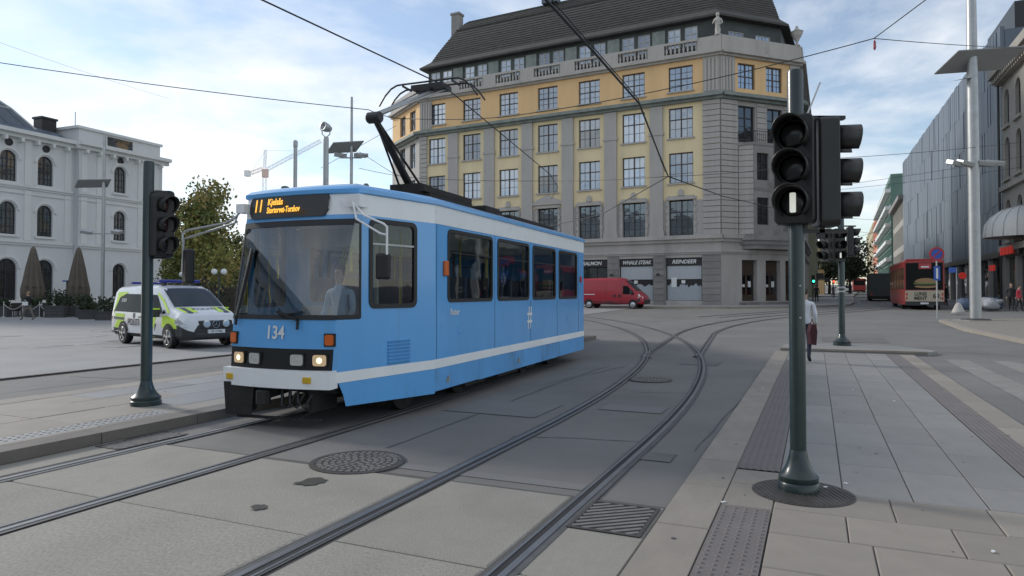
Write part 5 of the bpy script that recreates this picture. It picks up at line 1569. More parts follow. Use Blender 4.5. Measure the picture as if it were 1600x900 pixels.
# ------------------------------------------------------------------ traffic signals
def signal_pole(t, h, r=.065, base_r=.165, mt=None):
    mt = mt or K['polegreen']
    MB().lathe([(r, .1), (r, h-.02), (r*.92, h)], 20).build('pole', mt, t, smooth=False, autos=40)
    MB().lathe([(base_r, 0), (base_r, .06), (base_r*.93, .075), (base_r*.96, .09), (base_r*.96, .12), (base_r*.78, .15), (r*1.5, .21), (r*1.18, .28), (r*1.05, .33), (r*1.02, .335)], 28).build('pole_base', mt, t, autos=40)
def signal_head(t, loc, yaw, lit=None, w=.30, h=.92, lens_r=.105, vis=.22, mats=None, bracket=True, tub=.5):
    """yaw 0: looks towards -y"""
    hd = MB().prism_y(rrect(-w/2, w/2, -h/2, h/2, .05, 4), 0, .16).build('signal_head', K['sigblack'], t, loc, yaw, bevel=.012)
    for k in range(3):
        z = (1-k)*h*.31
        m = MB(); n = 14; R2 = lens_r*1.18
        vs = []
        a0, a1 = R_(-50), R_(230)
        for (yy, cut, rr) in ((0, 0, R2), (-vis, 1, R2*1.02)):
            for i in range(n+1):
                a = a0+(a1-a0)*i/n
                y = yy if not cut else -vis*(tub+(1-tub)*max(0, math.sin(a)*.5+.5))
                vs.append((rr*math.cos(a), y, z+rr*math.sin(a)))
        fs = [(i, i+1, n+2+i, n+1+i) for i in range(n)]
        m.add(vs, fs)
        v = m.build('visor', K['sigblack'], hd, smooth=True)
        s = v.modifiers.new('wall', 'SOLIDIFY'); s.thickness = .008
        m = MB(); m.T = Matrix.Translation((0, -.004, z)) @ Matrix.Rotation(R_(90), 4, 'X'); m.lathe([(lens_r, 0), (lens_r*.7, .012), (.001, .02)], 18)
        mt = (mats or {}).get(k, K['lens_off'])
        m.build('lens', mt, hd, smooth=True)
        if lit == k: MB().prism_y(rrect(-.024, .024, z-lens_r*.72, z+lens_r*.72, .01, 2), -.035, -.022).build('lit_bar', K['lens_white'], hd)
    return hd
# near signal
x, y = POLE_R
near = thing('traffic_signal', 'tall dark green tram signal standing on the near pavement', 'signal', (x, y, .036), 0, 'traffic signals')
signal_pole(near, 3.56)
signal_head(near, (-.06, -.09, 2.70), R_(-33), lit=2, w=.32, h=.92, lens_r=.115, vis=.24)
h2 = signal_head(near, (.335, .0, 2.68), R_(82), w=.30, h=.92, lens_r=.105, vis=.2, tub=.8)
MB().box(.02, .42, -.02, .04, 2.17, 2.2).box(.19, .235, -.02, .03, 2.12, 3.17).box(.02, .42, -.02, .04, 3.14, 3.17).build('bracket', K['sigblack'], near)
[MB().box(-.05, .09, -.02, .16, zz, zz+.04).build('bracket', K['sigblack'], near) for zz in (2.2, 3.16)]
MB().tube([(.1, .1, 3.1), (.35, .3, 3.55)], .008, 6).build('antenna', K['galv'], near)
for z in (1.45, 1.72): MB().sphere((-.0, -.066, z), .009, 8, 6).build('rivet', K['galv'], near)
t = thing('base_cover', 'round ribbed iron cover plate around the foot of the near signal', 'cover', (x, y-.08, .034), 0)
MB().lathe([(.40, 0), (.40, .004), (.001, .0045)], 40).build('plate', K['iron'], t)
for i in range(-9, 10):
    hw_ = math.sqrt(max(0, .38**2-(i*.04)**2)); MB().box(i*.04-.011, i*.04+.011, -hw_, hw_, .0045, .008).build('rib', K['iron'], t)
# far-side platform signal
xl, yl = (230-800)/F*9.6, 9.6
far = thing('traffic_signal', 'dark signal on the tram platform beside the police van', 'signal', (xl, yl, TOPL-.004), R_(0), 'traffic signals')
signal_pole(far, 3.42, r=.075, base_r=.2)
signal_head(far, (.25, -.02, 2.52), R_(60), w=.28, h=.90, lens_r=.10, vis=.2, mats={0: K['lens_red'], 1: K['lens_red']})
signal_head(far, (.16, .12, 2.56), R_(205), w=.28, h=.90, lens_r=.10, vis=.2)
[MB().box(.02, .3, .0, .05, zz, zz+.03).build('bracket', K['sigblack'], far) for zz in (2.05, 2.98)]
# signal on the island
xm, ym = (1315-800)/F*20.6, 20.6
isz = 0.10 + gz(*isl[1])
ms = thing('traffic_signal', 'tram signal on the small island with a lit white bar', 'signal', (xm, ym, isz), 0, 'traffic signals')
signal_pole(ms, 4.35, r=.09, base_r=.25)
signal_head(ms, (-.08, -.1, 3.02), R_(4), lit=2, w=.34, h=1.0, lens_r=.11)
signal_head(ms, (.36, 0, 3.12), R_(75), w=.3, h=.9)
signal_head(ms, (-.52, .0, 3.02), R_(-70), w=.36, h=1.0)
MB().box(-.55, .45, -.02, .03, 3.58, 3.62).build('bracket', K['sigblack'], ms)
for dx in (-.06, .06):
    m = MB(); m.T = Matrix.Translation((dx-.02, -.1, 4.22)) @ Matrix.Rotation(R_(90), 4, 'X'); m.lathe([(.05, 0), (.001, .02)], 12); m.build('warning_light', K['lens_amber'], ms)
text('40', .16, K['letter'], ms, (-.08, -.1, 4.0), UPR, bold=.004)
m = MB().lathe([(.115, 0), (.115, .05)], 14, (0, 0, 1.72)).lathe([(.115, 0), (.115, .05)], 14, (0, 0, 1.6)); m.build('pole_band', K['galv'], ms)
# ------------------------------------------------------------------ vehicles
class Body:
    """lofted vehicle shell: x forward, y left. stations: (x, zb, zt, W, Wr, belt, zs)"""
    def __init__(s, st): s.st = sorted(st)
    def at(s, x):
        st = s.st
        if x <= st[0][0]: return st[0]
        for a, b in zip(st[:-1], st[1:]):
            if x <= b[0]:
                t = (x-a[0])/(b[0]-a[0]); return tuple(p+(q-p)*t for p, q in zip(a, b))
        return st[-1]
    def ring(s, x):
        _, zb, zt, W, Wr, belt, zs = s.at(x)
        return [(0, zb), (W*.9, zb), (W, zb+.12), (W*1.0, (zb+.12)*.4+belt*.6), (W*.985, belt), (Wr, zs), (Wr-.05, zt-(zt-zs)*.35), (Wr-.14, zt-(zt-zs)*.08), (Wr*.45, zt), (0, zt+.005)]
    def side(s, x, z):
        r = s.ring(x)
        for a, b in zip(r[1:-1], r[2:]):
            if a[1] <= z <= b[1] and b[1] > a[1]: return a[0]+(b[0]-a[0])*(z-a[1])/(b[1]-a[1])
        return r[2][0]
    def top(s, x, y):
        r = s.ring(x); y = abs(y)
        for a, b in zip(r[5:-1], r[6:]):
            if b[0] <= y <= a[0] and a[0] > b[0]: return b[1]+(a[1]-b[1])*(y-b[0])/(a[0]-b[0])
        return r[5][1] if y > r[5][0] else r[-1][1]
    def mesh(s, m, mi=0, sub=4):
        xs = []
        for a, b in zip(s.st[:-1], s.st[1:]):
            for k in range(sub): xs.append(a[0]+(b[0]-a[0])*k/sub)
        xs.append(s.st[-1][0])
        vs = []
        for x in xs:
            r = s.ring(x); vs += [(x, -y, z) for y, z in r] + [(x, y, z) for y, z in reversed(r[1:-1])]
        k = 2*len(s.ring(0))-2
        fs = [(i*k+j, (i+1)*k+j, (i+1)*k+(j+1) % k, i*k+(j+1) % k) for i in range(len(xs)-1) for j in range(k)]
        fs += [tuple(range(k)), tuple(reversed([(len(xs)-1)*k+j for j in range(k)]))]
        m.add(vs, fs, mi); return m
    def panel(s, pts, sgn, off=.006, mb=None, dens=.25):
        """outline in (x,z) laid on the side; sgn -1: right-hand side"""
        mb = mb or MB()
        out = []
        for a, b in zip(pts, pts[1:]+pts[:1]):
            n = max(1, int(math.dist(a, b)/dens))
            for i in range(n): out.append((a[0]+(b[0]-a[0])*i/n, a[1]+(b[1]-a[1])*i/n))
        v = [(x, sgn*(s.side(x, z)+off), z) for x, z in out]
        n = len(v); cx = sum(p[0] for p in v)/n; cz = sum(p[2] for p in v)/n
        c = (cx, sgn*(s.side(cx, cz)+off), cz)
        mb.add(v+[c], [((i, (i+1) % n, n) if sgn < 0 else ((i+1) % n, i, n)) for i in range(n)]); return mb
    def toppanel(s, x0, x1, f0, f1, off=.006, nx=6, ny=10, mb=None, shape=None):
        """between x0..x1 and fractions f0..f1 of the half width"""
        mb = mb or MB(); vs = []
        for i in range(nx+1):
            x = x0+(x1-x0)*i/nx
            for j in range(ny+1):
                f = f0+(f1-f0)*j/ny; y = f*(s.at(x)[4]-.03); vs.append((x, y, s.top(x, y)))
        # lift along an average normal
        n = Vector((s.top(x0, 0)-s.top(x1, 0), 0, (x1-x0))); n.normalize()
        if n.z < 0: n = -n
        vs = [(v[0]+n.x*off, v[1], v[2]+n.z*off) for v in vs]
        fs = [(i*(ny+1)+j, (i+1)*(ny+1)+j, (i+1)*(ny+1)+j+1, i*(ny+1)+j+1) for i in range(nx) for j in range(ny)]
        mb.add(vs, fs); return mb
def wheel_parts(t, x, y, r, w, spokes=5, rim=None, arch=True, archr=None):
    sg = 1 if y > 0 else -1
    o = MB(); o.T = Matrix.Translation((x, y, r)) @ Matrix.Rotation(R_(-90*sg), 4, 'X')
    o.lathe([(r*.6, w/2-.05), (r*.6, -w/2), (r*.93, -w/2), (r, -w*.32), (r, w*.32), (r*.93, w/2), (r*.66, w/2), (r*.62, w/2-.05), (.001, w/2-.06)], 28)
    wh = o.build('wheel', K['black'], t, autos=50)
    m = MB(); m.T = Matrix.Translation((x, y+sg*w*.5, r)) @ Matrix.Rotation(R_(-90*sg), 4, 'X')
    m.lathe([(r*.68, -.01), (r*.64, .01), (r*.60, .0), (r*.60, -.05)], 28, cap=False)
    if spokes:
        for k in range(spokes):
            a = 2*math.pi*k/spokes+.3
            for d in (-.13, .13):
                m.bar((r*.1*math.cos(a), r*.1*math.sin(a), 0), (r*.62*math.cos(a+d), r*.62*math.sin(a+d), 0), r*.13, .03)
        m.lathe([(r*.16, -.03), (r*.16, .02), (.001, .025)], 14)
    else:
        m.lathe([(r*.60, -.02), (r*.35, .01), (r*.2, .03), (.001, .03)], 20)
    m.build('rim', rim or K['steel'], wh)
    m = MB(); m.T = Matrix.Translation((x, y+sg*(w*.5-.06), r)) @ Matrix.Rotation(R_(-90*sg), 4, 'X'); m.lathe([(r*.62, -.02), (.001, -.02)], 20); m.build('hub_shadow', K['black'], wh)
    return wh
def arch_panel(b, t, x, r, sgn, mt, z0=.25):
    pts = [(x+r*1.17*math.cos(a), .0+r+r*1.17*math.sin(a)) for a in [math.pi*i/14 for i in range(15)]]
    pts = [(x+r*1.17, z0)] + pts + [(x-r*1.17, z0)]
    pts = [(p[0], max(p[1], z0)) for p in pts]
    b.panel(pts, sgn, .010, dens=1).build('wheel_arch', mt, t)

K['polwhite'] = mat('police_white', (0.62, 0.65, 0.68), 0.25, var=0.04, coat=.4)
K['neon'] = mat('fluorescent_yellow', (0.52, 0.78, 0.02), 0.4, var=0.04)
K['plastic'] = mat('dark_plastic', (0.035, 0.036, 0.038), 0.6, var=0.1)
K['vglass'] = glass('van_glass', (0.16, 0.18, 0.19), 1.0, 1.6)
K['vglassdark'] = mat('tinted_glass', (0.012, 0.014, 0.016), 0.08, var=0, spec=.04)
K['wsdark'] = mat('van_windscreen', (0.03, 0.04, 0.055), 0.05, var=0, spec=.3)
K['bluelamp'] = mat('blue_lightbar', (0.02, 0.03, 0.22), 0.2, var=0.1)
K['policeblue'] = mat('police_navy', (0.02, 0.03, 0.06), 0.4, var=0)
pv = thing('police_van', 'white and fluorescent yellow police van parked on the plaza', 'van', (-10.95, 22.25, gz(-11, 22)+.02), math.atan2(-.629, .778))
PB = Body([(-2.62, .42, 1.45, .90, .80, .95, 1.40), (-2.58, .32, 1.80, .945, .80, .98, 1.68), (-2.45, .28, 1.88, .96, .80, .98, 1.70), (-1.0, .26, 1.92, .965, .81, .98, 1.72), (.35, .26, 1.90, .965, .80, .98, 1.70),
           (.75, .26, 1.80, .965, .79, .98, 1.64), (1.62, .26, 1.22, .955, .86, .98, 1.14), (2.1, .26, 1.10, .94, .82, .92, 1.02), (2.38, .26, .98, .90, .76, .80, .92), (2.52, .28, .86, .80, .68, .66, .82), (2.60, .34, .74, .66, .56, .55, .70)])
m = PB.mesh(MB(), sub=5)
for i, f in enumerate(m.f):
    cx = sum(m.v[k][0] for k in f)/len(f); j = i % 18
    if (cx > 1.9 and j in (0, 1, 2, 15, 16, 17)) or j in (0, 1, 16, 17) or (len(f) > 6 and cx > 2): m.m[i] = 1
m.build('body', [K['polwhite'], K['plastic']], pv, autos=35)
for sg in (-1, 1):
    PB.panel([(-2.40, 1.06), (-.02, 1.03), (-.02, 1.62), (-2.22, 1.64), (-2.36, 1.5)], sg, .008).build('side_glass', K['vglassdark'], pv)
    PB.panel([(.10, 1.03), (1.02, 1.03), (1.10, 1.10), (.55, 1.60), (.10, 1.62)], sg, .008).build('door_glass', K['vglassdark'], pv)
    PB.panel([(1.10, 1.03), (1.36, 1.05), (1.18, 1.16)], sg, .008).build('quarter_glass', K['vglassdark'], pv)
    PB.panel([(-2.60, .52), (-1.72, .52), (-1.55, .70), (-1.52, .98), (-2.60, 1.0)], sg, .006).build('livery_block', K['neon'], pv)
    PB.panel([(-2.58, .80), (-1.56, .78), (-1.54, .86), (-2.58, .89)], sg, .009).build('livery_stripe', K['policeblue'], pv)
    PB.panel([(-2.62, 1.0), (-2.42, 1.02), (-2.38, 1.50), (-2.2, 1.655), (-1.6, 1.665), (-1.6, 1.70), (-2.36, 1.69), (-2.6, 1.45)], sg, .010).build('livery_edge', K['neon'], pv)
    PB.panel([(1.15, .62), (2.1, .60), (2.05, .86), (1.5, .97), (1.18, .97)], sg, .006).build('livery_block', K['neon'], pv)
    PB.panel([(.42, .30), (.58, .30), (.78, .96), (.60, .96)], sg, .006).build('livery_stripe', K['neon'], pv)
    PB.panel([(.02, .30), (.18, .30), (.38, .96), (.20, .96)], sg, .006).build('livery_stripe', K['neon'], pv)
    PB.panel([(.60, .30), (.70, .30), (.80, .72), (.70, .72)], sg, .007).build('livery_bar', K['policeblue'], pv)
    PB.panel([(.22, .30), (.32, .30), (.42, .72), (.32, .72)], sg, .007).build('livery_bar', K['policeblue'], pv)
    PB.panel([(.55, 1.62), (.95, 1.42), (1.5, 1.04), (1.56, 1.08), (1.0, 1.48), (.58, 1.68)], sg, .010).build('livery_edge', K['neon'], pv)
    PB.panel([(-2.60, .36), (-1.97, .34), (-1.97, .50), (-2.60, .54)], sg, .012).build('rear_cladding', K['plastic'], pv)
    PB.panel([(2.02, .73), (2.50, .66), (2.50, .72), (2.2, .84), (2.0, .86)], sg, .025, dens=.08).build('headlight', K['lampclear'], pv)
    PB.panel([(.05, .28), (.06, .28), (.07, 1.0), (.06, 1.0)], sg, .009).build('door_seam', K['plastic'], pv)
    for (x, z) in ((-.35, .9), (.2, .9)): MB().box(-.1, .1, -.02, .02, -.015, .015).build('door_handle', K['plastic'], pv, (x, sg*(PB.side(x, z)+.015), z))
    o = MB().box(-.09, .09, -.12, .12, -.13, .13).build('mirror', K['plastic'], pv, (1.02, sg*1.10, 1.06), bevel=.03)
    MB().box(-.085, .095, -.11, .11, .10, .14).build('mirror_cap', K['neon'], o)
    o = text('POLITI', .30, K['policeblue'], pv, (0, 0, 0), UPR, 'CENTER', bold=.004)
    if sg < 0: o.location = (-.80, -(PB.side(-.8, .7)+.016), .72)
    else: o.location = (-.80, PB.side(-.8, .7)+.016, .72); o.rotation_euler = (0, 0, math.pi)
    o = MB().prism_y([(-.05, -.06), (0, -.09), (.05, -.06), (.06, .04), (.03, .09), (-.03, .09), (-.06, .04)], -.002, .002).build('crest', K['policeblue'], pv, (-.8, sg*(PB.side(-.8, .95)+.012), .93))
    o = text('02800', .16, K['letter'], pv, (0, 0, 0), UPR, 'CENTER')
    if sg < 0: o.location = (-1.75, -(PB.side(-1.75, 1.4)+.014), 1.42); o.rotation_euler = (R_(-12), 0, 0)
    else: o.location = (-1.75, (PB.side(-1.75, 1.4)+.014), 1.42); o.rotation_euler = (R_(12), 0, math.pi)
    for xw in (-1.6, 1.6):
        arch_panel(PB, pv, xw, .345, sg, K['black'], .27)
        wheel_parts(pv, xw, sg*.875, .335, .23, 5)
PB.toppanel(.72, 1.58, -.93, .93, .012, 8, 12).build('windscreen', K['wsdark'], pv, smooth=True)
PB.toppanel(1.64, 2.15, .40, .92, .006).build('bonnet_stripe', K['neon'], pv); PB.toppanel(1.64, 2.15, -.92, -.40, .006).build('bonnet_stripe', K['neon'], pv)
PB.toppanel(1.66, 2.20, .62, .82, .009).build('bonnet_bar', K['policeblue'], pv); PB.toppanel(1.66, 2.20, -.82, -.62, .009).build('bonnet_bar', K['policeblue'], pv)
o = text('POLITI', .26, K['policeblue'], pv, (0, 0, 0), Matrix.Rotation(R_(90), 4, 'Z'), 'CENTER'); o.location = (1.88, 0, 1.178); o.rotation_euler = (0, R_(13.5), 0)
MB().box(2.40, 2.61, -.52, .52, .60, .84).build('grille', K['plastic'], pv, bevel=.03)
MB().box(2.45, 2.64, -.62, .62, .30, .50).build('front_bumper', K['plastic'], pv, bevel=.06)
MB().box(2.60, 2.655, -.26, .26, .46, .57).build('number_plate', K['white'], pv)
o = text('EF 41966', .09, K['policeblue'], pv, (0, 0, 0), Matrix.Rotation(R_(90), 4, 'Z') @ UPR, 'CENTER'); o.location = (2.658, 0, .515)
for y in (-.3, .3):
    m = MB(); m.T = Matrix.Translation((2.60, y, .74)) @ Matrix.Rotation(R_(90), 4, 'Y'); m.lathe([(.11, 0), (.11, .05), (.08, .06), (.001, .06)], 18); m.build('auxiliary_lamp', K['lampclear'], pv)
m = MB(); m.T = Matrix.Translation((2.61, 0, .73)) @ Matrix.Rotation(R_(90), 4, 'Y')
ring = [(.11*math.cos(2*math.pi*i/20), .11*math.sin(2*math.pi*i/20), .01) for i in range(21)]
m.tube(ring, .01, 6)
for k in range(3): a = math.pi+2*math.pi*k/3; m.tube([(0, 0, .01), (.1*math.cos(a), .1*math.sin(a), .01)], [.012, .004], 6)
m.build('star_badge', K['steel'], pv)
lb = MB().box(-.16, .16, -.66, .66, 1.99, 2.09).build('light_bar', K['bluelamp'], pv, (.15, 0, 0), bevel=.03)
MB().box(-.1, .1, -.5, -.4, 1.90, 2.0).box(-.1, .1, .4, .5, 1.9, 2.0).build('light_bar_foot', K['plastic'], lb)
MB().box(-.12, .12, -.55, .55, 1.99, 2.07).build('rear_light_bar', K['bluelamp'], pv, (-2.1, 0, -.03), bevel=.02)

# red van by the kerb
K['vanred'] = mat('van_red', (0.36, 0.016, 0.03), 0.3, var=0.05, coat=.3)
rvx, rvy = bl(-8.0, -6.3)
rv = thing('delivery_van', 'red high roofed delivery van parked outside the ochre corner building', 'van', (rvx, rvy, gz(rvx, rvy)), math.atan2(-.468, .884))
RB = Body([(-3.0, .45, 2.45, .98, .88, 1.1, 2.2), (-2.95, .40, 2.62, 1.02, .90, 1.1, 2.36), (-1.0, .38, 2.68, 1.025, .90, 1.1, 2.40), (.9, .38, 2.66, 1.025, .90, 1.1, 2.38), (1.35, .38, 2.45, 1.02, .86, 1.1, 2.22),
           (2.35, .38, 1.50, 1.0, .86, 1.1, 1.42), (2.75, .38, 1.22, .95, .80, 1.0, 1.14), (2.95, .40, 1.0, .86, .7, .82, .94), (3.02, .45, .8, .75, .6, .6, .76)])
RB.mesh(MB()).build('body', K['vanred'], rv, autos=35)
for sg in (-1, 1):
    RB.panel([(1.15, 1.25), (2.15, 1.22), (2.05, 1.40), (1.55, 1.95), (1.15, 1.98)], sg, .01).build('door_glass', K['vglassdark'], rv)
    RB.panel([(-2.95, .40), (2.95, .45), (2.9, .62), (-2.95, .62)], sg, .012).build('side_sill', K['plastic'], rv)
    RB.panel([(-2.4, 1.20), (-1.4, 1.20), (-1.4, 1.26), (-2.4, 1.26)], sg, .012).build('side_marking', K['white'], rv)
    for x in (1.0, -.4): RB.panel([(x, .62), (x+.02, .62), (x+.02, 2.3), (x, 2.3)], sg, .008).build('door_seam', K['plastic'], rv)
    RB.panel([(2.45, .95), (2.9, .88), (2.85, 1.05), (2.5, 1.28)], sg, .014).build('headlight', K['lampclear'], rv)
    RB.panel([(2.3, .42), (2.98, .46), (2.92, .85), (2.55, .88), (2.3, .65)], sg, .016).build('front_cladding', K['plastic'], rv)
    MB().box(-.1, .1, -.12, .12, -.2, .2).build('mirror', K['plastic'], rv, (1.95, sg*1.16, 1.42), bevel=.03)
    MB().box(-.1, .1, -.03, .03, -.1, .1).build('door_handle', K['plastic'], rv, (.85, sg*1.04, 1.1)); MB().box(-.1, .1, -.03, .03, -.1, .1).build('door_handle', K['plastic'], rv, (.4, sg*1.04, 1.1))
    for xw in (-1.95, 2.05):
        arch_panel(RB, rv, xw, .37, sg, K['black'], .38); wheel_parts(rv, xw, sg*.93, .36, .24, 0)
RB.toppanel(1.38, 2.3, -.92, .92, .012).build('windscreen', K['wsdark'], rv, smooth=True)
MB().box(2.8, 3.06, -.8, .8, .42, .8).build('front_bumper', K['plastic'], rv, bevel=.06)

# coach standing in the bay
K['busred'] = mat('coach_red', (0.30, 0.02, 0.022), 0.35, var=0.06, coat=.2)
K['buscream'] = mat('advert_cream', (0.46, 0.40, 0.30), 0.5, var=0.05)
bx_, by_ = 30.2, 50.0
bz_ = gz(bx_, by_)+.005
coach = thing('coach', 'tall red coach seen from behind with a burger advert across its back', 'bus', (bx_, by_, bz_), -R_(24.5))
W2, HB = 1.27, 3.75
m = MB().box(-W2, W2, .04, 12.0, .35, 1.55).box(-W2, W2, .04, 12, 3.1, HB-.12).box(-W2+.12, W2-.12, .15, 11.9, HB-.12, HB)
m.build('body', K['busred'], coach, bevel=.06)
MB().box(-W2+.02, W2-.02, .06, 11.98, 1.55, 3.1).build('side_glass', K['vglassdark'], coach)
for y in (.04, 2.0, 4.2, 6.4, 8.6, 10.8): MB().box(-W2-.003, W2+.003, y, y+.12, 1.5, 3.15).build('window_pillar', K['busred'], coach)
MB().box(-W2+.04, W2-.04, -.01, .05, .62, 1.42).build('advert_panel', K['buscream'], coach)
MB().box(-W2+.1, W2-.1, -.01, .05, 1.48, 3.45).build('rear_glass', K['vglassdark'], coach, bevel=.02)
text('LUNSJ', .36, K['shop_dark'], coach, (-.25, -.015, 1.16), UPR, bold=.012, sx=.8); text('MENY', .36, K['shop_dark'], coach, (-.25, -.015, .84), UPR, bold=.012, sx=.85); text('69,', .5, K['shop_dark'], coach, (.78, -.015, 1.0), UPR, bold=.012, sx=.85)
# the burger on the rear window print: stacked flat shapes
K['bun'] = mat('print_bun', (0.32, 0.20, 0.09), .5, var=.2, scale=12); K['lettuce'] = mat('print_lettuce', (0.12, 0.2, 0.05), .5, var=.3, scale=14); K['patty'] = mat('print_patty', (0.05, 0.028, 0.02), .6, var=.3, scale=14)
def lobe(cx, cz, w, h, flat):
    return [(cx+w*math.cos(a), cz+(h if math.sin(a) > 0 else flat)*math.sin(a)) for a in [2*math.pi*i/24 for i in range(24)]]
for k, (cz, w, h, fl, mt) in enumerate(((1.72, .72, .08, .12, 'bun'), (1.82, .78, .09, .07, 'patty'), (1.93, .82, .07, .06, 'lettuce'), (2.03, .72, .3, .06, 'bun'))):
    MB().prism_y(lobe(.1, cz, w, h, fl), -.020-k*.003, -.011).build('advert_burger', K[mt], coach)
MB().box(-.35, .45, -.02, -.011, 3.0, 3.42).build('advert_badge', K['vanred'], coach); MB().box(-.2, .3, -.024, -.02, 3.1, 3.2).build('advert_badge_text', K['letter'], coach)
for s in (-1, 1):
    for z in (.85, 1.15): MB().box(s*1.13-.05, s*1.13+.05, -.03, .0, z-.1, z+.1).build('tail_lamp', K['redlens'], coach)
    wheel_parts(coach, 0, 0, .45, .3, 0).hide_render = False
for o in [c for c in coach.children if c.name.startswith('wheel')]:
    for g in list(o.children): bpy.data.objects.remove(g)
    bpy.data.objects.remove(o)
for y in (2.6, 9.4):
    for s in (-1, 1):
        m = MB(); m.T = Matrix.Translation((s*1.1, y, .48)) @ Matrix.Rotation(R_(90), 4, 'Y'); m.lathe([(.3, -.15), (.48, -.15), (.48, .15), (.3, .15), (.3, .1), (.1, .12)], 20); m.build('wheel', K['black'], coach)
MB().box(-W2+.05, W2-.05, .0, .1, .34, .6).build('rear_bumper', K['plastic'], coach); MB().box(-.26, .26, -.01, .0, .42, .54).build('number_plate', K['white'], coach)
# lorry ahead of the coach, red bus far off
def box_vehicle(name, label, cat, px, py_base, D, w, h, L, mt, glass_z=None, lamp=None):
    x = (px-800)/F*D; z = gz(x, D)
    t = thing(name, label, cat, (x, D, z), -R_(25))
    MB().box(-w/2, w/2, 0, L, .5, h).build('body', mt, t, bevel=.05)
    MB().box(-w/2+.1, w/2-.1, .1, L-.1, .2, .5).build('chassis', K['dark'], t)
    for y in (L*.2, L*.8):
        for s in (-1, 1):
            m = MB(); m.T = Matrix.Translation((s*(w/2-.15), y, .45)) @ Matrix.Rotation(R_(90), 4, 'Y'); m.lathe([(.2, -.14), (.45, -.14), (.45, .14), (.2, .14)], 16); m.build('wheel', K['black'], t)
    if glass_z: MB().box(-w/2+.15, w/2-.15, -.02, .1, *glass_z).build('rear_window', K['vglassdark'], t)
    for s in (-1, 1): MB().box(s*(w/2-.2)-.08, s*(w/2-.2)+.08, -.03, 0, .7, .9).build('tail_lamp', lamp if (lamp and s > 0) else K['redlens'], t)
    return t
K['lorry'] = mat('lorry_grey', (.05, .055, .055), .6, var=.1)
box_vehicle('lorry', 'dark box lorry standing ahead of the coach', 'lorry', 1378, 470, 76, 2.4, 3.1, 7, K['lorry'], None, K['lens_amber'])
box_vehicle('city_bus', 'red city bus far up the side street', 'bus', 1343, 458, 150, 2.5, 3.1, 11, K['busred'], (1.6, 2.7))
c = box_vehicle('parked_car', 'small pale car far up the street beside the red bus', 'car', 1325, 455, 140, 1.75, 1.05, 4, K['white'])
MB().prism([(-.75, .6), (.75, .6), (.75, 3.0), (-.75, 3.0)], 1.05, 1.5).build('cabin', K['vglassdark'], c)
c = box_vehicle('parked_car', 'white and dark estate car at the end of the street', 'car', 1319, 455, 185, 1.75, 1.05, 4, K['galv'])
MB().prism([(-.75, .6), (.75, .6), (.75, 3.0), (-.75, 3.0)], 1.05, 1.5).build('cabin', K['vglassdark'], c)

# ------------------------------------------------------------------ people
def skin_mesh(joints, edges, radii, name, sub=2):
    me = bpy.data.meshes.new('tmp'); me.from_pydata([Vector(j) for j in joints], edges, [])
    ob = bpy.data.objects.new('tmp', me); COL.objects.link(ob)
    ob.modifiers.new('skin', 'SKIN').use_smooth_shade = True
    for i, v in enumerate(me.skin_vertices[0].data):
        r = radii[i]; v.radius = r if isinstance(r, tuple) else (r, r); v.use_root = (i == 0)
    sb = ob.modifiers.new('sub', 'SUBSURF'); sb.levels = sub; sb.render_levels = sub
    dg = bpy.context.evaluated_depsgraph_get(); dg.update()
    out = bpy.data.meshes.new_from_object(ob.evaluated_get(dg)); out.name = name
    bpy.data.objects.remove(ob); bpy.data.meshes.remove(me)
    return out
PM = {}
def pmat(name, col, rough=.85):
    if name not in PM: PM[name] = mat(name, col, rough, var=.15, scale=8)
    return PM[name]
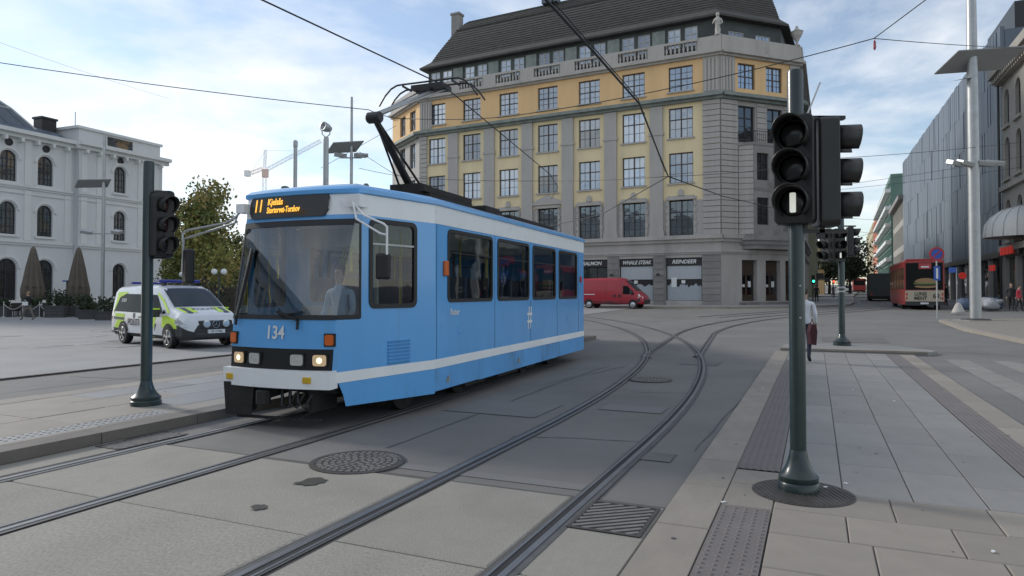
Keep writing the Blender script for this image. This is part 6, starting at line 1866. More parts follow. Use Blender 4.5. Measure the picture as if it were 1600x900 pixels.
def person(label, loc, rz, H=1.75, top='black', legs='black', hair=(.05, .04, .03), stride=.25, arm=(.0, .0), skinc=(.42, .27, .2), coat=.0, seated=False, group=None, hat=None, armfwd=0.0):
    """x right, faces -y at rz 0"""
    s = H/1.75
    t = thing('person', label, 'person', loc, rz, group)
    J, E, Rr = [], [], []
    def j(p, r, par=None):
        J.append((p[0]*s, p[1]*s, p[2]*s)); Rr.append((r[0]*s, r[1]*s) if isinstance(r, tuple) else r*s)
        if par is not None: E.append((par, len(J)-1))
        return len(J)-1
    pz = .94
    pel = j((0, 0, pz), (.15, .11)); wa = j((0, 0, 1.10), (.135, .10), pel); ch = j((0, -.01, 1.32), (.165, .115), wa); nk0 = j((0, 0, 1.45), (.085, .075), ch); nk = j((0, -.01, 1.52), .055, nk0)
    hd = j((0, -.02, 1.60), (.072, .085), nk); hd2 = j((0, -.02, 1.68), (.075, .09), hd); j((0, -.005, 1.735), (.05, .06), hd2)
    for k, sg in enumerate((-1, 1)):
        f = stride*(1 if k else -1)
        hip = j((sg*.09, 0, .88), .095, pel)
        if seated:
            kn = j((sg*.11, -.42, .90), .07, hip); an = j((sg*.11, -.45, .48), .045, kn); j((sg*.11, -.6, .44), .04, an)
        else:
            kn = j((sg*.10, -f*.55-.02, .50), .065, hip); an = j((sg*.10, -f+(.06 if f < 0 else 0), .09 + (.05 if f < 0 else 0)), .043, kn); j((sg*.11, -f-.13, .045), .040, an)
        a = arm[k]
        sh = j((sg*.185, 0, 1.40), .058, ch); el = j((sg*(.23+a*.1), .03-a*.12-armfwd*.05, 1.13), .045, sh); wr = j((sg*(.24-a*.05), -.06-a*.28-armfwd*.15, .92+a*.22), .032, el)
        hn = j((sg*(.24-a*.06), -.08-a*.32-armfwd*.15, .85+a*.24), (.022, .04), wr)
        for q in range(4): fi = j((sg*(.235-a*.06)+(q-1.5)*.004, -.115+q*.022-a*.34-armfwd*.15, .80+a*.25), .011, hn); j((sg*(.225-a*.06), -.115+q*.022-a*.35-armfwd*.15, .765+a*.25), .009, fi)
        j((sg*(.215-a*.06), -.125-a*.33-armfwd*.15, .83+a*.24), .012, hn)
    me = skin_mesh(J, E, Rr, 'body')
    cols = [pmat('skin', skinc, .6), pmat('cloth_'+top, CLOTH[top]), pmat('cloth_'+legs, CLOTH[legs]), pmat('shoe', (.02, .02, .02))]
    for m_ in cols: me.materials.append(m_)
    for p in me.polygons:
        c = p.center/s
        p.material_index = 0 if (c.z > 1.49 or (abs(c.x) > .17 and c.z < .90+max(arm)*.25 and c.z > .70 and not seated)) else (1 if c.z > .93-coat else (2 if (c.z > .1 or seated) else 3))
    inst(me, 'body', t)
    m = MB(); m.sphere((0, .012*s, 1.685*s), .098*s, 12, 8, 0, (.92, 1.08, .95)); m.v = [(v[0], max(v[1], -.035*s) if v[2] < 1.72*s else v[1], max(v[2], 1.60*s)) for v in m.v]
    m.build('hair', pmat('hair%d' % int(hair[0]*1000), hair), t, smooth=True)
    for sg in (-1, 1):
        MB().sphere((sg*.03*s, -.105*s, 1.665*s), .010*s, 6, 4).build('eye', pmat('eye', (.02, .02, .02)), t)
    MB().prism_y([(-.014*s, 1.62*s), (.014*s, 1.62*s), (.006*s, 1.66*s), (-.006*s, 1.66*s)], -.128*s, -.09*s).build('nose', pmat('skin', skinc), t)
    if hat: MB().sphere((0, 0, 1.70*s), .108*s, 12, 8, 0, (1, 1.1, .85)).build('cap', pmat('cap', hat), t, smooth=True)
    return t
CLOTH = dict(paleblue=(.30, .40, .55), white=(.62, .64, .67), black=(.018, .018, .02), navy=(.025, .03, .05), maroon=(.045, .008, .014), red=(.40, .03, .05), grey=(.12, .12, .125), khaki=(.16, .14, .12), brown=(.06, .045, .035))
xp, yp = (1257-800)/F*16.3, 16.3
person('pedestrian in white shirt and dark trousers half hidden by the near signal pole', (xp, yp, TOPR), R_(150), 1.76, 'white', 'navy', stride=.10, arm=(.1, .0))
# jacket / bag held at the side
bag = MB().prism_y([(-.06, .0), (.07, -.02), (.10, .3), (.07, .46), (-.05, .48), (-.10, .3)], -.06, .06).tube([(-.04, 0, .46), (-.0, 0, .6), (.05, 0, .46)], .012, 6).build('shoulder_bag', pmat('cloth_maroon', CLOTH['maroon']), None, (xp+.06, yp-.26, TOPR+.45), .2, bevel=.03)
tag(bag, 'dark maroon bag carried by the pedestrian in the white shirt', 'bag')
xa, ya = (44-800)/F*41.5, 41.5
person('pedestrian in a black jacket walking across the plaza past the café', (xa, ya, .02), R_(-95), 1.72, 'black', 'khaki', hair=(.3, .2, .12), stride=.30, arm=(.4, .3))
hb = MB().box(-.14, .14, -.05, .05, 0, .22).tube([(-.08, 0, .22), (0, 0, .36), (.08, 0, .22)], .01, 6).build('handbag', K['white'], None, (xa+.05, ya-.32, .92), .3, bevel=.03); tag(hb, 'small white bag carried by the pedestrian crossing the plaza', 'bag')
for (px, D, lab, tp_, lg, rz, h_) in ((1592, 43, 'pedestrian in a red jacket outside the stone building', 'red', 'black', 30, 1.66), (1580, 44, 'pedestrian in dark clothes beside the one in a red jacket', 'black', 'black', -40, 1.8),
                               (1276, 70, 'pedestrian in black on the pavement past the corner building', 'black', 'black', 160, 1.78), (1302, 96, 'pedestrian waiting near the far traffic lights', 'grey', 'navy', 20, 1.75), (1478, 55, 'person in dark coat beside the back of the coach', 'black', 'black', 90, 1.75)):
    x = (px-800)/F*D; person(lab, (x, D, gz(x, D)+.1), R_(rz), h_, tp_, lg, stride=.15)
person('tram driver in a pale blue shirt seated at the controls', tuple(tram.matrix_basis @ Vector((.15, 1.18, .34))), TA, 1.72, 'paleblue', 'navy', seated=True, stride=0, armfwd=1.0)
# ------------------------------------------------------------------ lamps, masts, signs
def flood(parent, loc, yaw, mt=None):
    m = MB().box(-.36, .36, -.22, .22, -.11, .11); m.lathe([(.03, 0), (.03, .2)], 6, (0, 0, -.2))
    o = m.build('floodlight', mt or K['galv'], parent, loc, yaw, bevel=.02); o.rotation_euler = (R_(18), R_(8), yaw); return o
def plaza_lamp(label, px, D, base, ztop, r, panel_z, panel, flood_z, nfl=3, spread=1.4, rz=0.0):
    x = (px-800)/F*D
    t = thing('street_lamp', label, 'lamp', (x, D, base), 0, 'tall plaza lamps')
    MB().lathe([(r, 0), (r, ztop*.5), (r*.75, ztop-.1), (r*.7, ztop)], 18).build('pole', K['galv'], t, autos=40)
    MB().lathe([(r*2.6, 0), (r*2.6, .06), (r*1.1, .1)], 18).build('pole_base', K['iron'], t)
    (x0, x1, y0, y1, dz) = panel; tl = (y1-y0)*.42
    m = MB(); m.add([(x0+.3, y0, -dz+tl), (x1+.3, y0, dz+tl), (x1-.3, y1, dz-tl), (x0-.3, y1, -dz-tl), (x0+.3, y0, -dz+tl+.05), (x1+.3, y0, dz+tl+.05), (x1-.3, y1, dz-tl+.05), (x0-.3, y1, -dz-tl+.05)], [(0, 1, 2, 3)[::-1], (4, 5, 6, 7), (0, 1, 5, 4), (1, 2, 6, 5), (2, 3, 7, 6), (3, 0, 4, 7)])
    m.build('reflector_panel', K['panelgrey'], t, (0, 0, panel_z))
    MB().bar((x0*.5, 0, panel_z+.2), (x1*.5, 0, panel_z+.2), .06, .06).build('panel_arm', K['galv'], t)
    cb = MB().bar((-spread, 0, 0), (spread, .0, 0), .07, .07).build('lamp_bar', K['galv'], t, (0, 0, flood_z))
    for k in range(nfl):
        s = -spread+2*spread*k/(nfl-1)
        if abs(s) < .2: continue
        flood(t, (s, -.15, flood_z+.12), .25 if s < 0 else -.25)
    return t
K['panelgrey'] = mat('reflector_grey', (.26, .265, .265), .5, var=.05)
zl = gz((1525-800)/F*34, 34)+.1
plaza_lamp('thick grey lamp post with a wide reflector panel on the street-side pavement', 1524, 34, zl, 21, .25, 13.0, (-1.3, 2.1, -.5, .5, .12), 7.7, 5, 1.0)
x = (1524-800)/F*34
l0 = [o for o in bpy.data.objects if o.name.startswith('street_lamp')][-1]
MB().prism([(-.9, -.9), (.9, -.9), (.9, .9), (-.9, .9)], -.1, .02).build('foot_plate', K['stone_dk'], l0)
m = MB(); m.add([(-1.1, -.2, 0), (.2, -.2, .25), (.1, .4, .4), (-.9, .4, .15)], [(0, 1, 2, 3), (3, 2, 1, 0)]); so = m.build('small_panel', K['panelgrey'], l0, (0, 0, 11.9)); so.modifiers.new('t', 'SOLIDIFY').thickness = .04
plaza_lamp('slim grey lamp post with a reflector panel before the white hall', 160, 49, .02, 13.0, .13, 9.5, (-2.0, .4, -.28, .28, .02), 5.9, 3, 1.1)
plaza_lamp('slender mast with a reflector panel behind the front of the tram', 548, 40, .02, 13.2, .1, 10.2, (-1.3, .5, -.3, .3, .05), 9.6, 2, .6)
x = (508-800)/F*25
t = thing('mast', 'stout grey mast carrying a round floodlight behind the tram', 'mast', (x, 25, .02))
MB().lathe([(.11, 0), (.10, 7.3), (.09, 7.4)], 16).build('pole', K['galv'], t)
m = MB(); m.T = Matrix.Translation((0, 0, 7.75)) @ Matrix.Rotation(R_(-35), 4, 'Z') @ Matrix.Rotation(R_(80), 4, 'X'); m.lathe([(.001, -.22), (.1, -.2), (.16, -.05), (.18, .15), (.14, .15), (.12, .08), (.001, .06)], 16); m.build('floodlight', K['galv'], t, smooth=True)
MB().tube([(-.16, 0, 7.75), (-.14, 0, 7.5), (0, 0, 7.38), (.14, 0, 7.5), (.16, 0, 7.75)], .02, 6).build('yoke', K['galv'], t)
x = (460-800)/F*30
t = thing('mast', 'plain grey mast rising behind the destination display', 'mast', (x, 30, .02))
MB().lathe([(.085, 0), (.085, 8.1), (.1, 8.12), (.1, 8.35), (.05, 8.4)], 14).build('pole', K['galv'], t); MB().lathe([(.2, 0), (.2, .3), (.1, .34)], 14).build('pole_base', K['galv'], t)
# roof vents on the tram are seen against the sky
for (x_, y_, r, h) in ((-.55, .85, .055, .06), (.35, 1.5, .045, .14), (.1, 2.4, .09, .06)):
    MB().lathe([(r, 0), (r, h*.8), (r*.6, h)], 10, (x_, y_, 3.13)).build('roof_vent', K['roofgrey'], tram)
# no-stopping sign
D = 36; x = (1464-800)/F*D; z0 = gz(x, D)+.1
t = thing('road_sign', 'round blue no stopping sign with red ring by the coach bay', 'sign', (x, D, z0), R_(-12))
MB().tube([(0, 0, 0), (0, 0, 3.75)], .035, 8).build('pole', K['galv'], t)
K['signred'] = mat('sign_red', (.45, .03, .04), .5, var=0); K['signblue'] = mat('sign_blue', (.03, .10, .42), .5, var=0)
def disc(r0, r1, y0, y1, n=24):
    m = MB(); m.T = Matrix.Rotation(R_(90), 4, 'X'); m.lathe([(r0, -y1), (r0, -y0)] if r1 is None else [(r1, -y1), (r0, -y1), (r0, -y0), (r1, -y0)], n, cap=r1 is None); return m
disc(.32, None, -.05, -.03).build('sign_face', K['signblue'], t, (0, 0, 3.4)); disc(.36, .27, -.06, -.02).build('sign_ring', K['signred'], t, (0, 0, 3.4))
b = MB().bar((-.2, -.065, -.2), (.2, -.065, .2), .06, .008, up=(0, 1, 0)).build('sign_bar', K['signred'], t, (0, 0, 3.4))
MB().box(-.15, .15, -.05, -.03, 2.0, 2.75).build('lower_plate', K['signblue'], t); MB().box(-.05, .05, -.055, -.05, 2.1, 2.65).build('plate_mark', K['letter'], t)
# bus stop flag on the far pavement
D = 46; x = (1495-800)/F*D; t = thing('stop_flag', 'small blue stop flag on a post behind the coach', 'sign', (x, D, gz(x, D)+.1)); MB().tube([(0, 0, 0), (0, 0, 2.9)], .03, 6).build('pole', K['galv'], t); MB().box(-.5, .0, -.02, .02, 2.55, 2.9).build('flag', K['signblue'], t)
# signals up the street
for (px, py, D, mt, lab) in ((1365, 441, 84, 'lens_green', 'traffic light showing green beside the lorry'), (1270, 441, 72, 'lens_green', 'traffic light showing green past the corner building'), (1302, 441, 88, 'lens_redlit', 'traffic light showing red under the dark tree')):
    x = (px-800)/F*D; z = gz(x, D); zh = CAMZ+(457-py)/F*D - z
    t = thing('traffic_signal', lab, 'signal', (x, D, z+.1), 0, 'traffic signals')
    MB().tube([(0, 0, 0), (0, 0, zh+.6)], .06, 8).build('pole', K['polegreen'], t); MB().box(-.15, .15, -.2, -.05, zh-.3, zh+.65).build('signal_head', K['sigblack'], t)
    disc(.13, None, -.225, -.20).build('lens', K[mt], t, (0, 0, zh))
# construction crane far off
t = thing('tower_crane', 'pale tower crane far off above the tram roof', 'crane', tuple(P(412, 455, 420)))
s = 420/F
def cp(px, py): return ((px-412)*s, 0, (455-py)*s)
K['crane'] = mat('crane_paint', (.75, .55, .48), .6, var=0); K['cranepale'] = mat('crane_pale', (.85, .86, .88), .6, var=0)  # both colours paled, painting distance haze into the crane
def lattice(a, b, w, n, nm, mt):
    m = MB(); a, b = Vector(a), Vector(b); d = b-a; u = d.normalized().cross(Vector((0, 1, 0))).normalized()*w/2
    for q in (-1, 1):
        for yy in (-w/2, w/2): m.bar(a+u*q+Vector((0, yy, 0)), b+u*q+Vector((0, yy, 0)), .22, .22)
    for i in range(n): m.bar(a+d*i/n+u*(1 if i % 2 else -1), a+d*(i+1)/n-u*(1 if i % 2 else -1), .16, .16)
    m.build(nm, mt, t)
lattice(cp(412, 455), cp(412, 265), 2.0, 24, 'tower', K['cranepale']); lattice(cp(416, 264), cp(500, 219), 1.7, 24, 'jib', K['cranepale']); lattice(cp(409, 263), cp(390, 270), 1.8, 6, 'counter_jib', K['crane']); lattice(cp(412, 262), cp(413, 233), 1.2, 6, 'apex', K['cranepale'])
MB().box(-3, 0, -1.5, 1.5, -1.5, 2).build('counterweight', K['cranepale'], t, cp(389, 271)); MB().box(-1.6, 1.6, -1.5, 1.5, -2.5, 2.5).build('cab', K['crane'], t, cp(413, 270))
for q in (cp(391, 269), cp(470, 235)): MB().bar(cp(413, 234), q, .12, .12).build('tie_rod', K['cranepale'], t)

# ------------------------------------------------------------------ overhead wires
def wire(label, pts, r, sag=0.0, n=1):
    out = []
    for a, b in zip(pts[:-1], pts[1:]):
        a, b = Vector(a), Vector(b)
        k = 10
        for i in range(k):
            q = i/k; out.append(a.lerp(b, q)-Vector((0, 0, sag*4*q*(1-q))))
    out.append(Vector(pts[-1]))
    return tag(MB().tube(out, r, 6).build('overhead_wire', K['wire'], smooth=True), label, 'wire', 'overhead wires')
wire('contact wire running over the tram from the top of the picture', [P(330, -40, 8.6), P(415, 0, 9.1), P(690, 130, 12.7), P(860, 272, 22.3), P(872, 292, 26), P(862, 310, 30)], .012)
wire('thick contact wire over the curving near track', [P(830, -30, 8.6), P(858, 0, 9.1), P(930, 80, 11.04), P(1000, 160, 14.0), P(1030, 238, 19.2), P(1045, 275, 22.9)], .022)
wire('second strand beside the thick contact wire', [P(858, -10, 9.0), P(940, 85, 11.2), P(998, 152, 14.0), P(1040, 268, 22.9)], .010)
wire('span wire from the white hall side to the pantograph', [P(-80, 84, 22), P(575, 170, 24), P(640, 184, 24.6)], .014, .1)
wire('span wire across the ochre facade to the ring over the street', [P(640, 184, 24.6), P(780, 182, 22), P(1030, 140, 19), P(1370, 57, 17)], .012, .05)
wire('span wire rising from the ring to the top of the picture', [P(1370, 57, 17), P(1480, -25, 15)], .012)
wire('span wire from the ring towards the stone building', [P(1370, 57, 17), P(1640, 73, 24)], .010, .05)
wire('feeder wire falling from the curve towards the oriel', [P(1045, 275, 22.9), P(1130, 306, 32), P(1215, 326, 45), P(1262, 335, 66)], .022)
wire('bridle wire in front of the middle bays', [P(1045, 275, 22.9), P(940, 335, 32), P(820, 362, 40)], .016)
wire('long low span wire across the facade at first-floor height', [P(560, 262, 30), P(655, 278, 30), P(860, 282, 30), P(1045, 275, 22.9), P(1220, 262, 30)], .010, .05)
wire('short bridle wire by the pantograph elbow', [P(560, 236, 28), P(610, 268, 28), P(680, 300, 28)], .010)
wire('thin wire slanting behind the grey mast', [P(500, 262, 30), P(618, 195, 34)], .010)
wire('highest of three wires along the side street', [P(1300, 247, 30), P(1640, 216, 36)], .012, .1)
wire('middle of three wires along the side street', [P(1290, 292, 34), P(1640, 236, 38)], .010, .1)
wire('lowest of three wires along the side street', [P(1290, 298, 38), P(1640, 254, 40)], .010, .1)
wire('faint wire over the plaza at the upper corner', [P(-60, 44, 60), P(260, 152, 90)], .012, .2)
for (px, py, px2, py2, D, lab) in ((1330, 340, 1395, 338, 90, 'cross wire over the far street by the classical house'), (1328, 358, 1400, 365, 100, 'lower cross wire over the far street'), (1300, 378, 1392, 352, 80, 'slanting cross wire over the far street')):
    wire(lab, [P(px, py, D), P(px2, py2, D)], .02, .3)
K['insul'] = mat('insulator_red', (.35, .06, .08), .5, var=0)
tag(MB().lathe([(.02, 0), (.035, .05), (.03, .2), (.01, .24)], 8).tube([(0, 0, .24), (.03, 0, .34)], .006, 5).build('wire_tag', K['insul'], None, tuple(P(1371, 75, 17))), 'small red tag hanging below the wire ring over the street', 'tag')

# ------------------------------------------------------------------ trees and plants
def leaf_mat(name, a, b):
    m = mat(name, a, .7, var=.3, scale=2.0)
    return m
def make_tree(name, label, loc, h, trunk_h, rad, nleaf, leaf, mats, seed, density=None, trunk_r=.16, squash=1.0, low=0.0):
    rnd = random.Random(seed)
    t = thing(name, label, 'tree', loc)
    m = MB(); tips = []
    m.tube([(0, 0, 0), (.05, .02, trunk_h*.5), (0, .05, trunk_h), (.1, 0, h*.75)], [trunk_r*1.2, trunk_r, trunk_r*.8, trunk_r*.25], 8)
    for k in range(15):
        a = rnd.uniform(0, 6.28); z0 = trunk_h*.8+(h*.78-trunk_h*.8)*k/15; l = rad*rnd.uniform(.6, 1.05)*(1-.4*k/15)
        p0 = Vector((.03, 0, z0)); p2 = p0+Vector((math.cos(a)*l, math.sin(a)*l, rnd.uniform(.15, .65)*l+low)); p1 = (p0+p2)/2+Vector((0, 0, .12*l))
        m.tube([p0, p1, p2], [trunk_r*.42, trunk_r*.25, .02], 5); tips.append((p1, .5)); tips.append((p2, .42))
        for q in range(3):
            b = rnd.uniform(0, 6.28); p3 = p1.lerp(p2, rnd.uniform(.2, .9)); p4 = p3+Vector((math.cos(b), math.sin(b), rnd.uniform(-.1, .9)))*l*.42
            m.tube([p3, p4], [.03, .01], 4); tips.append((p4, .36))
    m.build('trunk', K['bark'], t)
    tips.append((Vector((.1, 0, h*.86)), .4))
    m = MB()
    cl = [(p+Vector((rnd.gauss(0, .1), rnd.gauss(0, .1), rnd.gauss(0, .1)))*rad, r*rad*rnd.uniform(.7, 1.1), rnd.randrange(len(mats))) for p, r in tips]
    per = nleaf//len(cl)
    for (c, r, mi) in cl:
        for i in range(int(per*rnd.uniform(.5, 1.5))):
            d = Vector((rnd.gauss(0, 1), rnd.gauss(0, 1), rnd.gauss(0, .8))).normalized()*r*rnd.random()**.45
            p = c+d; p.z = c.z+d.z*squash
            a = Vector((rnd.gauss(0, 1), rnd.gauss(0, 1), rnd.gauss(0, .6))).normalized(); b = a.orthogonal().normalized()
            b = Matrix.Rotation(rnd.uniform(0, 6.28), 3, a) @ b
            L = leaf*rnd.uniform(.6, 1.3); c2 = a.cross(b)
            m.add([p, p+b*L*.5+c2*L*.32, p+b*L, p+b*L*.5-c2*L*.32], [(0, 1, 2, 3)], mi if rnd.random() < .75 else rnd.randrange(len(mats)))
    m.build('crown', mats, t)
    return t
K['bark'] = mat('bark', (.06, .05, .042), .9, var=.3, scale=6, bump=.4, bscale=20)
lv = [leaf_mat('leaf_olive', (.19, .20, .045), 0), leaf_mat('leaf_green', (.12, .15, .04), 0), leaf_mat('leaf_rust', (.24, .19, .05), 0)]
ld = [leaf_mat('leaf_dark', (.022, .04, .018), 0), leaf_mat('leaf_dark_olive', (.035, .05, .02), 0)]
D = 38
make_tree('plane_tree', 'autumn tree with thin olive foliage behind the police van', ((318-800)/F*D, D, .02), 8.8, 2.6, 2.3, 6500, .22, lv, 3, trunk_r=.15)
make_tree('plane_tree', 'lower green tree between the platform signal and the tram', ((300-800)/F*46, 46, .02), 5.6, 1.6, 2.2, 6000, .24, lv[:2], 8, trunk_r=.13)
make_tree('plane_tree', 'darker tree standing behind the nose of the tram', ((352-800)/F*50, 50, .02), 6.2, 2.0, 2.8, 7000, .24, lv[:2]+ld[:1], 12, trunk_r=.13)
for (px, D, h, rad, seed, lab) in ((1328, 128, 10.5, 4.2, 4, 'dark street tree overhanging the far tram stop'), (1296, 120, 9.5, 4.0, 9, 'dark street tree against the ochre house'), (1312, 160, 12, 4.5, 15, 'dark street tree farthest up the street')):
    x = (px-800)/F*D
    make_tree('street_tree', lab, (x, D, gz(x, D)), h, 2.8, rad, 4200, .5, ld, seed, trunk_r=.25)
# hedge line and low wall of trees closing the plaza
def hedge(label, px0, px1, D, h, seed, dd=1.2):
    rnd = random.Random(seed); x0, x1 = (px0-800)/F*D, (px1-800)/F*D
    t = thing('hedge', label, 'hedge', ((x0+x1)/2, D, .02)); w = (x1-x0)/2
    MB().box(-w+.1, w-.1, -.3, .3, 0, h*.8).build('stems', K['bark'], t)
    m = MB()
    for i in range(int(900*w)):
        p = Vector((rnd.uniform(-w, w), rnd.uniform(-dd/2, dd/2), rnd.uniform(.05, h)*(1-.15*rnd.random()))); b = Vector((rnd.gauss(0, 1), rnd.gauss(0, 1), rnd.gauss(0, 1))).normalized(); c = b.orthogonal().normalized()
        L = .16*rnd.uniform(.6, 1.3); m.add([p, p+b*L*.5+c*L*.3, p+b*L, p+b*L*.5-c*L*.3], [(0, 1, 2, 3)], rnd.randrange(2))
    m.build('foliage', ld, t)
hedge('clipped dark hedge behind the police van beside the tram', 262, 372, 44, 2.6, 2)
# building closing the view behind the trees
far_house('pale_house', 'low pale house behind the trees beyond the police van', (-22, 92, 0), R_(10), 26, 6.2, 8, K['fcream'], 1, 3.2, .5, .5, z0=4.4)
far_house('grey_house', 'grey house far behind the tram between hall and corner building', (10, 150, 0), R_(-5), 60, 7.5, 12, K['beige'], 1, 4.5, .5, .5, z0=4.6)
# globe lamps by the trees
for (px, D, lab) in ((342, 36, 'twin globe lamp between the tree and the tram'), (290, 42, 'twin globe lamp over the roof of the police van')):
    x = (px-800)/F*D
    t = thing('globe_lamp', lab, 'lamp', (x, D, .02)); MB().tube([(0, 0, 0), (0, 0, 2.6)], .05, 8).build('pole', K['polegreen'], t); MB().tube([(-.25, 0, 2.6), (.25, 0, 2.6)], .03, 6).build('arm', K['polegreen'], t)
    for s_ in (-.25, .25): MB().sphere((s_, 0, 2.78), .16, 12, 8).build('globe', K['white'], t, smooth=True)

# ------------------------------------------------------------------ café terrace by the white hall
K['canvas'] = mat('brown_canvas', (.135, .115, .095), .9, var=.15, scale=3)
K['wicker'] = mat('dark_wicker', (.035, .033, .032), .8, var=.3, scale=12)
K['planter'] = mat('planter_grey', (.075, .075, .078), .8, var=.2, scale=5)
K['rope'] = mat('rope_white', (.45, .45, .43), .8, var=.1)
def parasol(label, px, D):
    x = (px-800)/F*D
    t = thing('parasol', label, 'parasol', (x, D, .02), .4, 'closed café parasols')
    MB().tube([(0, 0, 0), (0, 0, 5.0)], .045, 8).build('pole', K['wicker'], t); MB().lathe([(.45, 0), (.45, .12), (.08, .16)], 12).build('base', K['planter'], t)
    m = MB(); n = 32; prof = [(.08, 5.05), (.16, 4.85), (.24, 4.4), (.38, 3.5), (.5, 2.6), (.62, 1.9), (.60, 1.55), (.40, 1.15)]
    vs = []
    for k, (r, z) in enumerate(prof):
        for i in range(n):
            a = 2*math.pi*i/n; f = 1+.27*math.cos(a*8)*min(1, k/3); zz = z-(.22*math.cos(a*8)+.12*math.sin(a*3) if k >= 6 else 0); vs.append((r*f*math.cos(a), r*f*math.sin(a), zz))
    m.add(vs, [(j*n+i, (j+1)*n+i, (j+1)*n+(i+1) % n, j*n+(i+1) % n) for j in range(len(prof)-1) for i in range(n)] + [tuple(range(n))])
    m.build('canopy', K['canvas'], t, smooth=True)
    MB().lathe([(.64, 0), (.64, .06)], 16, (0, 0, 2.1)).build('tie_band', K['canvas'], t)
parasol('closed brown parasol nearer the edge of the photo, before the arched windows', 51, 50)
parasol('closed brown parasol nearer the grey lamp post', 122, 51)
def planter(px, D, w, h, label, bush):
    x = (px-800)/F*D
    t = thing('planter', label, 'planter', (x, D, .02), .2)
    m = MB().box(-w/2, w/2, -.3, .3, 0, h).box(-w/2-.03, w/2+.03, -.33, .33, h-.08, h); m.build('box', K['planter'], t)
    for i in range(1, 4): MB().box(-w/2-.012, w/2+.012, -.312, .312, h*i/4-.01, h*i/4+.01).build('board_gap', K['wicker'], t)
    if bush:
        rnd = random.Random(int(px)); m = MB()
        for i in range(420):
            p = Vector((rnd.uniform(-w*.5, w*.5), rnd.uniform(-.32, .32), h+rnd.random()*bush*(1-.4*rnd.random()))); b = Vector((rnd.gauss(0, 1), rnd.gauss(0, 1), rnd.gauss(.3, 1))).normalized(); c = b.orthogonal().normalized(); L = .17
            m.add([p, p+b*L*.5+c*L*.3, p+b*L, p+b*L*.5-c*L*.3], [(0, 1, 2, 3)], rnd.randrange(2))
        m.build('bush', ld, t)
planter(2, 46.5, 1.0, .75, 'dark planter at the edge of the photo beside the rope fence', .5)
planter(50, 46.5, 1.1, .75, 'dark planter behind the pedestrian in the black jacket', .6)
planter(88, 46, 1.15, .8, 'dark planter with a cone shaped bush between the two parasols', 1.1)
planter(133, 46, .9, .8, 'dark planter with a low bush under the second parasol', .7)
planter(108, 47.5, 1.6, .7, 'long dark planter full of leaves behind the others', .9)
planter(138, 43, .9, .6, 'low dark planter in front of the wicker seats', .5)
planter(170, 41.5, 1.3, .55, 'low dark planter next to the back of the police van', .9)
# seats and tables
def cafe_chair(px, D, rz, label):
    x = (px-800)/F*D
    t = thing('wicker_chair', label, 'chair', (x, D, .02), rz, 'wicker café chairs')
    MB().box(-.27, .27, -.27, .27, .38, .46).build('seat', K['wicker'], t, bevel=.03); MB().box(-.27, .27, .2, .28, .46, .95).build('backrest', K['wicker'], t, bevel=.03)
    for s_ in (-1, 1):
        MB().box(s_*.27-.03, s_*.27+.03, -.25, .25, .62, .67).build('armrest', K['wicker'], t)
        for q in (-.24, .24): MB().box(s_*.24-.02, s_*.24+.02, q-.02, q+.02, 0, .62 if q < 0 else .4).build('leg', K['wicker'], t)
for i, (px, D) in enumerate(((20, 47.5), (33, 48), (66, 48), (76, 48.5), (101, 48.5), (118, 48.2), (147, 45), (155, 46), (163, 45.2))):
    cafe_chair(px, D, i*1.1, 'dark wicker café chair, ' + ('behind the rope fence at the edge of the photo', 'second along behind the rope fence', 'behind the pedestrian in the black jacket', 'left of the cone shaped bush', 'right of the cone shaped bush', 'below the second parasol', 'first of three by the grey lamp post', 'middle of three by the grey lamp post', 'last of three by the grey lamp post')[i])
for (px, D, lab) in ((27, 48.6, 'round café table near the edge of the photo'), (109, 49, 'round café table under the second parasol'), (156, 47.2, 'round café table by the grey lamp post')):
    x = (px-800)/F*D; t = thing('cafe_table', lab, 'table', (x, D, .02)); MB().lathe([(.4, .72), (.4, .75)], 20).build('table_top', K['frost2'], t); MB().tube([(0, 0, 0), (0, 0, .72)], .04, 8).build('stem', K['wicker'], t); MB().lathe([(.25, 0), (.25, .03), (.05, .05)], 14).build('foot', K['wicker'], t)
for (px, D, lab) in ((152, 44.2, 'grey waste tub beside the wicker seats'), (159, 43.8, 'second grey waste tub beside the wicker seats')):
    x = (px-800)/F*D; t = thing('waste_tub', lab, 'tub', (x, D, .02)); MB().lathe([(.2, 0), (.25, .75), (.27, .75), (.27, .8), (.24, .8)], 16).build('tub', K['panelgrey'], t); MB().lathe([(.24, 0), (.001, .02)], 16, (0, 0, .76)).build('lid', K['wicker'], t)
pp = []
for k, px in enumerate((6, 36, 62, 80)):
    D = 46; x = (px-800)/F*D
    t = thing('rope_post', 'slim white post of the café rope fence, ' + ('at the edge of the photo', 'second from the edge of the photo', 'third from the edge of the photo', 'beside the cone shaped bush')[k], 'post', (x, D, .02), 0, 'rope fence posts'); MB().tube([(0, 0, 0), (0, 0, 1.0)], .025, 8).sphere((0, 0, 1.02), .04, 8, 6).build('post', K['rope'], t); MB().lathe([(.16, 0), (.16, .03), (.03, .05)], 12).build('foot', K['rope'], t); pp.append((x, D))
for k in range(3):
    a, b = pp[k], pp[k+1]; pts = [(a[0]+(b[0]-a[0])*i/10, a[1], .95-.38*4*(i/10)*(1-i/10)) for i in range(11)]
    tag(MB().tube(pts, .022, 6).build('barrier_rope', K['rope'], smooth=True), 'white rope sagging between ' + ('the first two fence posts', 'the middle two fence posts', 'the last two fence posts by the bush')[k], 'rope')
K['menu'] = mat('menu_board', (.02, .025, .03), .5, var=.05)
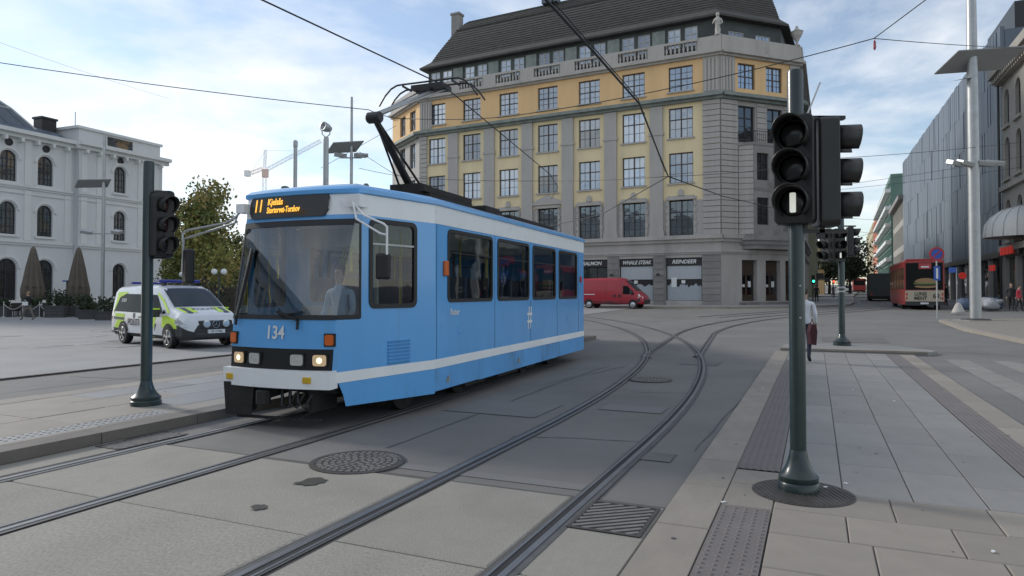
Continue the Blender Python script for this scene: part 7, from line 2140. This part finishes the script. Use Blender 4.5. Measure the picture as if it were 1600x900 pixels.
x = (106-800)/F*52; t = thing('menu_board', 'narrow black menu board on the hall wall by the second parasol', 'sign', (x, 52, .02)); MB().box(-.12, .12, -.03, .03, .9, 2.6).build('board', K['menu'], t); MB().box(-.05, .05, -.03, .03, 0, .9).build('post', K['menu'], t); MB().box(-.3, .0, -.2, -.17, 2.5, 2.6).build('lamp', K['signblue'], t)
# heap of covered goods and a cone by the panelled building
K['tarp'] = mat('pale_tarp', (.3, .31, .33), .6, var=.25, scale=3); K['tarp2'] = mat('blue_tarp', (.07, .10, .16), .6, var=.25, scale=3)
for k, (px, D, mt, lab) in enumerate(((1506, 47, 'tarp2', 'dark blue bundle of covered goods beside the lamp post'), (1540, 47.5, 'tarp', 'pale bundle of covered goods on the pavement'), (1553, 48, 'tarp2', 'blue bundle of covered goods nearest the stone building'), (1548, 46.5, 'tarp', 'small pale bundle in front of the others'))):
    rnd = random.Random(k); x = (px-800)/F*D
    t = thing('goods_bundle', lab, 'bundle', (x, D, gz(x, D)+.1)); m = MB().sphere((0, 0, .3), .5, 14, 9); m.v = [(v[0]*(1+rnd.uniform(-.15, .15)), v[1]*(1+rnd.uniform(-.15, .15)), max(0, v[2]*(1+rnd.uniform(-.12, .12)))) for v in m.v]; m.build('cover', K[mt], t, smooth=True)
    MB().lathe([(.45, 0), (.45, .08)], 12).build('pallet', K['wicker'], t); MB().sphere((.25, -.3, .55), .22, 8, 6, 0, (1, 1, .7)).build('sack', K['tarp'], t, smooth=True)
x = (1497-800)/F*42; t = thing('concrete_cone', 'pale concrete bollard cone on the pavement behind the coach', 'bollard', (x, 42, gz(x, 42)+.1)); MB().lathe([(.35, 0), (.35, .1), (.2, .45), (.12, .6), (.001, .65)], 16).build('cone', K['stone'], t); MB().lathe([(.38, 0), (.38, .04)], 16).build('foot', K['stone_dk'], t)

# ------------------------------------------------------------------ pale building added out of view for the tram's windscreen to mirror
rs_ = thing('railway_station', 'pale railway station with a gridded glass front mirrored in the tram windscreen', 'building', (-44, -16, 0), R_(63)-math.pi/2*0)
rs_.rotation_euler = (0, 0, math.atan2(.89, -.46))
hs = [(-46+4*i+.8, -46+4*i+3.2, z, z+2.2) for i in range(23) for z in (1.0, 4.6, 8.2, 11.8, 15.4)]
m = MB(); wall_holes(m, -46, 46, 0, 19, hs, .4); m.build('wall', K['whitewall'], rs_)
wst = window_meshes(2.4, 2.2, 2, 1, K['wframed'], K['pane_sky'], trans=.6)
for h in hs: put_window(wst, rs_, ((h[0]+h[1])/2, .2, h[2]))
MB().box(-46.5, 46.5, -.6, 10, 19, 19.8).build('roof', K['whitetrim'], rs_)
